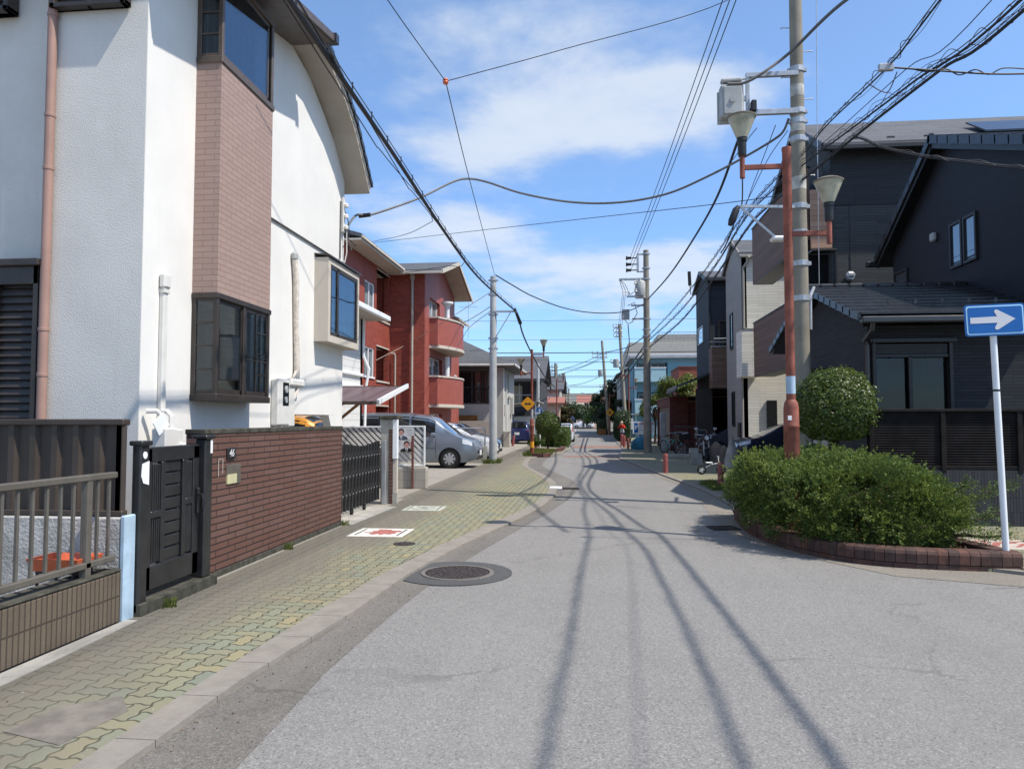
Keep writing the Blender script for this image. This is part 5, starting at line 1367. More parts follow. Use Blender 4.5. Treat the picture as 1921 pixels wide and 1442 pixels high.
simple_house('far_house','pale peach house at the far end of the street',-6,1.4,150,160,3.8,1.2,M['pinkwall'],M['beige'],((-4,-3,1,2),(-1,0,1,2)))
simple_house('far_house','cream house with brown roof far left of the street end',-16,-6.8,150,162,6.0,2.2,M['beige'],M['redroof'],((-12,-10.5,3.4,5),))
simple_house('far_house','long pale house closing the street end behind the trees',-3,9,172,184,5.4,2.0,M['beige'],M['redroof'],((-1,.5,3,4.4),(3,4.5,3,4.4)))
simple_house('far_house','dark gabled house right of the street end',6,14,150,160,5.5,2.0,M['darkhouse'],M['slate'])
p = MB(); p.box(-14,196,0,16,200,8.6)
fo = tag(p.build('distant_block', M['beige']), 'long low distant block on the horizon at the street end', 'building')
winy(ha, 13.92, 8.58, 10.42, .58, 2.62, M['glassdk'], M['black'], mull=(9.5,))
# ================================================================== lamp posts
M['frost'] = plain('weathered frosted shade', (.40,.385,.285), .35, .5, var=.25, scale=5, stain=.45)
def lamp_post(label, loc, rz=0, sc=1., group='red brown twin street lamps'):
    t = T('street_lamp', label, 'street lamp', (0,0,0), group)
    p = MB(); p.lathe([(.062,0),(.060,5.32),(.066,5.34),(.066,5.38),(0,5.39)], (0,0,0), 18); p.build('pole', M['lampred'], t, smooth=True)
    p = MB(); p.lathe([(.102,0),(.102,1.5),(.108,1.51),(.108,1.53),(.102,1.54),(.100,1.76),(.088,1.84),(.062,1.88)], (0,0,0), 20); p.build('base_sleeve', M['lampred'], t, smooth=True)
    for s, z, L in ((-1,5.12,.6),(1,4.17,.55)):
        p = MB(); p.bbox(min(0,s*L),-.022,z-.035,max(0,s*L),.022,z+.035,.006); a = p.build('arm', M['lampred'], t)
        p = MB(); p.lathe([(.036,-.15),(.036,.16)], (s*L,0,z), 14); p.build('stub', M['lampred'], a, smooth=True)
        h = MB(); h.lathe([(.052,.16),(.06,.2),(.06,.36),(.07,.37),(.07,.42)], (s*L,0,z), 16); hb_ = h.build('lamp_socket', M['black'], t, smooth=True)
        h = MB(); h.lathe([(.075,.42),(.185,.70),(.19,.72),(.17,.72),(.06,.44)], (s*L,0,z), 24); h.build('lamp_shade', M['frost'], t, smooth=True)
        h = MB(); h.lathe([(.196,.705),(.2,.725),(.14,.755),(0,.765)], (s*L,0,z), 24); h.lathe([(.012,.76),(.012,.79)], (s*L,0,z), 6); h.build('lamp_lid', plain('lamp lid', (.2,.17,.13), .6, .4) if 'lamp lid' not in bpy.data.materials else bpy.data.materials['lamp lid'], t, smooth=True)
    put(t, loc, rz, scale=sc); return t
lp = lamp_post('near tall red brown twin lamp post rising from the juniper bush', (2.71,10.55,0))
p = MB(); p.lathe([(.0625,1.96),(.0625,2.2)], (0,0,0), 18); x = p.build('blue_sticker', M['bluepaint'], lp, smooth=True)
p = MB(); p.bbox(-.07,-.106,1.6,-.02,-.095,1.66,.002); p.build('white_sticker', M['white'], lp)
l2 = lamp_post('red brown twin lamp post carrying the yellow diamond on the left pavement', (-2.67,33.5,0), PI, .89)
p = MB(); p.lathe([(.1035,.42),(.1035,.72)], (0,0,0), 20); p.build('yellow_band', M['yellowband'], l2, smooth=True)
p = MB(); p.lathe([(.063,1.9),(.063,2.35)], (0,0,0), 20); p.build('pale_band', M['palepole'], l2, smooth=True)
lamp_post('distant twin lamp post in front of the teal apartments', (2.95,60,0), 0, 1.0)
lamp_post('distant lamp post with the children warning diamond', (1.95,82,0), PI, .84)
lamp_post('distant twin lamp post beyond the round street tree', (-3.06,66,0), PI, .98)
lamp_post('farthest lamp post beyond the white van', (2.0,112,0), 0, 1.0)
# ================================================================== bollards
def bollard(label, loc, sc=1., tilt=0):
    t = T('bollard', label, 'bollard', (0,0,0), 'red pavement bollards')
    p = MB(); p.lathe([(.072,0),(.072,.47),(.066,.475),(.066,.49),(.072,.495),(.072,.56),(.06,.585),(0,.59)], (0,0,0), 18); p.build('post', M['bollard'], t, smooth=True)
    put(t, loc, 0, scale=sc); t.rotation_euler[1] = tilt
    return t
bollard('red bollard standing alone on the right pavement edge', (2.22,23.1,0))
bollard('red bollard half hidden by the juniper bush', (3.1,18.6,0))
bollard('red bollard nearest the teal tarpaulin', (2.03,42.6,0))
bollard('red bollard between the tarpaulin and the person in red', (1.9,44.6,0), 1.15)
bollard('taller pale red bollard behind the others near the person', (1.86,47,0), 1.25)
bollard('red bollard just right of the left lamp post base', (-3.25,43.5,0), .95)
bollard('tilted salmon bollard left of the dark blue hatchback', (-4.85,45.9,0), 1.1, .12)
p = MB(); p.lathe([(.035,0),(.035,.78),(0,.79)], (0,0,0), 12)
o = tag(p.build('white_marker_post', M['white'], smooth=True), 'slim white marker post by the round street tree', 'post'); o.location = (-2.95,42.8,0)
# ================================================================== signs
def Mxz(loc):   # text facing -Y
    return Matrix.Translation(Vector(loc)) @ Matrix.Rotation(PI/2, 4, 'X')
sp = T('sign_post', 'white tilted pole of the one way arrow sign', 'sign post', (4.52,8.8,0))
p = MB(); p.tube([(4.52,8.8,0),(4.445,8.8,2.82)], .0335, 18)
p.build('pole', M['white'], sp, smooth=True)
p = MB(); p.lathe([(.0345,-.012),(.0345,.012)], (4.469,8.8,1.93), 18); p.build('dark_band', M['black'], sp)
def rrect(w, h, r, n=6):
    pts = []
    for cx, cz, a0 in ((w/2-r,h/2-r,0),(-w/2+r,h/2-r,PI/2),(-w/2+r,-h/2+r,PI),(w/2-r,-h/2+r,3*PI/2)):
        for i in range(n+1): a = a0+PI/2*i/n; pts.append((cx+r*math.cos(a), cz+r*math.sin(a)))
    return pts
sg = T('one_way_sign', 'blue rectangular one way sign with a white right arrow', 'traffic sign', (4.448,8.745,2.71))
sg['_w'] = (0,0,0)
def plate(mb, pts, y, t): mb.prism([(x,y,z) for x, z in pts], (0,t,0))
p = MB(); plate(p, rrect(.645,.35,.035), 0, .018); p.build('sign_plate', M['signblue'], sg)
p = MB(); plate(p, rrect(.615,.32,.028), -.003, .002); p.build('sign_border', M['signedge'], sg)
p = MB(); plate(p, rrect(.585,.29,.02), -.006, .002); p.build('sign_face', M['signblue'], sg)
p = MB(); ar = [(-.27,.032),(.02,.036),(-.008,.088),(-.003,.106),(.012,.113),(.028,.110),(.215,.004),(.028,-.108),(.01,-.112),(-.006,-.104),(-.01,-.088),(.02,-.034),(-.27,-.034)]
plate(p, ar, -.009, .002); p.build('arrow', M['signwhite'], sg)
p = MB(); p.bbox(-.04,.018,-.1,.04,.06,-.07,.004); p.bbox(-.04,.018,.07,.04,.06,.1,.004); p.build('clamp', M['galv'], sg)
sg.rotation_euler = (0, R(-2.2), R(3))
def diamond(label, loc, d, kind):
    t = T('warning_sign', label, 'traffic sign', loc); t['_w'] = (0,0,0)
    p = MB(); k = .07*d
    pts = [(d/2-k,-k),(d/2-k*.35,0),(d/2-k,k),(k,d/2-k),(0,d/2-k*.35),(-k,d/2-k),(-d/2+k,k),(-d/2+k*.35,0),(-d/2+k,-k),(-k,-d/2+k),(0,-d/2+k*.35),(k,-d/2+k)]
    plate(p, pts, 0, .02); p.build('sign_plate', M['signyellow'], t)
    p = MB()
    if kind == 'bump':
        pts = [(-.22*d,-.07*d)]+[(-.22*d+.44*d*i/24, -.02*d+.09*d*abs(math.sin(2*PI*i/24))) for i in range(25)]+[(.22*d,-.07*d)]
        plate(p, pts, -.004, .003)
    else:
        for x, h in ((-.09*d,.30*d),(.08*d,.24*d)):
            plate(p, [(x+.045*d*math.cos(2*PI*i/10), h*.55+.045*d*math.sin(2*PI*i/10)) for i in range(10)], -.004, .003)
            plate(p, [(x-.05*d,h*.38),(x+.05*d,h*.38),(x+.07*d,-.05*d),(x+.09*d,-.22*d),(x+.04*d,-.22*d),(x,-.05*d),(x-.06*d,-.22*d),(x-.1*d,-.22*d),(x-.06*d,-.03*d)], -.004, .003)
    p.build('symbol', M['black'], t); return t
diamond('yellow diamond bump warning sign on the left lamp post', (-2.85,33.4,2.34), .66, 'bump')
diamond('small yellow diamond sign of two children on the far lamp post', (1.98,81.85,2.45), .92, 'child')
def bluesign(label, loc, r, h, kind):
    t = T('round_sign', label, 'traffic sign', loc); t['_w'] = (0,0,0)
    p = MB(); plate(p, [(r*math.cos(2*PI*i/28), r*math.sin(2*PI*i/28)) for i in range(28)], 0, .02); p.build('sign_plate', M['signblue'], t)
    p = MB(); q = [(math.cos(2*PI*i/28), math.sin(2*PI*i/28)) for i in range(28)]
    for i in range(28):
        a, b = q[i], q[(i+1) % 28]
        plate(p, [(a[0]*r*.9,a[1]*r*.9),(b[0]*r*.9,b[1]*r*.9),(b[0]*r*.97,b[1]*r*.97),(a[0]*r*.97,a[1]*r*.97)], -.003, .002)
    p.build('rim_line', M['signwhite'], t)
    p = MB(); s = r
    plate(p, [(.1*s,-.5*s),(.34*s,-.5*s),(.34*s,.2*s),(.52*s,.2*s),(.22*s,.65*s),(-.08*s,.2*s),(.1*s,.2*s)], -.004, .003)
    plate(p, [(-.62*s,-.5*s),(.1*s,-.5*s),(.1*s,-.3*s),(-.2*s,-.1*s),(-.62*s,-.34*s)] if kind else [(-.5*s,-.55*s),(.1*s,-.2*s),(.1*s,.05*s),(-.3*s,-.2*s)], -.005, .003)
    p.build('arrow', M['signwhite'], t)
    p = MB(); p.tube([(.02,.05,r*.6),(.02,.05,-h)], .035, 8); p.build('pole', M['white'], t)
bluesign('round blue sign peeking over the round street tree', (-3.65,51.5,2.2), .33, 2.2, True)
bluesign('round blue sign above the white van, left one', (-3.35,84,2.0), .36, 2.0, False)
bluesign('round blue sign above the white van, right one', (-2.3,86,1.75), .34, 1.75, False)
pk = T('parking_sign', 'white parking board with blue P strip and red heading', 'sign', (3.72,55,0)); pk['_w'] = (0,0,0)
p = MB(); plate(p, rrect(1.5,.88,.05), 0, .04)
W0 = Matrix.Translation((0,0,1.06))
o = p.build('board', M['white'], pk); o.data.transform(W0)
p = MB(); plate(p, [(-.66,-.36),(-.38,-.36),(-.38,.36),(-.66,.36)], -.004, .003); o = p.build('blue_strip', M['signblue'], pk); o.data.transform(W0)
p = MB(); plate(p, [(-.34,.2),(.7,.2),(.7,.38),(-.34,.38)], -.004, .003); o = p.build('red_heading', MPOSTR, pk); o.data.transform(W0)
p = MB()
for i in range(6): plate(p, [(-.27+i*.16,.235),(-.16+i*.16,.235),(-.16+i*.16,.345),(-.27+i*.16,.345)], -.007, .002); plate(p, [(-.25+i*.16,.26),(-.18+i*.16,.26),(-.18+i*.16,.29),(-.25+i*.16,.29)], -.0075, .0005)
o = p.build('heading_glyphs', M['signwhite'], pk); o.data.transform(W0)
p = MB()
for a, b, z, h in ((-.3,-.08,.03,.05),(.0,.55,.03,.06),(-.28,-.18,-.2,.07),(-.1,.5,-.2,.06),(.05,.45,-.3,.03)): plate(p, [(a,z),(b,z),(b,z+h),(a,z+h)], -.004, .003)
o = p.build('text_lines', M['greybox'], pk); o.data.transform(W0)
text_part('letter', 'P', .42, M['signwhite'], pk, W0 @ Mxz((-.52,-.008,-.02)), .002)
p = MB(); p.tube([(-.35,.08,.65),(-.35,.08,0)], .04, 8); p.tube([(.45,.08,.65),(.45,.08,0)], .04, 8); p.build('legs', M['white'], pk)
p = MB(); p.box(2.72,58.5,.9,3.2,58.54,1.75); p.box(2.93,58.54,0,2.99,58.6,.9)
tag(p.build('notice_board', M['white']), 'small white notice board behind the distant red lamp post', 'notice board')
p = MB(); p.bbox(3.55,39.6,.75,3.85,39.85,2.0,.03); p.bbox(3.6,39.62,0,3.8,39.8,.75,.02)
tag(p.build('utility_cabinet', M['greybox']), 'narrow grey utility cabinet between the second pole and the garage', 'cabinet')
# ================================================================== poles
def bands(mb, x, y, zs, r, w=.05):
    for z in zs: mb.lathe([(r*1.0,-w),(r+.018,-w),(r+.018,w),(r,w)], (x,y,z), 16); mb.bbox(x+r,y-.03,z-.035,x+r+.06,y+.03,z+.035,.006); mb.bbox(x-r-.06,y-.03,z-.035,x-r,y+.03,z+.035,.006)
UP = (3.94,14.5)
u = T('utility_pole', 'tall concrete utility pole with a grey cable box behind the near lamp post', 'utility pole', (*UP,0))
def prd(z): return .157-.0043*z
p = MB(); p.lathe([(prd(z),z) for z in (0,2,4,6,8,10,12.4)]+[(0,12.41)], (*UP,0), 24); p.build('shaft', M['polecon'], u, smooth=True)
p = MB()
for yy in (132,210,228,262,388,438,495,560): z = gy(1500,yy,14.5)[2]; bands(p, *UP, [z], prd(z))
build_each(p, 'pole_band', M['galv'], u)
p = MB()
for i, yy in enumerate((52,98,145,187,277,330,-20,-60)):
    z = gy(1500,yy,14.5)[2]; s = 1 if i % 2 else -1
    p.tube([(UP[0]+s*prd(z)*.9,UP[1],z),(UP[0]+s*(prd(z)+.16),UP[1],z+.01)], .009, 6); p.lathe([(.016,-.008),(.016,.008)], (UP[0]+s*(prd(z)+.16),UP[1],z), 6, 'x')
build_each(p, 'step_bolt', M['galv'], u)
p = MB()
for yy, h in ((172,.11),(240,.09),(263,.06),(345,.12)): z = gy(1500,yy,14.5)[2]; p.lathe([(prd(z)+.003,-h),(prd(z)+.003,h)], (*UP,z), 24)
build_each(p, 'paint_patch', plain('pale paint patch', (.42,.41,.37), .85, .2, var=.3, scale=6), u)
za = gy(1480,138,14.4)[2]; zb = gy(1480,208,14.4)[2]
xa = gy(1402,150,14.4)[0]
p = MB(); p.bbox(xa-.03,14.36,za-.05,UP[0],14.44,za+.04,.006); p.bbox(xa+.08,14.36,zb-.06,UP[0],14.44,zb+.04,.006); p.bbox(xa-.035,14.37,zb-.1,xa+.035,14.43,za+.03,.006); p.bbox(xa-.2,14.38,za-.5,xa,14.42,za-.4,.006); build_each(p, 'cross_arm', M['galv'], u)
b0 = gy(1350,226,14.35); b1 = gy(1392,163,14.35)
p = MB(); p.bbox(b0[0],14.2,b0[2],b1[0],14.42,b1[2],.03); p.bbox(b0[0]+.05,14.17,b0[2]+.05,b1[0]-.03,14.21,b1[2]-.05,.015); bx = p.build('junction_box', M['greybox'], u)
p = MB(); p.bbox(b0[0]-.03,14.4,b0[2]-.05,b1[0]+.04,14.46,b1[2]-.06,.01); p.lathe([(.05,-.02),(.055,0),(.05,.02)], ((b0[0]+b1[0])/2,14.168,(b0[2]+b1[2])/2), 14, 'y'); p.build('box_mount', M['greybox'], bx)
p = MB()
for k in range(4): p.tube([(b0[0]+.06+.1*k,14.3,b1[2]),(b0[0]+.06+.1*k,14.3,b1[2]+.1),(b0[0]+.2+.1*k,14.3,b1[2]+.14)], .022, 7)
p.bbox(b0[0]+.02,14.22,b1[2]+.06,b1[0]-.02,14.38,b1[2]+.13,.02); p.build('box_glands', M['greybox'], bx)
p = MB(); c = gy(1413,200,14.35); p.bbox(c[0]-.05,14.25,c[2]-.12,c[0]+.05,14.4,c[2]+.1,.02); p.build('splice', M['black'], u)
# street light bracket on the pole
q0 = gy(1388,387,14.3); q1 = gy(1490,388,14.4); q2 = gy(1458,448,14.2)
sl_ = T('pole_light', 'small white street light on a bracket arm low on the concrete pole', 'street light', q2)
p = MB(); p.bar(q0, q1, .04, .05); p.bar(q0, q2, .04, .04); p.build('bracket', M['galv'], sl_)
p = MB(); p.bbox(q2[0]-.12,14.05,q2[2]-.05,q2[0]+.16,14.3,q2[2]+.03,.03); p.build('lamp_head', M['white'], sl_)
c = gy(1376,406,14.3)
p = MB(); p.tube([(c[0]-.07,14.3,c[2]-.17),(c[0]-.03,14.3,c[2]-.08),(c[0]+.05,14.3,c[2]+.12),(c[0]+.09,14.3,c[2]+.2)], [.04,.07,.07,.03], 10)
tag(p.build('cable_closure', M['cable'], smooth=True), 'black cable splice closure hanging left of the concrete pole', 'cable closure')
p = MB(); e = gy(1532,552,16.6); p.tube([(UP[0]+.17,14.5,3.3),(UP[0]+.2,14.6,3.95),(UP[0]+.5,15.4,4.25)], .03, 8)
p.build('stay_arm', M['galv'], u)
# left pale pole
LPX, LPY = -3.69, 27.9
u2 = T('steel_pole', 'pale slim steel cable pole at the kerb before the parked silver van', 'utility pole', (LPX,LPY,0))
p = MB(); p.lathe([(.155,0),(.15,1.5),(.135,4),(.115,7.05),(0,7.06)], (LPX,LPY,0), 18); p.build('shaft', M['palepole'], u2, smooth=True)
p = MB(); bands(p, LPX, LPY, [4.3,4.7,5.6,6.35,6.9], .125, .03); build_each(p, 'pole_band', M['galv'], u2)
a = gy(968,583,27.8); p = MB(); p.bar((LPX,LPY-.1,a[2]-.02),(a[0]+.05,LPY-.1,a[2]-.02),.06,.07); p.bar((LPX+.1,LPY-.1,a[2]-1.0),(a[0]-.2,LPY-.1,a[2]-.05),.03,.03); p.build('cross_arm', M['galv'], u2)
p = MB(); p.tube([gy(966,580,27.75),gy(976,606,28.7)], [.05,.075], 8); tag(p.build('cable_clamp', M['cable'], smooth=True), 'thick black cable joint at the arm of the pale steel pole', 'clamp')
p = MB(); p.tube([(LPX+.1,LPY-.1,4.6),(LPX-.05,LPY-.14,4.35),(LPX-.14,LPY-.05,4.1)], .02, 6); p.tube([(LPX+.12,LPY-.1,4.4),(LPX-.05,LPY-.14,4.15),(LPX-.14,LPY-.05,3.9)], .02, 6); p.build('wrap_band', M['greybox'], u2)
# second concrete pole with transformer
P2 = (2.78,38.0)
u3 = T('utility_pole', 'concrete pole with drum transformer and three insulators down the right side', 'utility pole', (*P2,0))
p = MB(); p.lathe([(.2,0),(.185,3),(.16,6),(.135,10.2),(0,10.22)], (*P2,0), 18); p.build('shaft', M['polecon'], u3, smooth=True)
Z2 = lambda y: EYE+(788-y)/1400*38.0
X2 = lambda x: (x-1110)/1400*38.0
p = MB(); bands(p, *P2, [Z2(y) for y in (478,505,525,600,620,632,655,700)], .15, .03); build_each(p, 'pole_band', M['galv'], u3)
p = MB(); p.bbox(X2(1162),37.95,Z2(527),X2(1216),38.05,Z2(523),.01); p.bbox(X2(1195),37.95,Z2(512),X2(1199),38.05,Z2(481),.01); p.bbox(X2(1195),37.95,Z2(512.5),P2[0],38.02,Z2(510),.01); p.bbox(X2(1195),37.95,Z2(480),P2[0],38.02,Z2(477),.01); p.bbox(X2(1176),37.95,Z2(559),X2(1210),38.02,Z2(556),.01); p.bbox(X2(1186),37.95,Z2(601),P2[0],38.02,Z2(598),.01); p.bbox(X2(1184),37.95,Z2(576),P2[0],38.02,Z2(573),.01); build_each(p, 'cross_arm', M['galv'], u3)
for yy in (485,497,508):
    p = MB(); x = X2(1183); p.lathe([(.02,-.22),(.11,-.2),(.11,-.14),(.05,-.12),(.09,-.06),(.05,-.03),(.09,.02),(.03,.06),(.03,.35)], (x,38,Z2(yy)), 10, 'x'); p.build('insulator', M['black'], u3)
p = MB(); p.lathe([(.0,0),(.24,0),(.26,.05),(.26,.72),(.2,.8),(0,.82)], (X2(1201),37.85,Z2(559)), 18); tr_ = p.build('transformer', M['greybox'], u3, smooth=True)
p = MB()
for dx, dz in ((-.26,.6),(.0,.7),(-.22,.2)): p.lathe([(.05,0),(.07,.04),(.04,.1),(.06,.14),(0,.18)], (X2(1201)+dx,37.65,Z2(559)+dz), 8)
p.bbox(X2(1192),37.7,Z2(562),X2(1210),38,Z2(559),.01); p.build('bushing', M['offwhite'], tr_)
p = MB(); p.bbox(X2(1167),37.85,Z2(600),X2(1181),38.1,Z2(582),.02); p.build('control_box', M['greybox'], u3)
p = MB()
for k in range(3): p.lathe([(.03,-.1),(.07,-.08),(.04,0),(.07,.06),(.02,.1)], (X2(1170+5*k),37.95,Z2(551)), 8)
build_each(p, 'cutout_fuse', M['white'], u3)
p = MB()
for k in range(3): p.tube([(X2(1163),38,Z2(525)),(X2(1165+4*k),37.9,Z2(535)),(X2(1170+5*k),37.95,Z2(549))], .014, 5)
p.tube([(X2(1178),37.9,Z2(575)),(X2(1190),37.8,Z2(570)),(X2(1195),37.8,Z2(590)),(X2(1186),37.8,Z2(606)),(X2(1178),37.8,Z2(610)),(X2(1172),37.8,Z2(602))], .02, 5)
p.tube([(X2(1182),37.9,Z2(555)),(X2(1190),37.8,Z2(550)),(X2(1193),37.8,Z2(538))], .016, 5)
build_each(p, 'jumper_cable', M['cable'], u3)
def farpole(label, base, top, r, arms, group='distant utility poles'):
    t = T('utility_pole', label, 'utility pole', base, group)
    p = MB(); p.tube([base, top], [r, r*.7], 10); p.build('shaft', M['polecon'], t, smooth=True)
    p = MB()
    for f, w in arms:
        c = Vector(base).lerp(Vector(top), f); p.bbox(c.x-w,c.y-.05,c.z-.05,c.x+w*.4,c.y+.05,c.z+.05,.01)
        for s in (-1,-.5,.3): p.lathe([(.03,.05),(.09,.1),(.05,.2),(.08,.28),(0,.3)], (c.x+w*s,c.y,c.z), 8)
    build_each(p, 'cross_arm', M['galv'], t)
    if len(arms) > 2:
        c = Vector(base).lerp(Vector(top), .62); p = MB(); p.lathe([(0,0),(.24,0),(.26,.05),(.26,.7),(0,.8)], (c.x-.5,c.y,c.z), 12); p.build('transformer', M['greybox'], t, smooth=True)
    return t
farpole('leaning distant utility pole beside the far red lamp post', (2.95,64.5,0), (2.42,65,9.9), .17, [(.97,.5),(.93,.5),(.89,.5),(.66,.9)])
farpole('leaning farthest pole above the children warning diamond', (1.95,84.5,0), (1.2,85,10.6), .2, [(.86,1.2),(.82,1.2),(.5,.6)])
farpole('distant pole left of the street with four cross arms', (-3.8,80,0), (-3.85,80,7.7), .2, [(.95,.7),(.9,.7),(.85,.7)])
farpole('thin distant pole second from left in the far cluster', (-4.0,95,0), (-4.0,95,7.4), .2, [(.95,.6),(.85,.6)])
farpole('distant pole third from left in the far cluster', (-4.2,110,0), (-4.2,110,8.2), .2, [(.95,.7),(.86,.7)])
farpole('distant pole fourth from left in the far cluster', (-4.4,128,0), (-4.4,128,8.2), .22, [(.95,.8),(.86,.8)])
farpole('farthest pole at the right of the far left cluster', (-4.6,150,0), (-4.6,150,8.0), .24, [(.95,.9),(.86,.9)])
for lab, X_, Y_, h in (('slim pale pole behind the round blue sign',-3.75,52.5,5.6),('second slim pale pole beyond the dark house',-4.4,71,5.2)):
    p = MB(); p.lathe([(.13,0),(.1,h),(0,h+.02)], (X_,Y_,0), 12); tag(p.build('pale_pole', M['palepole'], smooth=True), lab, 'pole')
# ================================================================== wires
def catmull(pts, n=8):
    P = [Vector(p) for p in pts]; P = [2*P[0]-P[1]]+P+[2*P[-1]-P[-2]]; out = []
    for i in range(1, len(P)-2):
        for k in range(n):
            t = k/n; a, b, c, d = P[i-1], P[i], P[i+1], P[i+2]
            out.append(.5*((2*b)+(c-a)*t+(2*a-5*b+4*c-d)*t*t+(3*b-a-3*c+d)*t**3))
    out.append(P[-2]); return out
def sagline(a, b, sag, n=24):
    a, b = Vector(a), Vector(b); return [a.lerp(b, i/n)-Vector((0,0,4*sag*(i/n)*(1-i/n))) for i in range(n+1)]
def wire(label, pts, r, mat='cable', name='overhead_wire', cat='wire', n=5, group=None, smooth=True):
    if smooth and len(pts) > 2: pts = catmull(pts)
    p = MB(); p.tube(pts, r, n)
    return tag(p.build(name, M[mat], smooth=True), label, cat, group)
def bundle(label, pts, r=.018, loops=.06, step=.55, seed=1, hooks=False, mess=.05, seg=8):
    rr = random.Random(seed)
    t = T('cable_bundle', label, 'cable', pts[0])
    C = catmull(pts, seg)
    p = MB(); p.tube(C, r, 7); p.build('main_cable', M['cable'], t, smooth=True)
    up = [c+Vector((0,0,mess)) for c in C]
    p = MB(); p.tube(up, .007, 5); p.build('messenger_wire', M['greycable'], t, smooth=True)
    L = [0]
    for a, b in zip(C, C[1:]): L.append(L[-1]+(b-a).length)
    def at(s):
        s = max(0, min(s, L[-1]-1e-6)); i = max(j for j in range(len(L)) if L[j] <= s); i = min(i, len(C)-2); return C[i].lerp(C[i+1], (s-L[i])/(L[i+1]-L[i]))
    p = MB()
    if hooks:
        s = .3
        while s < L[-1]: a = at(s); p.bar(a-Vector((0,0,.03)), a+Vector((.0,0,mess+.035)), .012, .02, (0,1,0)); s += step*.8
    else:
        s = 0; path = []; up_ = True
        while s < L[-1]:
            a = at(s); off = Vector((rr.uniform(-.04,.04), 0, mess+loops if up_ else -.01)); path.append(a+off); up_ = not up_; s += step*rr.uniform(.35,.65)
        if len(path) > 3: p.tube(catmull(path, 4), .0045, 4)
        path = []; s = 0
        while s < L[-1]: a = at(s); path.append(a+Vector((rr.uniform(-.06,.06),0,rr.uniform(-.05,loops+.05)))); s += step*rr.uniform(.7,1.3)
        if len(path) > 3: p.tube(catmull(path, 4), .004, 4)
    p.build('lashing_wire', M['cable'], t, smooth=True); return t
# left heavy cable
bundle('heavy black cable running down the left side past the pale steel pole', [(-2.5,-14,7.2),(-2.55,-6,6.2),(-2.62,2,5.5),gx(610,100,-2.7),gx(740,292,-2.82),gx(832,432,-3.02),gx(890,512,-3.3),gy(932,553,26.0),gy(968,584,27.8)], .030, hooks=True, step=1.1, mess=.1)
wire('black cable dropping from the pale steel pole into the far distance', [gy(968,584,27.8),gy(974,600,28.6),gy(980,624,30),gy(994,656,33.4),gy(1016,697,42),gy(1030,716,52),gy(1044,728,75)], .032)
wire('thin service wire beside the heavy left cable', [(-2.7,-6,6.4),gx(627,150,-2.75),gx(720,290,-2.85),gx(800,385,-3.1),gx(812,415,-3.2)], .007)
wire('second thin wire below the heavy left cable', [(-2.4,-8,6.6),gx(700,240,-2.7),gx(790,380,-2.9),gx(900,515,-3.3),gy(928,540,27.8)], .007)
# span wires with the ceramic knob
J = gy(836,153,12.5)
wire('thin wire from the top edge down to the ceramic knob', [gy(640,-140,9.2),gy(727,0,10.6),J], .008)
wire('thin wire from the ceramic knob up to the right pole top', [J,gy(1060,92,13.3),gy(1360,3,14.0),(4.2,14.5,10.9)], .008)
J2 = gy(880,334,17.0)
wire('thin wire from the ceramic knob to the pale steel pole', [J,J2,gy(928,516,27.9)], .009)
p = MB(); p.lathe([(.0,-.05),(.04,-.045),(.052,-.02),(.044,0),(.052,.02),(.04,.045),(0,.05)], J, 12); tag(p.build('ceramic_insulator', M['orange'], smooth=True), 'brown ceramic knob where three thin wires meet in the sky', 'insulator')
# cross street sagging cable
wire('thick grey cable sagging across the street from the stucco house', [(XW+.05,14.2,5.35),gy(668,404,14.6),gy(690,404,14.9),gy(730,392,15.4),gy(790,370,16.1),gy(850,341,16.8),J2-Vector((0,0,.02)) if isinstance(J2, Vector) else (J2[0],J2[1],J2[2]-.02),gy(915,342,17.0),gy(980,363,16.8),gy(1070,379,16.5),gy(1160,380,16.1),gy(1250,364,15.7),gy(1330,330,15.3),gy(1400,293,15.0),gy(1452,262,14.7),gy(1470,246,14.55),gy(1480,222,14.45)], .024, 'greycable')
p = MB(); c = gy(684,405,14.8); p.tube([(c[0]-.12,14.8,c[2]),(c[0]+.12,14.8,c[2]+.02)], .045, 8); tag(p.build('cable_clamp', M['cable']), 'black clamp on the sagging cable near the stucco house', 'clamp')
# pole cables
wire('thick cable from upper right to the grey box on the concrete pole', [gy(1760,-110,9.5),gy(1580,6,12.4),gy(1483,98,14.25),gy(1430,138,14.2),gy(1395,156,14.2),gy(1365,158,14.2)], .03, 'greycable')
wire('thick dark cable curving from the grey box to the second pole', [gy(1408,205,14.4),gy(1384,265,15.5),gy(1345,370,18.5),gy(1300,450,23),gy(1255,517,29),gy(1215,562,37.8)], .03)
for k, (xn, xf, yf) in enumerate(((1356,1183,485),(1369,1183.5,497),(1381,1184,508))):
    a = gy(xn,0,16.0); f = (X2(xf),38,Z2(yf))
    n_ = Vector(a)+(Vector(a)-Vector(f))*.9
    wire(f"power line from the top edge to the {('highest','middle','lowest')[k]} insulator on the second pole", [tuple(n_+Vector((0,0,.5))),a,tuple(Vector(a).lerp(Vector(f),.5)-Vector((0,0,.12))),f], .012)
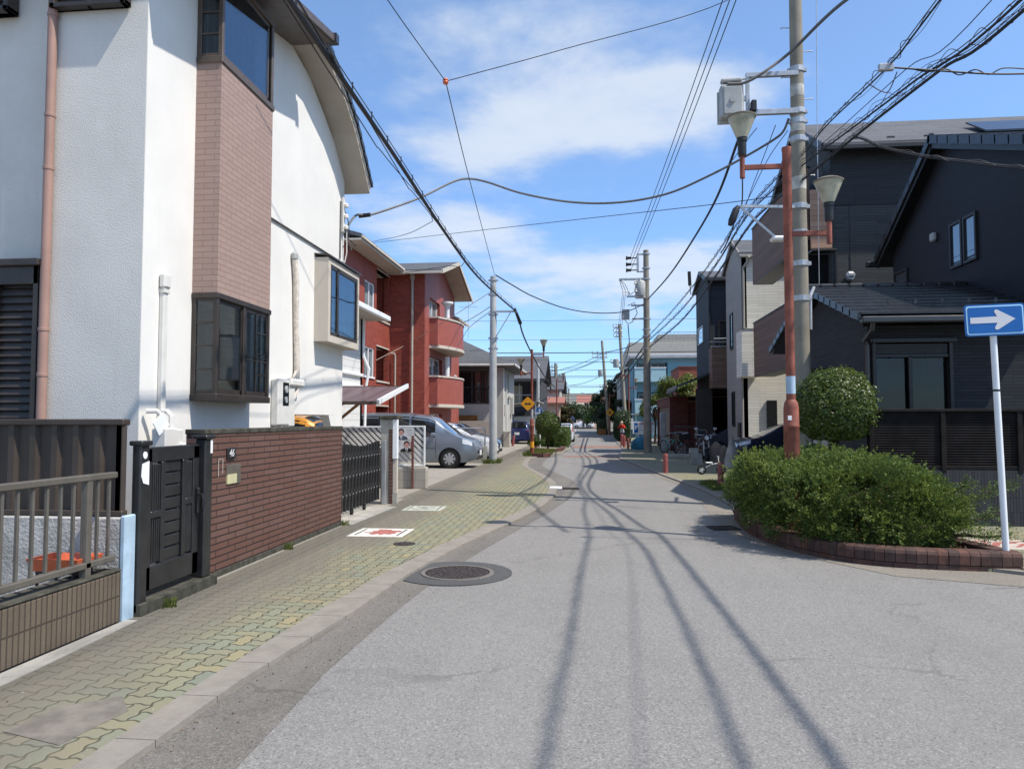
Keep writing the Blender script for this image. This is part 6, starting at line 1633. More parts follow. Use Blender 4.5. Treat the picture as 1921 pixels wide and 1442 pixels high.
# bundles along the right side
bundle('uppermost black cable bundle crossing the upper right sky', [(3.5,-6,7.2),(3.55,1,6.2),gx(1764,0,3.6),gx(1666,125,3.68),gx(1555,231,3.85),gy(1505,290,14.3),gy(1440,352,16.5),gy(1385,418,19.5),gy(1330,498,25),gy(1270,574,31),gy(1214,634,37.8)], .011, loops=.035, seed=3)
bundle('middle black cable bundle crossing the upper right sky', [(4.4,-6,6.9),(4.38,1,5.95),gx(1916,0,4.3),gx(1716,152,4.25),gx(1606,235,4.2),gy(1508,308,14.3),gy(1440,366,16.5),gy(1395,415,19),gy(1335,510,25),gy(1275,585,31),gy(1216,640,37.8)], .015, loops=.05, seed=5)
bundle('lowest and thickest black cable bundle at the upper right', [(5.1,-6,7.1),(5.0,1,6.2),gx(1921,19,4.88),gx(1762,133,4.7),gx(1614,248,4.4),gy(1510,334,14.3),gy(1440,388,16.5),gy(1400,432,19),gy(1340,522,25),gy(1280,600,31),gy(1218,652,37.8)], .022, loops=.05, seed=8)
wire('thin wire above the right cable bundles', [(4.4,0,6.9),gx(1870,-10,4.1),gx(1700,130,4.05),gx(1560,255,4.0),gy(1505,300,14.3)], .006)
wire('wavy wire running right from the upper bundle clamp', [gy(1660,128,9.4),gy(1700,128,9.4),gy(1740,135,9.4),gy(1775,130,9.4),gy(1800,141,9.4),gy(1830,131,9.4),gy(1855,140,9.4),gy(1885,128,9.4),gy(1950,132,9.4)], .008)
wire('straight wire running right from the upper bundle clamp', [gy(1660,126,9.4),gy(1760,133,9.4),gy(1860,139,9.4),gy(1960,138,9.4)], .012)
p = MB(); c = gy(1662,126,9.4); p.bbox(c[0]-.09,c[1]-.03,c[2]-.05,c[0]+.09,c[1]+.03,c[2]+.04,.01); tag(p.build('cable_clamp', M['galv']), 'metal clamp joining wires on the upper right bundle', 'clamp')
bundle('pale twin service cable from the bundles to the black house', [gy(1600,255,13.2),gy(1622,262,13.0),gy(1650,276,12.9),gy(1720,292,12.7),gy(1820,306,12.4),gy(1960,322,12.0)], .014, loops=.03, seed=4, mess=.035)
wire('hanging stray loop between the right bundles', [gy(1633,160,9.6),gy(1655,172,9.6),gy(1668,170,9.6),gy(1683,135,9.6)], .007)
wire('vertical grey downlead wire right of the concrete pole', [gy(1531,-60,16.6),gy(1533,250,16.6),gy(1537,548,16.6)], .009, 'galv', smooth=False)
wire('black loop of cable beside the splice closure', [gy(1392,290,14.5),gy(1392,380,14.4),gy(1380,395,14.3),gy(1374,430,14.4),gy(1360,462,15),gy(1352,474,17)], .014)
for k, pts in enumerate(([gy(1478,245,14.5),gy(1440,300,16),gy(1400,380,18),gy(1360,450,22)],[gy(1420,240,14.4),gy(1400,265,14.8),gy(1375,300,16)],[gy(1455,235,14.5),gy(1415,340,17),gy(1372,450,22),gy(1310,540,30)])):
    wire(('thin wire slanting left from the concrete pole arm','short thin wire under the pole cross arm','long thin wire from the pole arm toward the second pole')[k], pts, .008)
# cross wires
wire('black cable spanning from the second pole to the pale steel pole', [(X2(1212),38,Z2(570)),gy(1175,584,37),gy(1120,587,35),gy(1060,578,33),gy(1000,556,31),gy(960,534,29),gy(930,516,27.9)], .024)
wire('thin wire spanning from the red apartments to the right pole', [gy(697,456,31),gy(850,438,27),gy(1100,410,22),gy(1385,378,17),(4.05,14.6,6.0)], .010)
wire('thin service wire to the red apartments roof', [gy(690,455,30.5),gy(760,440,24),gy(812,415,21)], .010)
wire('pale service wire slanting to the apartment recess', [gy(697,680,31),gy(780,636,33),gy(925,545,27.8)], .012, 'soffit')
wire('thin wire from pale pole to the apartment eaves', [gy(925,572,27.8),gy(880,600,29.5),gy(862,607,40)], .012)
wire('second thin wire from pale pole toward the grey house', [gy(925,580,27.8),gy(880,615,34),gy(865,640,44)], .012)
wire('short wire drooping from the heavy left cable', [gy(872,491,22.5),gy(862,500,22.6),gy(835,500,23),gy(760,512,30)], .010)
wire('black branch cable from the second pole to the third pole', [(X2(1214),38,Z2(628)),gy(1180,650,48),gy(1140,660,62),gy(1130,662,84)], .03)
wire('dark cable hanging from the second pole control box', [(X2(1178),37.8,Z2(612)),gy(1180,650,42),gy(1172,680,52),gy(1160,720,64)], .026)
wire('lower bundle continuing from second pole to third pole', [(X2(1216),38,Z2(640)),gy(1195,668,46),gy(1172,700,60),gy(1150,730,80)], .05)
wire('lowest bundle continuing from second pole past the teal building', [(X2(1218),38,Z2(652)),gy(1200,672,46),gy(1178,702,60),gy(1155,735,80)], .05)
for k, (yy, Y_, r, s) in enumerate(((599,45,.010,.1),(637,58,.012,.05),(661,60,.035,.1),(680,66,.025,.05),(690,72,.018,.3),(698,76,.022,.5),(706,78,.022,.2),(715,84,.02,.6),(723,84,.03,.3),(731,90,.025,.6),(738,94,.028,.4),(745,100,.028,.4),(752,106,.028,.3))):
    z = EYE+(788-yy)/1400*Y_
    p = MB(); p.tube(sagline((-16,Y_,z+.1),(14,Y_+1,z+.12),s), r, 5)
    tag(p.build('overhead_wire', M['cable'], smooth=True), 'far horizontal wire strung across the street below the clouds', 'wire', 'far wires crossing the street')
for k, (a, b) in enumerate(((gy(1128,664,84),gy(1000,700,84)),(gy(1130,672,84),gy(980,712,80)),(gy(1135,700,84),gy(1050,722,90)),(gy(1138,724,84),gy(1090,736,95)),(gy(1128,668,84),gy(1060,690,100)))):
    p = MB(); p.tube(sagline(a, b, .5), .028, 5)
    tag(p.build('overhead_wire', M['cable'], smooth=True), 'far wire slanting left from the leaning farthest pole', 'wire', 'far wires from the farthest pole')
for k, dx in enumerate((0,.25,.5)):
    p = MB(); p.tube(sagline((X2(1168)+dx*.3,38,Z2(556)),(2.2+dx*.4,65,9.4-.4*k),.35), .012, 5)
    tag(p.build('overhead_wire', M['cable'], smooth=True), 'thin power line from the second pole to the leaning third pole', 'wire', 'power lines to the third pole')
# house cable tangle at the service bracket
wire('tangled black wires at the stucco house bracket', [gy(637,395,14.2),gy(650,402,14.3),gy(655,440,14.3),gy(648,455,14.2),gy(660,470,14.3),gy(652,448,14.3),gy(668,462,14.4)], .010)
c = gy(1294,521,27)
p = MB(); p.tube([(c[0],27,c[2]-.28),(c[0]-.02,27,c[2]+.22)], .06, 8); p.tube([(c[0],27,c[2]-.28),(c[0]+.03,27,c[2]-.6)], .015, 5); tag(p.build('cable_closure', M['black'], smooth=True), 'upright dark closure on the cables before the navy house', 'cable closure')
# ================================================================== planting
def leafmat(name, dark, mid, light, rough=.5, trans=.25, clump=1.6, spec=.35):
    m, nt, b = newmat(name); out = nt.n['Material Output']
    o = nt.obj()
    g = nt.new('ShaderNodeNewGeometry'); ri = X(nt, g.outputs['Random Per Island'])
    c = nt.ramp(ri, [(0, dark), (.5, mid), (1, light)])
    n = nt.noise(o, clump, 4, .65)
    c = nt.mix(nt.sstep(n, .4, .68)*.6, c, mul(mid, .62))
    fin(nt, b, c, rough, spec)
    tl = nt.new('ShaderNodeBsdfTranslucent'); nt.setin(tl.inputs[0], nt.mix(.5, c, mul(light, 1.3)))
    mx = nt.new('ShaderNodeMixShader'); mx.inputs[0].default_value = trans
    nt.l.new(b.outputs[0], mx.inputs[1]); nt.l.new(tl.outputs[0], mx.inputs[2]); nt.l.new(mx.outputs[0], out.inputs[0])
    return m
M['juniper'] = leafmat('juniper needles', (.034,.07,.015), (.09,.148,.032), (.19,.255,.052), .6, .25)
M['shoot'] = leafmat('young juniper shoots', (.08,.13,.025), (.15,.21,.04), (.26,.31,.06), .6, .3)
M['topiary'] = leafmat('glossy clipped leaves', (.028,.055,.01), (.08,.125,.022), (.17,.215,.045), .42, .2, 3.5, .4)
M['hedge'] = leafmat('street hedge leaves', (.03,.06,.012), (.06,.11,.02), (.12,.17,.035), .5, .25)
M['darktree'] = leafmat('dark street tree leaves', (.014,.028,.01), (.028,.052,.016), (.055,.085,.024), .5, .2)
M['redtree'] = leafmat('maroon green tree leaves', (.035,.03,.014), (.06,.055,.022), (.10,.085,.03), .5, .2)
M['freshtree'] = leafmat('fresh green tree leaves', (.05,.075,.012), (.10,.14,.02), (.19,.22,.035), .5, .3)
M['grass'] = leafmat('grass blades', (.07,.10,.02), (.13,.17,.035), (.22,.23,.06), .6, .3)
M['litter'] = leafmat('dry leaf litter', (.10,.06,.035), (.20,.13,.075), (.34,.24,.15), .9, .05)
def leaves(name, P, N, S, mat, parent, aspect=.5, tilt=.6, seed=0, kind=None):
    """one small folded leaf (quad) for every point"""
    rg = np.random.default_rng(seed)
    P = np.asarray(P, float); N = np.asarray(N, float); n = len(P)
    S = np.broadcast_to(np.asarray(S, float), (n,)) if np.ndim(S) <= 1 else S
    N = N+rg.normal(0, tilt, (n, 3)); N /= np.linalg.norm(N, axis=1, keepdims=True)+1e-9
    A = rg.normal(0, 1, (n, 3)); Tn = np.cross(N, A); Tn /= np.linalg.norm(Tn, axis=1, keepdims=True)+1e-9
    B = np.cross(N, Tn)
    L = (S*(.75+.5*rg.random(n)))[:, None]; W = L*aspect
    v = np.empty((n, 4, 3))
    v[:, 0] = P-Tn*L*.5; v[:, 1] = P+B*W*.5+N*L*.08; v[:, 2] = P+Tn*L*.5-N*L*.1; v[:, 3] = P-B*W*.5+N*L*.08
    off = np.array([float(a) for a in (parent.get('_w', (0,0,0)) if parent is not None else (0,0,0))])
    v = (v.reshape(-1, 3)-off).astype(np.float32)
    me = bpy.data.meshes.new(name); me.vertices.add(4*n); me.vertices.foreach_set('co', v.ravel())
    me.loops.add(4*n); me.loops.foreach_set('vertex_index', np.arange(4*n, dtype=np.int32))
    me.polygons.add(n); me.polygons.foreach_set('loop_start', np.arange(0, 4*n, 4, dtype=np.int32))
    me.materials.append(mat); me.update(); me.validate()
    o = bpy.data.objects.new(name, me); COL.objects.link(o)
    if parent is not None: o.parent = parent; o['_w'] = tuple(float(a) for a in off)
    if kind: o['kind'] = kind
    return o
def unit(n, rg):
    d = rg.normal(0, 1, (n, 3)); return d/np.linalg.norm(d, axis=1, keepdims=True)
def lump(d, seed, k=5, amp=.12):
    """smooth bumps over directions"""
    rg = np.random.default_rng(seed); c = unit(k*6, rg); w = rg.uniform(-1, 1, k*6)
    return 1+amp*np.sum(w[None, :]*np.exp(-(1-d@c.T)*14), axis=1)
# ---- planter edging
PF = [(2.62,13.5),(2.36,12.9),(2.27,12.0),(2.24,11.2),(2.30,10.5),(2.42,9.95),(2.58,9.52),(2.85,9.1),(3.2,8.83),(3.6,8.7),(4.1,8.64),(4.6,8.62)]
pe = T('planter_edging', 'curved dark red brick edging around the juniper planting', 'planter', (3.3,10.5,0))
def resample(P, step):
    L = [0]
    for a, b in zip(P, P[1:]): L.append(L[-1]+math.dist(a, b))
    n = int(L[-1]/step); out = []
    for k in range(n+1):
        s = L[-1]*k/n; i = min(max(j for j in range(len(L)) if L[j] <= s+1e-9), len(P)-2); t = (s-L[i])/(L[i+1]-L[i])
        out.append((P[i][0]+(P[i+1][0]-P[i][0])*t, P[i][1]+(P[i+1][1]-P[i][1])*t, math.atan2(P[i+1][1]-P[i][1], P[i+1][0]-P[i][0])))
    return out
PFs = [tuple(v[:2]) for v in catmull([(x,y,0) for x, y in PF], 6)]
def course(step, z0, z1, d0, d1, rnd, name, mats):
    mb = MB(); S = resample(PFs, step); rr = random.Random(5)
    for (x0,y0,a0), (x1,y1,a1) in zip(S, S[1:]):
        g_ = .006; a = math.atan2(y1-y0, x1-x0); nx, ny = -math.sin(a), math.cos(a); tx, ty = math.cos(a), math.sin(a)
        L = math.dist((x0,y0),(x1,y1))-g_; cx, cy = (x0+x1)/2, (y0+y1)/2; jd = rr.uniform(-.004,.004)
        prof = [(d0+jd,z0),(d0+jd,z1-rnd),(d0+jd+rnd*.3,z1-rnd*.3),(d0+jd+rnd,z1),(d1,z1),(d1,z0)] if rnd else [(d0+jd,z0),(d0+jd,z1),(d1,z1),(d1,z0)]
        vs = []
        mb.cur = rr.randrange(len(mats))
        mb.prism([(cx+nx*d-tx*L/2, cy+ny*d-ty*L/2, z) for d, z in prof], (tx*L, ty*L, 0))
    return mb.build(name, mats, pe)
PBs = [plain('planter brick %d' % i, c, .75, .3, var=.25, scale=9, bump=.35, bscale=70, stain=.3) for i, c in enumerate(((.085,.046,.036),(.10,.054,.042),(.068,.041,.034),(.118,.056,.04)))]
course(.105, .03, .175, 0, .22, .045, 'bullnose_course', PBs)
course(.215, -.075, .022, .004, .2, 0, 'lower_course', PBs)
back = [(4.6,8.9),(4.4,9.9),(4.5,11.2),(4.7,12.6),(4.2,13.5),(3.4,13.8),(2.62,13.5)]
mb = MB()
for (a, b), (c, d) in zip(back, back[1:]): mb.bar((a,b,.07),(c,d,.07),.2,.16)
mb.build('rear_edging', PBs[0], pe)
mb = MB(); Pi_ = []
for (x0,y0,a0) in resample(PFs, .15): Pi_.append((x0-math.sin(a0)*.12, y0+math.cos(a0)*.12, .09))
mb.prism(Pi_+[(x,y,.09) for x, y in back[:-1]], (0,0,-.1))
struct('planter_soil', mb, M['soil'])
rg = np.random.default_rng(3)
n = 2600; P = np.c_[rg.uniform(2.5,4.5,n), rg.uniform(8.85,10.6,n), np.full(n,.1)+rg.random(n)*.02]
pfa = np.array([v[:2] for v in catmull([(x,y,0) for x, y in PF], 6)]); dd = np.sqrt(((P[:,None,:2]-pfa[None])**2).sum(2)); j_ = dd.argmin(1)
k = (dd.min(1) > .26) & (P[:,1] > pfa[j_,1])
lo = leaves('leaf_litter', P[k], np.tile((0,0,1.), (k.sum(),1)), .035, M['litter'], None, .4, .35, 2); tag(lo, kind='stuff')
# ---- juniper
jb = T('juniper_bush', 'broad feathery juniper bush filling the brick planter', 'bush', (3.3,10.6,.09), None)
mounds = [(2.82,11.0,.64,.78,1.05,.60),(3.35,11.9,.62,.95,.9,.54),(2.98,10.2,.62,.70,.72,.58),(3.75,11.0,.62,.8,.85,.54),(3.25,9.75,.56,.70,.55,.56),(3.82,9.85,.52,.62,.6,.46),(4.05,11.4,.6,.6,.9,.46),(2.75,12.3,.55,.5,.7,.5),(3.75,9.45,.38,.5,.36,.34),(4.2,10.2,.46,.36,.5,.34),(2.5,11.2,.55,.34,.8,.48),(2.66,10.3,.42,.40,.6,.42),(3.1,9.5,.36,.5,.36,.34)]
rg = np.random.default_rng(11); P = []; N = []
def wob(p, s, f):
    q = p*f; return np.sin(q[:,0]+s)*np.cos(q[:,1]*1.1-s)+np.sin(q[:,2]*1.3+q[:,0]*.7+2*s)*.7
for i, (cx,cy,cz,a,b,c) in enumerate(mounds):
    m_ = int(5600*(a*b+a*c+b*c)/1.2)
    d = unit(m_, rg); d = d[d[:,2] > -.8]
    f = lump(d, 20+i, 12, .17)*np.where(rg.random(len(d)) < .7, rg.uniform(.9,1.05,len(d)), rg.uniform(.55,.92,len(d)))
    p_ = np.c_[cx+d[:,0]*a*f, cy+d[:,1]*b*f, cz+d[:,2]*c*f]
    nn = np.c_[d[:,0]/a, d[:,1]/b, d[:,2]/c]; nn /= np.linalg.norm(nn, axis=1, keepdims=True)
    P.append(p_); N.append(nn)
P = np.concatenate(P); N = np.concatenate(N)
inside = np.zeros(len(P), bool)
for (cx,cy,cz,a,b,c) in mounds:
    inside |= (((P[:,0]-cx)/a)**2+((P[:,1]-cy)/b)**2+((P[:,2]-cz)/c)**2) < .42
hi = P[:,2] > .95; P[hi,2] = .95+(P[hi,2]-.95)*.55
P += N*(wob(P, 1.3, 6.5)*.045)[:,None]; P[:,2] += wob(P, 4.1, 11.)*.02
gap = wob(P, .4, 8.5)+.5*wob(P, 2.2, 17.)
ok = (~inside) & (P[:,2] > .12) & ((gap > -.75) | (rg.random(len(P)) < .12)); P = P[ok]; N = N[ok]
def sprays(P, N, n_per, length, rg, up=.35):
    """feathery tufts: needle leaves strung along a short drooping shoot"""
    Q = []; QN = []
    D = N+np.array((0,0,up))+rg.normal(0,.45,N.shape); D /= np.linalg.norm(D, axis=1, keepdims=True)
    for j in range(n_per):
        t = (j+.5)/n_per
        off = D*(length*t)+rg.normal(0,.012,P.shape)
        off[:,2] -= length*.35*t*t
        Q.append(P+off); QN.append(D)
    return np.concatenate(Q), np.concatenate(QN)
Q, QN = sprays(P, N, 5, .09, rg)
leaves('foliage', Q, np.cross(QN, rg.normal(0,1,QN.shape)), .042, M['juniper'], jb, .34, .3, 4)
# stray leading shoots standing out of the mass
k = rg.choice(np.where(P[:,2] > .3)[0], 1300, replace=False); Ps, Ns = P[k], N[k]
Ds = Ns+np.c_[rg.normal(0,.5,(1300,2)), rg.uniform(-.1,.8,1300)]; Ds /= np.linalg.norm(Ds, axis=1, keepdims=True)
Q = []; QN = []
for t in np.linspace(0, 1, 9):
    ln = rg.uniform(.12,.30,1300)[:,None]
    for r_ in range(3):
        Q.append(Ps+Ds*ln*t+np.array((0,0,-.06))*t*t+rg.normal(0,.02*(1.1-t)+.004,Ps.shape)); QN.append(Ds)
Q = np.concatenate(Q); QN = np.concatenate(QN)
leaves('shoots', Q, np.cross(QN, rg.normal(0,1,QN.shape)), .04, M['shoot'], jb, .34, .3, 14)
# side branch with separate sprays on the right
br = MB()
def branch(pts, r0, r1): br.tube(catmull(pts, 5), [r0+(r1-r0)*i/((len(pts)-1)*5) for i in range((len(pts)-1)*5+1)], 7)
tw = [[(4.0,9.5,.08),(4.1,9.45,.3),(4.25,9.45,.5),(4.45,9.5,.62),(4.7,9.55,.72),(4.98,9.6,.84)],[(4.1,9.45,.3),(4.25,9.4,.38),(4.5,9.4,.42),(4.78,9.45,.5)],[(4.25,9.45,.5),(4.4,9.6,.74),(4.55,9.65,.84)],[(4.05,9.46,.2),(4.3,9.3,.26),(4.55,9.25,.25),(4.8,9.3,.28)]]
for b_ in tw: branch(b_, .028, .006)
for (x,y) in ((3.55,9.45),(3.35,9.5),(3.0,9.95),(3.7,9.6),(2.75,10.6)): branch([(x,y,.05),(x+.03,y+.05,.25),(x-.05,y+.15,.5),(x+.1,y+.3,.8)], .03, .012)
br.build('stems', M['bark'], jb, smooth=True)
Q = []; 
for b_ in tw:
    C = catmull(b_, 12)
    for i, c in enumerate(C[len(C)//3:]):
        for k in range(5): Q.append(tuple(c+Vector(rg.normal(0,.035,3))))
Q = np.array(Q); N_ = unit(len(Q), rg)*.6+np.array((.7,0,.3)); Q, QN = sprays(Q, N_, 5, .11, rg, .2)
leaves('side_foliage', Q, np.cross(QN, rg.normal(0,1,QN.shape)), .034, M['juniper'], jb, .30, .3, 6)
# brown dead patches
Q = np.c_[rg.normal(3.2,.18,500), rg.normal(9.32,.05,500), rg.normal(.62,.09,500)]
leaves('dead_foliage', Q, unit(500, rg), .03, M['litter'], jb, .3, .5, 8)
# ---- clipped globe trees
def globe(name, label, loc, r, trunk_h, nl, ls, mat, seed, squash=.95):
    t = T(name, label, 'tree', loc); t['_w'] = (0,0,0)
    rg = np.random.default_rng(seed); d = unit(nl, rg)
    f = lump(d, seed, 14, .06)*np.where(rg.random(nl) < .7, rg.uniform(.93,1.05,nl), rg.uniform(.65,.96,nl))
    zc = trunk_h+r*.8
    P = np.c_[d[:,0]*r*f, d[:,1]*r*f, zc+d[:,2]*r*squash*f]
    sel = P[:,2] > zc-r*squash*.9
    leaves('crown', P[sel], d[sel], ls*rg.uniform(.7,1.25,sel.sum()), mat, t, .55, .45, seed)
    q = unit(260, rg); q = q[q[:,2] > -.7]; st = np.concatenate([np.c_[q[:,0]*r*e, q[:,1]*r*e, zc+q[:,2]*r*squash*e]+rg.normal(0,.012,(len(q),3)) for e in (1.02,1.05,1.08,1.12)]); leaves('stray_shoots', st, np.tile(q,(4,1)), ls*.9, mat, t, .5, .6, seed+1)
    b = MB(); rr = random.Random(seed)
    b.tube([(0,0,0),(.02,.01,trunk_h*.6),(0,0,trunk_h)], [.05,.042,.04], 8)
    for k in range(6):
        a = 2*PI*k/6+rr.random(); b.tube([(0,0,trunk_h*.85),(.2*r*math.cos(a),.2*r*math.sin(a),trunk_h+r*.3),(.55*r*math.cos(a),.55*r*math.sin(a),trunk_h+r*.9)], [.03,.022,.008], 6)
    b.build('trunk', M['bark'], t, smooth=True)
    return t
gt_ = globe('globe_tree', 'glossy clipped globe tree above the juniper bush', (3.84,12.35,.08), .625, 1.24, 14000, .052, M['topiary'], 31)
globe('globe_tree', 'round clipped street tree in the left brick planter', (-2.3,39.2,0), .66, .85, 6000, .075, M['topiary'], 33, 1.0)
# ---- irregular trees and hedges
def tree(name, label, loc, h, cr, cz, nblob, nl, ls, mat, seed, group=None, trunk=.09, cat='tree'):
    t = T(name, label, cat, loc, group); t['_w'] = (0,0,0)
    rg = np.random.default_rng(seed); P = []; N = []
    for k in range(nblob):
        a = rg.uniform(0, 2*PI); rad = cr*.68*math.sqrt(rg.random()); c = np.array((rad*math.cos(a), rad*math.sin(a), cz+rg.uniform(-.5,.5)*(h-cz)*1.25))
        s = cr*rg.uniform(.26,.46); m_ = nl//nblob; d = unit(m_, rg)
        f = rg.random(m_)**.4
        P.append(c+d*(s*f)[:, None]*np.array((1,1,.75))); N.append(d+np.array((0,0,.4)))
    P = np.concatenate(P); N = np.concatenate(N); k = P[:,2] > .05
    leaves('crown', P[k], N[k], ls, mat, t, .55, .6, seed)
    b = MB(); rr = random.Random(seed)
    b.tube([(0,0,0),(.05,.03,cz*.5),(0,0,cz)], [trunk,trunk*.8,trunk*.6], 8)
    for k in range(7):
        a = 2*PI*k/7+rr.random(); b.tube([(0,0,cz*.6),(cr*.3*math.cos(a),cr*.3*math.sin(a),cz*.95),(cr*.7*math.cos(a),cr*.7*math.sin(a),cz+(h-cz)*.45)], [trunk*.5,trunk*.35,.01], 5)
    b.build('trunk', M['bark'], t, smooth=True); return t
tree('garden_tree','fresh green garden tree growing over the brick garage',(5.6,50,0),4.9,1.9,3.4,14,6500,.17,M['freshtree'],41)
tree('garden_tree','lower green tree left of the second pole by the garage',(4.35,52.5,0),3.7,1.25,2.5,10,3500,.16,M['freshtree'],42)
tree('street_tree','tall dark tree behind the farthest leaning pole',(2.6,90,0),7.0,2.5,4.0,18,5200,.30,M['darktree'],43)
tree('street_tree','dark bushy tree overhanging the right kerb far along',(1.6,100,0),5.6,2.1,3.2,14,3600,.32,M['darktree'],44)
tree('street_tree','dark tall hedge tree beside the pale grey house',(3.3,74,0),4.6,1.25,2.6,12,3600,.22,M['darktree'],45)
tree('street_tree','lighter green tree at the right of the street end',(.9,122,0),4.4,2.3,2.6,12,2400,.38,M['hedge'],46)
tree('street_tree','maroon tinted bushy tree beyond the round street tree',(-3.3,73,0),3.6,1.7,2.2,12,3800,.22,M['redtree'],47)
tree('street_tree','dark green tree left of the street end',(-3.6,118,0),4.8,2.4,2.8,12,2400,.38,M['darktree'],48)
tree('street_tree','wide dark tree closing the middle of the street end',(-1.5,142,0),5.2,3.0,2.8,14,2400,.45,M['darktree'],49)
tree('street_tree','dark tree at the far right behind the parked pickup',(5.2,140,0),6.4,3.2,3.4,14,2400,.45,M['darktree'],50)
tree('shrub','low green shrub left of the round street tree base',(-3.1,41.5,0),.95,.55,.5,8,1500,.09,M['hedge'],51,cat='shrub',trunk=.02)
def boxhedge(label, x0, x1, y0, y1, h, nl, ls, mat, seed):
    t = T('hedge', label, 'hedge', ((x0+x1)/2,(y0+y1)/2,0)); rg = np.random.default_rng(seed)
    u = rg.random((nl,3)); face = rg.integers(0, 5, nl)
    for f, (ax, v) in enumerate(((0,0),(0,1),(1,0),(1,1),(2,1))): u[face == f, ax] = v+rg.normal(0,.04,(face == f).sum())*1
    P = np.c_[x0+u[:,0]*(x1-x0), y0+u[:,1]*(y1-y0), u[:,2]*h*(1+.08*np.sin(u[:,0]*9+u[:,1]*14))]
    N = u-.5; leaves('foliage', P, N, ls, mat, t, .55, .7, seed)
    b = MB()
    for k in range(6): x, y = x0+(x1-x0)*rg.random(), y0+(y1-y0)*rg.random(); b.tube([(x,y,0),(x+.05,y,h*.8)], .015, 5)
    b.build('stems', M['bark'], t)
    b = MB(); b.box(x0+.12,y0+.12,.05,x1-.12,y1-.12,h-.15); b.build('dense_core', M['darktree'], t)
boxhedge('clipped bright green hedge right of the round street tree', -2.2,-1.45,44.5,51,1.05,6000,.10,M['hedge'],61)
boxhedge('dark clipped hedge behind the left lamp post', -3.3,-2.3,46,52,1.15,4500,.10,M['hedge'],62)
boxhedge('low dark hedge bank at the right kerb under far trees', .75,1.7,86,104,1.5,3500,.2,M['darktree'],63)
boxhedge('dark hedge behind the person in red', 2.1,2.9,57,70,2.1,4500,.16,M['darktree'],64)
# grit and small litter lying in the gutters and pavement joints
rg = np.random.default_rng(55); mb = MB(); n = 420
for k in range(n):
    s = rg.random()
    if s < .5:
        i = rg.integers(2, 14); a, b = Vector((*KL[i],0)), Vector((*KL[i+1],0)); q = a.lerp(b, rg.random())+Vector((abs(rg.normal(0,.16))+.015,0,0)); z = -.031
    elif s < .75:
        i = rg.integers(2, 9); a, b = Vector((*KR[i],0)), Vector((*KR[i+1],0)); q = a.lerp(b, rg.random())-Vector((abs(rg.normal(0,.2))+.02,.03,0)); z = -.031
    else: q = Vector((rg.uniform(-3.6,-2.5), rg.uniform(3.5,14), 0)); z = .0
    r = rg.uniform(.003,.009); rr = rg.uniform(0,6.28); ca, sa_ = math.cos(rr)*r, math.sin(rr)*r
    mb.add([(q.x+ca,q.y+sa_,z),(q.x-sa_,q.y+ca,z),(q.x-ca,q.y-sa_,z),(q.x+sa_,q.y-ca,z),(q.x,q.y,z+r*.9)], [(0,1,4),(1,2,4),(2,3,4),(3,0,4)])
tag(mb.build('gravel', M['soil']), kind='stuff')
# grass and weeds
def tufts(name, label, pts, h, seed, spread=.04, n=26):
    rg = np.random.default_rng(seed); V = []; Fq = []
    mb = MB()
    for (x, y, z) in pts:
        for k in range(n):
            a = rg.uniform(0,2*PI); r = abs(rg.normal(0, spread)); bx_, by_ = x+r*math.cos(a), y+r*math.sin(a); hh = h*rg.uniform(.5,1.2); dx, dy = rg.normal(0,.45,2)*hh; w = .006+.004*rg.random()
            mb.add([(bx_-w,by_,z),(bx_+w,by_,z),(bx_+dx*.5,by_+dy*.5,z+hh*.7),(bx_+dx,by_+dy,z+hh)], [(0,1,2),(2,1,3)] if False else [(0,1,2,3)])
    o = mb.build(name, M['grass'], None); return tag(o, kind='stuff') if label is None else tag(o, label, 'weed')
rg = np.random.default_rng(77)
tufts('grass', None, [(x,y,0) for x, y in zip(rg.uniform(-3.0,-1.95,170), rg.uniform(33.2,38.5,170))], .17, 1, .08, 22)
tufts('grass', None, [(x,y,0) for x, y in zip(rg.uniform(-4.0,-3.45,40), rg.uniform(27.4,28.3,40))], .16, 2, .06, 14)
tufts('grass', None, [(x,y,0) for x, y in zip(rg.uniform(2.75,3.1,60), rg.uniform(17.5,19.6,60))], .1, 3, .06, 18)
for lab, q in (('small weed tuft at the foot of the brick wall',[(-3.77,9.0,0),(-3.765,9.03,0)]),('small yellow green weed under the gate step',[(-3.63,6.14,0),(-3.625,6.17,0)]),('weed tuft at the far end of the brick wall',[(-3.77,11.15,0)])): tufts('weed', lab, q, .09, 9, .03, 22)
c0 = MB()
S = [(-2.6,33.0),(-2.2,32.9),(-1.95,33.2),(-1.95,33.8)]
for (a,b),(c,d) in zip(S, S[1:]): c0.bar((a,b,.06),(c,d,.06),.2,.16)
tag(c0.build('brick_kerb', M['planterbrick']), 'short dark brick kerb around the grass by the left lamp post', 'kerb')
c0 = MB()
S = [(-3.0,38.2),(-2.0,38.0),(-1.65,38.6),(-1.6,42)]
for (a,b),(c,d) in zip(S, S[1:]): c0.bar((a,b,.06),(c,d,.06),.22,.18)
tag(c0.build('brick_kerb', M['planterbrick']), 'dark brick kerb around the round street tree', 'kerb')
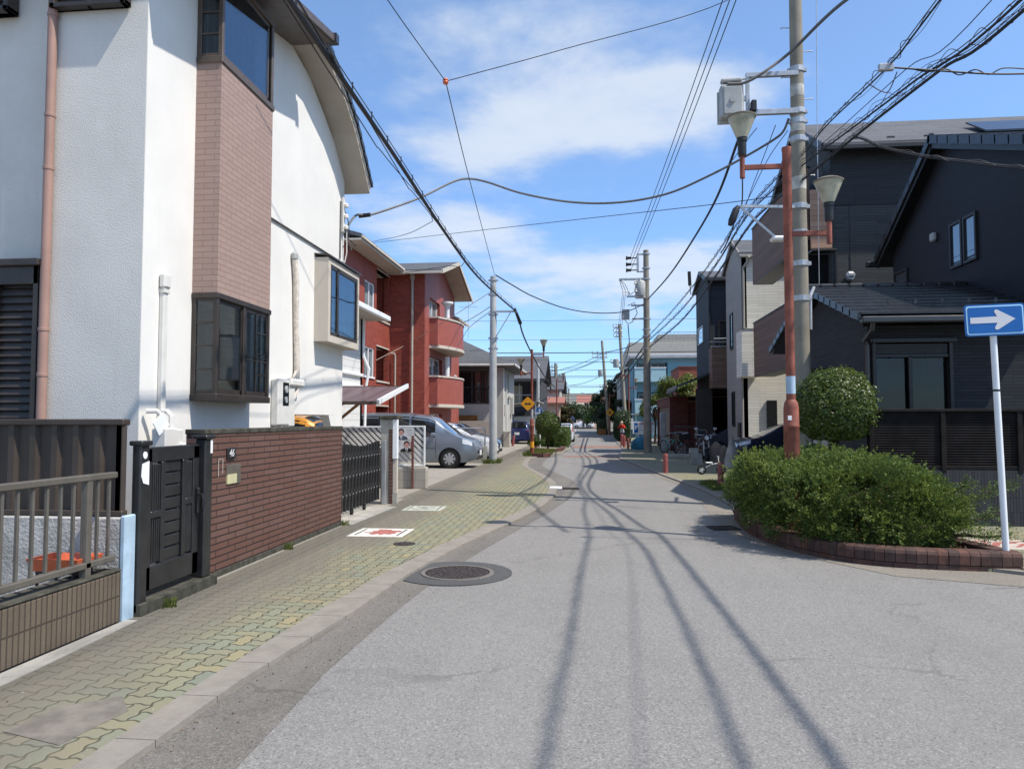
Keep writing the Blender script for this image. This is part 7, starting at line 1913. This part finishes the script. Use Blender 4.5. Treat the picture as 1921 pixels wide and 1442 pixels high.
# ================================================================== vehicles
def car(name, label, cat, L, W, zb, belt, prof, paint, loc, rz, ws, rw, sw, wheel_x, wr=.31, van=False, plate_front=True, group=None, hl=None, tl=True):
    """prof: (x, z of top); ws/rw: x range of wind- and rear screen; sw: list of side window x ranges"""
    t = T(name, label, cat, (0,0,0), group)
    xs_ = [p[0] for p in prof]; zs_ = [p[1] for p in prof]
    def top(x): return float(np.interp(x, xs_, zs_))
    def hw(x):
        e = L/2-abs(x); f = 1-.16*max(0, 1-e/.55)**2
        return W/2*f
    def half(x):
        zt = top(x); w = hw(x); b = min(belt, zt-.03); h = zt-b; s = min(1, h/.5)
        e = L/2-abs(x); z0 = zb+.12*max(0, 1-e/.45)**2
        return [(w*.9,z0),(w*.985,z0+.12),(w,(z0+b)/2+.04),(w*.975,b),(w*(.975-.05*s),b+.35*h),(w*(.975-.12*s),b+.8*h),(w*(.94-.18*s),b+.955*h),(w*.5,zt+.005),(0,zt+.02)]
    def S(x, u, off=0):
        H_ = half(x); i = min(int(u), 7); f = u-i; a, b = H_[i], H_[i+1]
        y, z = a[0]+(b[0]-a[0])*f, a[1]+(b[1]-a[1])*f
        n = Vector((0, b[1]-a[1], -(b[0]-a[0]))); n.normalize()
        return (y+n.y*off, z+n.z*off)
    X_ = sorted(set([round(-L/2+L*i/44, 4) for i in range(45)]))
    p = MB(); ring = []
    for x in X_:
        H_ = half(x); ring.append([(x,y,z) for y, z in H_]+[(x,-y,z) for y, z in H_[-2::-1]])
    n = len(ring[0]); vs = [v for r in ring for v in r]
    fs = [(i*n+k, i*n+k+1, (i+1)*n+k+1, (i+1)*n+k) for i in range(len(ring)-1) for k in range(n-1)]
    fs += [(i*n+n-1, i*n, (i+1)*n, (i+1)*n+n-1) for i in range(len(ring)-1)]
    fs += [tuple(range(n)), tuple(range((len(ring)-1)*n, len(ring)*n))[::-1]]
    p.add(vs, fs); body = p.build('body', paint, t, smooth=True, angle=38)
    def patch(mb, x0, x1, u0, u1, side, off, nx=6, nu=4, crown=False):
        g = []
        for i in range(nx+1):
            x = x0+(x1-x0)*i/nx; row = []
            us = [u0+(u1-u0)*k/nu for k in range(nu+1)]
            if crown:
                pts = [S(x, u, off) for u in us]; row = [(x,y,z) for y, z in pts]+[(x,-y,z) for y, z in pts[-2::-1]]
            else: row = [(x, side*S(x, u, off)[0], S(x, u, off)[1]) for u in us]
            g.append(row)
        m_ = len(g[0])
        mb.add([v for r in g for v in r], [(i*m_+k, (i+1)*m_+k, (i+1)*m_+k+1, i*m_+k+1) if side > 0 else (i*m_+k, i*m_+k+1, (i+1)*m_+k+1, (i+1)*m_+k) for i in range(nx) for k in range(m_-1)])
    for s in (1, -1):
        for (a, b) in sw:
            p = MB(); patch(p, a, b, 3.25, 5.45, s, .006); p.build('side_window', M['carglass'], t, smooth=True)
        p = MB()
        for x in [sw[0][0]-.04]+[b+.03 for a, b in sw]:
            patch(p, x-.006, x+.006, .9, 3.1, s, .003, 1, 6)
        patch(p, sw[0][0], sw[-1][1], 2.1, 2.14, s, .004, 6, 1)
        p.build('door_seam', M['black'], t)
        p = MB()
        for a, b in sw: xh = a+(b-a)*.2; y, z = S(xh, 2.5, .02); p.bbox(xh-.09,s*y-.012,z-.015,xh+.09,s*y+.012,z+.015,.006)
        p.build('door_handle', paint, t)
        y, z = S(sw[-1][1]-.1, 3.4, .09); p = MB(); p.bbox(sw[-1][1]-.13,s*y-.09,z-.05,sw[-1][1]+.02,s*y+.09,z+.09,.035); p.build('side_mirror', paint, t)
        if hl:
            p = MB(); patch(p, hl[0], hl[1], hl[2], hl[3], s, .008, 5, 4); p.build('headlight', M['headlight'], t, smooth=True)
        if tl:
            p = MB(); patch(p, -L/2+.01, -L/2+.16, 2.9 if not van else 3.1, 3.6 if not van else 5.0, s, .008, 3, 4); p.build('tail_light', M['redlight'], t, smooth=True)
    p = MB(); patch(p, ws[0], ws[1], 6.05, 8, 1, .006, 6, 4, True); p.build('windscreen', M['glasssky'], t, smooth=True)
    p = MB(); patch(p, rw[0], rw[1], 6.05, 8, 1, .006, 6, 4, True); p.build('rear_window', M['carglass'], t, smooth=True)
    zf = top(L/2)
    p = MB(); p.bbox(L/2-.02,-W*.3,zb+.28,L/2+.012,W*.3,zb+.4,.01); p.bbox(L/2-.03,-W*.36,zb+.08,L/2+.008,W*.36,zb+.2,.01); p.build('grille', M['black'], t)
    for sx, nm in ((1,'number_plate'),(-1,'number_plate')):
        p = MB(); z = zb+.22 if sx > 0 else (.62 if not van else .5); p.bbox(sx*(L/2+.005),-.165,z,sx*(L/2+.028),.165,z+.165,.004); p.build(nm, M['plate'], t)
    if zs_[0] > .9:
        p = MB(); zz = zs_[0]; p.box(-L/2-.006,-W*.34,zz*.66,-L/2+.01,W*.34,zz*.94); p.build('back_glass', M['carglass'], t)
    for wx in wheel_x:
        for s in (1, -1):
            y = s*(W/2-.085)
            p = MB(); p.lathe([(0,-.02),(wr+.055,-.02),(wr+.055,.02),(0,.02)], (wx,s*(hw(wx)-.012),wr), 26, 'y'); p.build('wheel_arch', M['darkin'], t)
            p = MB(); p.lathe([(wr*.62,-.1),(wr*.9,-.105),(wr,-.035),(wr,.07),(wr*.9,.105),(wr*.62,.1)], (wx,y,wr), 26, 'y', False); wl = p.build('wheel', M['rubber'], t, smooth=True)
            p = MB(); fo = s*.102
            for k in range(8):
                a = 2*PI*k/8; p.bar((wx,y+fo,wr),(wx+wr*.6*math.cos(a),y+fo*.93,wr+wr*.6*math.sin(a)),.075*wr/.31,.02,(0,1,0))
            p.lathe([(wr*.6,fo*.6),(wr*.66,fo*.95),(wr*.6,fo)], (wx,y,wr), 22, 'y', False); p.lathe([(0,fo*1.02),(wr*.16,fo*1.02),(wr*.18,fo*.9)], (wx,y,wr), 12, 'y'); p.build('rim', M['galv'], wl)
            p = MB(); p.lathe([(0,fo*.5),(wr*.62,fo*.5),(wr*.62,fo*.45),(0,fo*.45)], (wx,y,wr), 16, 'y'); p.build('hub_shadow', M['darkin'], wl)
    put(t, loc, rz); return t
PV = [(-2.35,1.0),(-2.33,1.2),(-2.25,1.68),(-2.0,1.80),(-1.4,1.85),(0,1.83),(.7,1.74),(.95,1.64),(1.62,1.10),(1.75,1.05),(2.1,.95),(2.25,.86),(2.33,.72),(2.35,.6)]
car('minivan','silver blue minivan parked nose to the street behind the posters','van',4.7,1.72,.2,.98,PV,carpaint('silver blue paint', (.21,.245,.285), .55),(-6.15,25.35,0),0,(.78,1.6),(-2.3,-2.0),[(-2.05,-.95),(-.85,.05),(.13,.95)],(-1.5,1.45),.32,True,hl=(1.88,2.2,2.55,3.35))
PH = [(-2.1,.9),(-2.08,1.05),(-1.8,1.42),(-1.2,1.52),(0,1.5),(.5,1.42),(1.25,1.0),(1.6,.93),(1.95,.82),(2.08,.66),(2.1,.55)]
car('parked_car','white hatchback parked between the silver minivan and the dark car','car',4.2,1.69,.18,.92,PH,carpaint('white paint', (.75,.76,.77), .0),(-5.85,29.45,0),0,(.52,1.22),(-2.07,-1.75),[(-1.55,-.65),(-.55,.2)],(-1.3,1.3),.3,hl=(1.6,1.98,2.6,3.3))
car('parked_car','dark blue grey car parked farthest in the left lot','car',4.2,1.69,.18,.92,PH,carpaint('dark blue grey paint', (.035,.045,.06), .3),(-6.0,31.9,0),0,(.52,1.22),(-2.07,-1.75),[(-1.55,-.65),(-.55,.2)],(-1.3,1.3),.3,hl=(1.6,1.98,2.6,3.3))
car('hatchback','dark blue hatchback seen from behind under the pale shelter','car',4.0,1.68,.18,.92,[(x*.95,z) for x, z in PH],carpaint('deep blue paint', (.012,.02,.09), .3),(-5.0,52.0,0),PI/2,(.5,1.15),(-1.96,-1.66),[(-1.45,-.6),(-.5,.2)],(-1.25,1.25),.3,hl=(1.5,1.88,2.6,3.3))
PKV = [(-1.68,1.1),(-1.66,1.5),(-1.55,1.76),(-1.2,1.84),(.6,1.84),(.95,1.74),(1.45,1.05),(1.62,.85),(1.68,.6)]
car('white_van','small white van driving away beyond the hedge','van',3.36,1.5,.17,.98,PKV,carpaint('van white paint', (.72,.74,.76), .1),(-1.98,57.6,-.035),PI/2,(.98,1.42),(-1.6,-1.5),[(-1.35,-.5),(-.4,.3)],(-1.15,1.2),.26,True,hl=(1.3,1.55,2.6,3.3)).scale = (.86,.86,.75)
car('parked_car','small white suv crossing the far end of the street','car',4.2,1.69,.18,.92,PH,carpaint('far white paint', (.75,.76,.77), 0),(-1.6,150,0),PI-.15,(.52,1.22),(-2.07,-1.75),[(-1.55,-.65),(-.55,.2)],(-1.3,1.3),.3,hl=(1.6,1.98,2.6,3.3))
car('parked_car','dark navy car under the charcoal house balcony','car',4.3,1.7,.18,.92,[(x*1.02,z) for x, z in PH],carpaint('navy paint', (.012,.015,.035), .3),(7.3,28.4,0),PI,(.52,1.22),(-2.07,-1.75),[(-1.55,-.65),(-.55,.2)],(-1.3,1.3),.3,hl=(1.64,2.02,2.6,3.3))
car('parked_car','black blue car in the carport of the navy house','car',4.3,1.7,.18,.92,[(x*1.02,z) for x, z in PH],carpaint('black blue paint', (.012,.018,.03), .3),(7.0,35.4,0),PI,(.52,1.22),(-2.07,-1.75),[(-1.55,-.65),(-.55,.2)],(-1.3,1.3),.3,hl=(1.64,2.02,2.6,3.3))
car('orange_van','orange van half seen through the garage opening of the stucco house','van',4.0,1.66,.2,1.0,[(x*.85,z*.93) for x, z in PV],carpaint('orange paint', (.6,.26,.03), .1),(-7.72,15.8,0),PI,(.66,1.36),(-1.96,-1.7),[(-1.75,-.8),(-.7,.05),(.12,.8)],(-1.25,1.22),.3,True,hl=(1.55,1.86,2.55,3.35))
# parking lot fence
cf = T('mesh_fence', 'galvanised mesh fence between the minivan and the white car', 'fence', (-5.1,27.9,.6))
p = MB(); p.tube([(-6.6,27.9,1.3),(-4.05,27.9,1.3),(-4.0,27.9,1.25),(-4.0,27.9,.6)], .025, 8); p.tube([(-6.6,27.9,.68),(-4.0,27.9,.68)], .018, 6); p.tube([(-5.3,27.9,.6),(-5.3,27.9,1.3)], .02, 6); p.build('fence_frame', M['galv'], cf)
p = MB()
for i in range(36):
    x = -6.6+i*.105
    for s in (1,-1):
        x0, x1 = x, x+s*.6; z0, z1 = .7, 1.28
        if x1 > -4.02: f = (-4.02-x0)/(x1-x0); x1, z1 = -4.02, z0+(z1-z0)*f
        if x1 < -6.6: f = (-6.6-x0)/(x1-x0) if x1 != x0 else 0; x1, z1 = -6.6, z0+(z1-z0)*f
        if x0 > -4.02 or z1-z0 < .03: continue
        p.bar((x0,27.9+.008*s,z0),(x1,27.9+.008*s,z1),.008,.010,(0,1,0))
p.build('mesh', M['galv'], cf)
p = MB(); p.bbox(-6.6,27.8,0,-3.93,28.0,.62,.015); tag(p.build('lot_block_wall', M['paleblock']), 'low grey block wall under the mesh fence in the parking lot', 'wall')
# ---- motorcycle seen end on
mc = T('motorcycle', 'black motorcycle facing the street beside the concrete blocks', 'motorcycle', (4.18,28.6,0)); mc['_w'] = (0,0,0)
for y in (-.62,.62):
    p = MB(); p.lathe([(.2,-.055),(.27,-.06),(.305,-.03),(.305,.03),(.27,.06),(.2,.055)], (0,y,.305), 22, 'x', False); w_ = p.build('wheel', M['rubber'], mc, smooth=True)
    p = MB(); p.lathe([(.19,-.02),(.21,-.02),(.21,.02),(.19,.02)], (0,y,.305), 20, 'x', False)
    for k in range(6): a = PI*k/6; p.bar((0,y-.2*math.cos(a),.305-.2*math.sin(a)),(0,y+.2*math.cos(a),.305+.2*math.sin(a)),.02,.012,(1,0,0))
    p.build('rim', M['galv'], w_)
p = MB(); p.bbox(-.13,-.35,.35,.13,.35,.78,.06); p.bbox(-.2,-.15,.5,.2,.3,.72,.06); p.build('engine_body', M['black'], mc, bevel=.02)
p = MB(); p.bbox(-.15,.0,.82,.15,.75,.95,.05); p.bbox(-.2,.55,.85,.2,.95,1.25,.05); p.build('seat', M['black'], mc)
p = MB(); p.tube([(-.09,-.62,.3),(-.09,-.42,1.0)], .028, 8); p.tube([(.09,-.62,.3),(.09,-.42,1.0)], .028, 8); p.tube([(-.38,-.3,1.08),(-.2,-.4,1.05),(.2,-.4,1.05),(.38,-.3,1.08)], .018, 7); p.build('fork', M['galv'], mc)
p = MB(); p.bbox(-.14,-.66,.84,.14,-.5,1.08,.05); p.bbox(-.09,-.85,.5,.09,-.45,.62,.04); p.build('front_cowl', M['black'], mc)
p = MB(); p.lathe([(0,-.02),(.07,-.02),(.08,.0),(.07,.03)], (0,-.67,.95), 14, 'y'); p.build('headlight', M['headlight'], mc)
for s in (-1,1):
    p = MB(); p.tube([(s*.28,-.36,1.06),(s*.34,-.38,1.26)], .008, 5); p.bbox(s*.34-.06,-.4,1.24,s*.34+.06,-.36,1.33,.015); p.build('mirror', M['galv'], mc)
# ---- bicycles
def bicycle(label, loc, rz, frame, lean=0):
    t = T('bicycle', label, 'bicycle', (0,0,0), 'bicycles by the garage')
    for x in (-.52,.52):
        p = MB(); 
        for k in range(24):
            a, b = 2*PI*k/24, 2*PI*(k+1)/24; p.bar((x+.32*math.cos(a),0,.33+.32*math.sin(a)),(x+.32*math.cos(b),0,.33+.32*math.sin(b)),.035,.035,(0,1,0))
        w_ = p.build('wheel', M['rubber'], t)
        p = MB()
        for k in range(9): a = PI*k/9; p.tube([(x-.31*math.cos(a),0,.33-.31*math.sin(a)),(x+.31*math.cos(a),0,.33+.31*math.sin(a))], .003, 3)
        p.build('spokes', M['galv'], w_)
        p = MB(); pts = [(x+.36*math.cos(a),0,.33+.36*math.sin(a)) for a in np.linspace(.3,2.9,12)]; p.tube(pts, .02, 5); p.build('mudguard', frame, t)
    p = MB(); p.tube([(-.52,0,.33),(-.12,0,.3),(-.22,0,.78)], .016, 6); p.tube([(-.52,0,.33),(-.2,0,.72)], .012, 6); p.tube([(-.12,0,.3),(.36,0,.78)], .018, 6); p.tube([(-.18,0,.62),(.36,0,.74)], .016, 6); p.tube([(.52,0,.33),(.38,0,.7),(.33,0,.98)], .017, 6); p.build('frame', frame, t)
    p = MB(); p.tube([(.33,-.27,1.02),(.42,-.12,1.03),(.33,0,1.0),(.42,.12,1.03),(.33,.27,1.02)], .014, 6); p.build('handlebar', M['galv'], t)
    p = MB(); p.bbox(-.34,-.09,.84,-.1,.09,.9,.03); p.tube([(-.22,0,.72),(-.22,0,.86)], .014, 6); p.build('saddle', M['black'], t)
    p = MB(); p.bbox(.42,-.17,.72,.72,.17,.98,.01); p.build('basket', M['black'], t)
    put(t, loc, rz); t.rotation_euler[0] = lean; return t
M['tealpaint'] = plain('teal enamel', (.12,.4,.4), .35, .5)
bicycle('bicycle with teal mudguards nearest the garage shutter', (3.75,36.2,0), R(-60), M['tealpaint'], .08)
bicycle('dark bicycle behind the teal one with a black basket', (4.25,36.9,0), R(-75), M['black'], -.06)
bicycle('dark bicycle beside the motorcycle', (4.4,33.5,0), R(200), M['darkred'], .05)
bb = T('balance_bike', 'small child bike half hidden behind the nearer red bollard', 'bicycle', (3.5,22.6,0)); bb['_w'] = (0,0,0)
for x in (-.28,.28):
    p = MB(); p.lathe([(.085,-.02),(.11,-.022),(.135,-.012),(.135,.012),(.11,.022),(.085,.02)], (x,0,.137), 22, 'y', False); w_ = p.build('wheel', M['rubber'], bb, smooth=True)
    p = MB(); p.lathe([(0,-.01),(.03,-.012),(.03,.012),(0,.01)], (x,0,.137), 10, 'y')
    for k in range(5): a = 2*PI*k/5; p.bar((x,0,.137),(x+.09*math.cos(a),0,.137+.09*math.sin(a)),.025,.016,(0,1,0))
    p.build('rim', M['white'], w_)
p = MB(); p.tube([(-.28,0,.14),(0,0,.3),(.22,0,.34),(.28,0,.14)], .016, 6); p.tube([(.22,0,.34),(.2,0,.52)], .014, 6); p.tube([(.2,-.16,.53),(.2,.16,.53)], .012, 6); p.bbox(-.16,-.05,.33,.04,.05,.37,.015); p.build('frame', M['white'], bb)
# ---- blocks, sacks, tarpaulin
blk = MB(); blk.bbox(3.55,27.4,0,3.95,27.75,.2,.008); b0_ = tag(blk.build('concrete_block', M['concrete']), 'lowest grey concrete block before the motorcycle', 'block')
blk = MB(); blk.bbox(3.57,27.42,.202,3.94,27.72,.40,.008); tag(blk.build('concrete_block', M['concrete']), 'middle grey concrete block of the stack before the motorcycle', 'block')
blk = MB(); blk.bbox(3.5,27.44,.402,3.82,27.7,.59,.008); tag(blk.build('concrete_block', M['concrete']), 'topmost grey concrete block of the stack before the motorcycle', 'block')
blk = MB(); blk.bbox(3.1,32.0,0,4.1,32.5,.16,.01); tag(blk.build('concrete_slab', M['paleblock']), 'long flat concrete slab under the dark bicycles', 'slab')
def drape(name, label, cx, cy, h, r, mat, seed, pointed=.5):
    rr = np.random.default_rng(seed); p = MB(); n = 26; m_ = 12; ph = rr.uniform(0,6,3); vs = []
    for i in range(m_+1):
        f = i/m_
        for k in range(n):
            a = 2*PI*k/n; q = r*(1-f**(1.2+pointed*2)*.92)*(1+.10*math.sin(3*a+ph[0])+.07*math.sin(7*a+ph[1])*(1-f)); vs.append((cx+q*math.cos(a),cy+q*.8*math.sin(a),h*f))
    fs = [(i*n+k, i*n+(k+1) % n, (i+1)*n+(k+1) % n, (i+1)*n+k) for i in range(m_) for k in range(n)]; fs.append(tuple(range(m_*n, (m_+1)*n)))
    p.add(vs, fs); return tag(p.build(name, mat, smooth=True, angle=60), label, 'cover')
drape('draped_cover','low tan cloth cover between the motorcycle and the tall cover',4.55,28.2,.82,.33,M['sack'],1,1)
drape('draped_cover','taller tan cloth cover behind the red bollard',4.78,27.9,.7,.22,M['sack'],2,.9)
drape('draped_cover','tall pointed grey tan cover left of the juniper',4.75,26.2,1.05,.26,M['concrete'],3,.15)
drape('tarpaulin_heap','teal tarpaulin draped over a heap by the far bollards',2.66,41.6,.72,.5,M['tealtarp'],4,1.4)
p = MB(); p.lathe([(.2,0),(.28,.5),(.3,.52),(.26,.52),(.18,.05)], (1.25,88,0), 14); tag(p.build('red_tub', MPOSTR), 'red tub under the far trees on the right kerb', 'tub')
p = MB(); p.bbox(.65,84,0,1.6,85,.62,.03); tag(p.build('planter_box', M['wood']), 'dark wooden planter box at the far right kerb', 'planter')
# ================================================================== people
def figure(label, loc, rz, joints, edges, zones, mats, sc=1., hair=None, cap=None, sub=2):
    """one continuous skinned body; zones choose clothing colour from the height and reach of each face"""
    me = bpy.data.meshes.new('person'); me.from_pydata([j[0] for j in joints], edges, [])
    o = bpy.data.objects.new('person', me); COL.objects.link(o)
    md = o.modifiers.new('skin', 'SKIN'); 
    sv = me.skin_vertices[0].data if me.skin_vertices else None
    for i, j in enumerate(joints):
        me.skin_vertices[0].data[i].radius = (j[1], j[2] if len(j) > 2 else j[1])
    me.skin_vertices[0].data[0].use_root = True
    sb = o.modifiers.new('sub', 'SUBSURF'); sb.levels = sub; sb.render_levels = sub
    dg = bpy.context.evaluated_depsgraph_get(); nm = bpy.data.meshes.new_from_object(o.evaluated_get(dg))
    bpy.data.objects.remove(o)
    nm.materials.clear()
    for m_ in mats: nm.materials.append(m_)
    for f in nm.polygons: f.material_index = zones(f.center); f.use_smooth = True
    o = bpy.data.objects.new('person', nm); COL.objects.link(o); o['_w'] = (0,0,0)
    tag(o, label, 'person')
    if hair: hair(o)
    put(o, loc, rz, scale=sc); return o
def body(arms, lean=.0, stride=.12):
    """joints for a standing adult, 1.66 m; arms = two lists of (elbow, wrist) points"""
    J = [((0,0,.92),.13,.105),((0,lean*.3,1.10),.125,.095),((0,lean*.8,1.30),.155,.105),((0,lean,1.40),.11,.085),((0,lean*1.15,1.46),.05,.05),((0,lean*1.4-.01,1.53),.075,.085),((0,lean*1.5-.01,1.62),.07,.08)]
    E = [(0,1),(1,2),(2,3),(3,4),(4,5),(5,6)]
    def add(p, r, par):
        J.append((p, r)); E.append((par, len(J)-1)); return len(J)-1
    for s, k in ((-1,0),(1,1)):
        a = add((s*.10,0,.84),.088,0); b = add((s*.11,-stride*s*.5,.48),.062,a); c = add((s*.115,-stride*s+.03,.10),.042,b); add((s*.125,-stride*s-.11,.035),.035,c)
        sh = add((s*.185,lean,1.385),.058,3); el = add(arms[k][0],.043,sh); wr_ = add(arms[k][1],.032,el)
        hx, hy, hz = arms[k][1]; ex, ey, ez = arms[k][0]; d = Vector((hx-ex,hy-ey,hz-ez)).normalized()
        pm = add(tuple(Vector((hx,hy,hz))+d*.07),.028,wr_)
        for q, (ox, oz, ln) in enumerate(((-.03,.0,.085),(-.01,.012,.095),(.012,.01,.09),(.03,-.002,.07))):
            add(tuple(Vector((hx+ox,hy,hz+oz))+d*(.07+ln)),.009,pm)
        add(tuple(Vector((hx-s*.05,hy,hz+.01))+d*.07),.010,pm)
    return J, E
cl = lambda nm, c: plain(nm, c, .85, .2, var=.12, scale=9)
J, E = body((((-.27,-.12,1.18),(-.10,-.24,1.42)),((.27,-.12,1.18),(.10,-.24,1.42))), -.06)
red, gry, drk, tan = cl('red jacket', (.62,.05,.03)), cl('grey jacket hem', (.42,.43,.45)), cl('dark trousers', (.025,.03,.045)), cl('tan cap', (.55,.42,.3))
def z1(c):
    if c.z < .06: return 4
    if c.z < .86 and c.y > -.2: return 2
    if c.z > 1.455 and abs(c.x) < .1 and c.y > -.21: return 3
    if c.y < -.27 and c.z > 1.36: return 3
    if c.z < 1.14 and c.y > -.16: return 1
    return 0
def cap1(o):
    p = MB(); p.lathe([(.098,1.575),(.1,1.62),(.085,1.68),(.04,1.71),(0,1.715)], (0,-.09,0), 18); p.bbox(-.06,-.27,1.58,.06,-.17,1.6,.01); p.build('cap', tan, o, smooth=True)
figure('person in red and grey jacket and tan cap raising both hands', (2.05,51.0,0), R(-25), J, E, z1, [red, gry, drk, M['skin'], M['black']], .90, cap1)
J, E = body((((-.25,.03,1.12),(-.24,-.06,.88)),((.25,.03,1.12),(.24,-.06,.88))), .0, .2)
def z2(c):
    if c.z < .06: return 0
    if c.z > 1.45 and abs(c.x) < .1: return 3
    if c.z < .86 and abs(c.x) > .2: return 3
    return 0 if c.z > .9 else 2
def hair2(o):
    p = MB(); p.lathe([(.092,1.56),(.1,1.62),(.085,1.68),(.04,1.705),(0,1.71)], (0,.0,0), 16); p.build('hair', M['black'], o, smooth=True)
figure('walking person in black at the far end of the street', (-1.55,138,-.035), R(170), J, E, z2, [cl('black coat', (.02,.02,.025)), gry, drk, M['skin']], .85, hair2)
figure('second dark clothed person walking beside the far white suv', (-.9,141,-.035), R(160), J, E, z2, [cl('dark brown coat', (.035,.03,.03)), gry, drk, M['skin']], .85, hair2)
# ================================================================== light, sky, camera
SUN_EL = R(57.); LX, LY = -.951, .31                     # travel of the light over the ground
d = Vector((LX*math.cos(SUN_EL), LY*math.cos(SUN_EL), -math.sin(SUN_EL)))
sl = bpy.data.lights.new('sun', 'SUN'); sl.energy = 4.0; sl.angle = R(.7); sl.color = (1.0,.94,.85)
so = bpy.data.objects.new('sun', sl); COL.objects.link(so); so.rotation_euler = d.to_track_quat('-Z', 'Y').to_euler(); so.location = (20,-5,40)
w = bpy.data.worlds.new('World'); SC.world = w; w.use_nodes = True
nt = NT(w.node_tree); bg = nt.n['Background']
sky = nt.new('ShaderNodeTexSky', sky_type='NISHITA'); sky.sun_disc = False; sky.sun_elevation = SUN_EL
sky.sun_rotation = math.atan2(-LX, -LY); sky.air_density = 1.0; sky.dust_density = .35; sky.ozone_density = 1.2
gen = X(nt, nt.new('ShaderNodeTexCoord').outputs['Generated'])
x, y, z = nt.xyz(gen)
pz = z.max(0.)+.10
pv = nt.comb(x/pz, y/pz, 0.)
n1 = nt.noise(pv, 1.9, 8, .6, dist=.25); n2 = nt.noise(pv, 6.5, 6, .6); 
az = nt.m('ARCTAN2', x, y); el = nt.m('ARCSINE', z)
mask = None
LOBES = [(1230,190,.13,.045,1.15),(1130,235,.13,.05,.8),(960,180,.10,.05,.55),(1050,40,.16,.05,.5),(870,60,.22,.06,.42),(900,285,.10,.045,.85),(730,400,.16,.05,.8),(900,440,.12,.03,.75),(1040,490,.09,.025,.7),(1200,510,.13,.04,.75),(1290,520,.12,.05,.6),(760,210,.08,.05,.3),(880,560,.10,.03,.6),(1000,620,.4,.05,.38),(1360,180,.1,.07,.55)]
for (px, py, sa, se, wt) in LOBES:
    r_ = Vector(ray(px, py)).normalized(); a0 = math.atan2(r_.x, r_.y); e0 = math.asin(r_.z)
    q = ((az-a0)/sa); q2 = ((el-e0)/se)
    g = nt.m('EXPONENT', (q*q+q2*q2)*-1.)*wt
    mask = g if mask is None else mask+g
unseen_cloud = (nt.sstep(az.abs(), .6, 1.0)+nt.sstep(el, .62, .85)).min(1.)*.85  # extra cloud out of view, added to whiten the fill light
dens = mask.min(1.2)*.74+unseen_cloud*.5+(n1-.5)*1.5+(n2-.5)*.6-.04
cl_ = nt.sstep(dens, .16, .84)
soft = nt.sstep(dens, .4, 1.1)
ccol = nt.mix(soft, (3.3,3.75,4.4), (4.0,4.25,4.6))
hsv = nt.new('ShaderNodeHueSaturation'); hsv.inputs['Saturation'].default_value = 1.0; hsv.inputs['Value'].default_value = 1.0
nt.l.new(sky.outputs[0], hsv.inputs['Color'])
skyc = X(nt, hsv.outputs[0])
hz = nt.sstep(el, -.02, .55)
skyc = nt.mix(1., skyc, nt.mix(hz, (.50,.70,1.0), (.88,.98,1.08)), 'MULTIPLY')
col = nt.mix(cl_*.76, skyc, ccol)
nt.lk(col, bg.inputs[0]); bg.inputs[1].default_value = .15
cam = bpy.data.cameras.new('camera'); co = bpy.data.objects.new('camera', cam); COL.objects.link(co); SC.camera = co
co.location = (0,0,EYE); co.rotation_euler = (PI/2+PHI, 0, YAW)
cam.sensor_width = 36; cam.lens = 36*F/1921; cam.clip_start = .05; cam.clip_end = 2000
vs = SC.view_settings; SC.display_settings.display_device = 'sRGB'; vs.view_transform = 'Standard'; vs.look = 'None'; vs.gamma = 1; vs.use_curve_mapping = False; vs.exposure = .5
SC.cycles.max_bounces = 6; SC.cycles.transparent_max_bounces = 8; SC.cycles.use_denoising = True
try: SC.cycles.denoiser = 'OPENIMAGEDENOISE'
except Exception: pass
for o in bpy.data.objects:
    if '_w' in o.keys(): del o['_w']
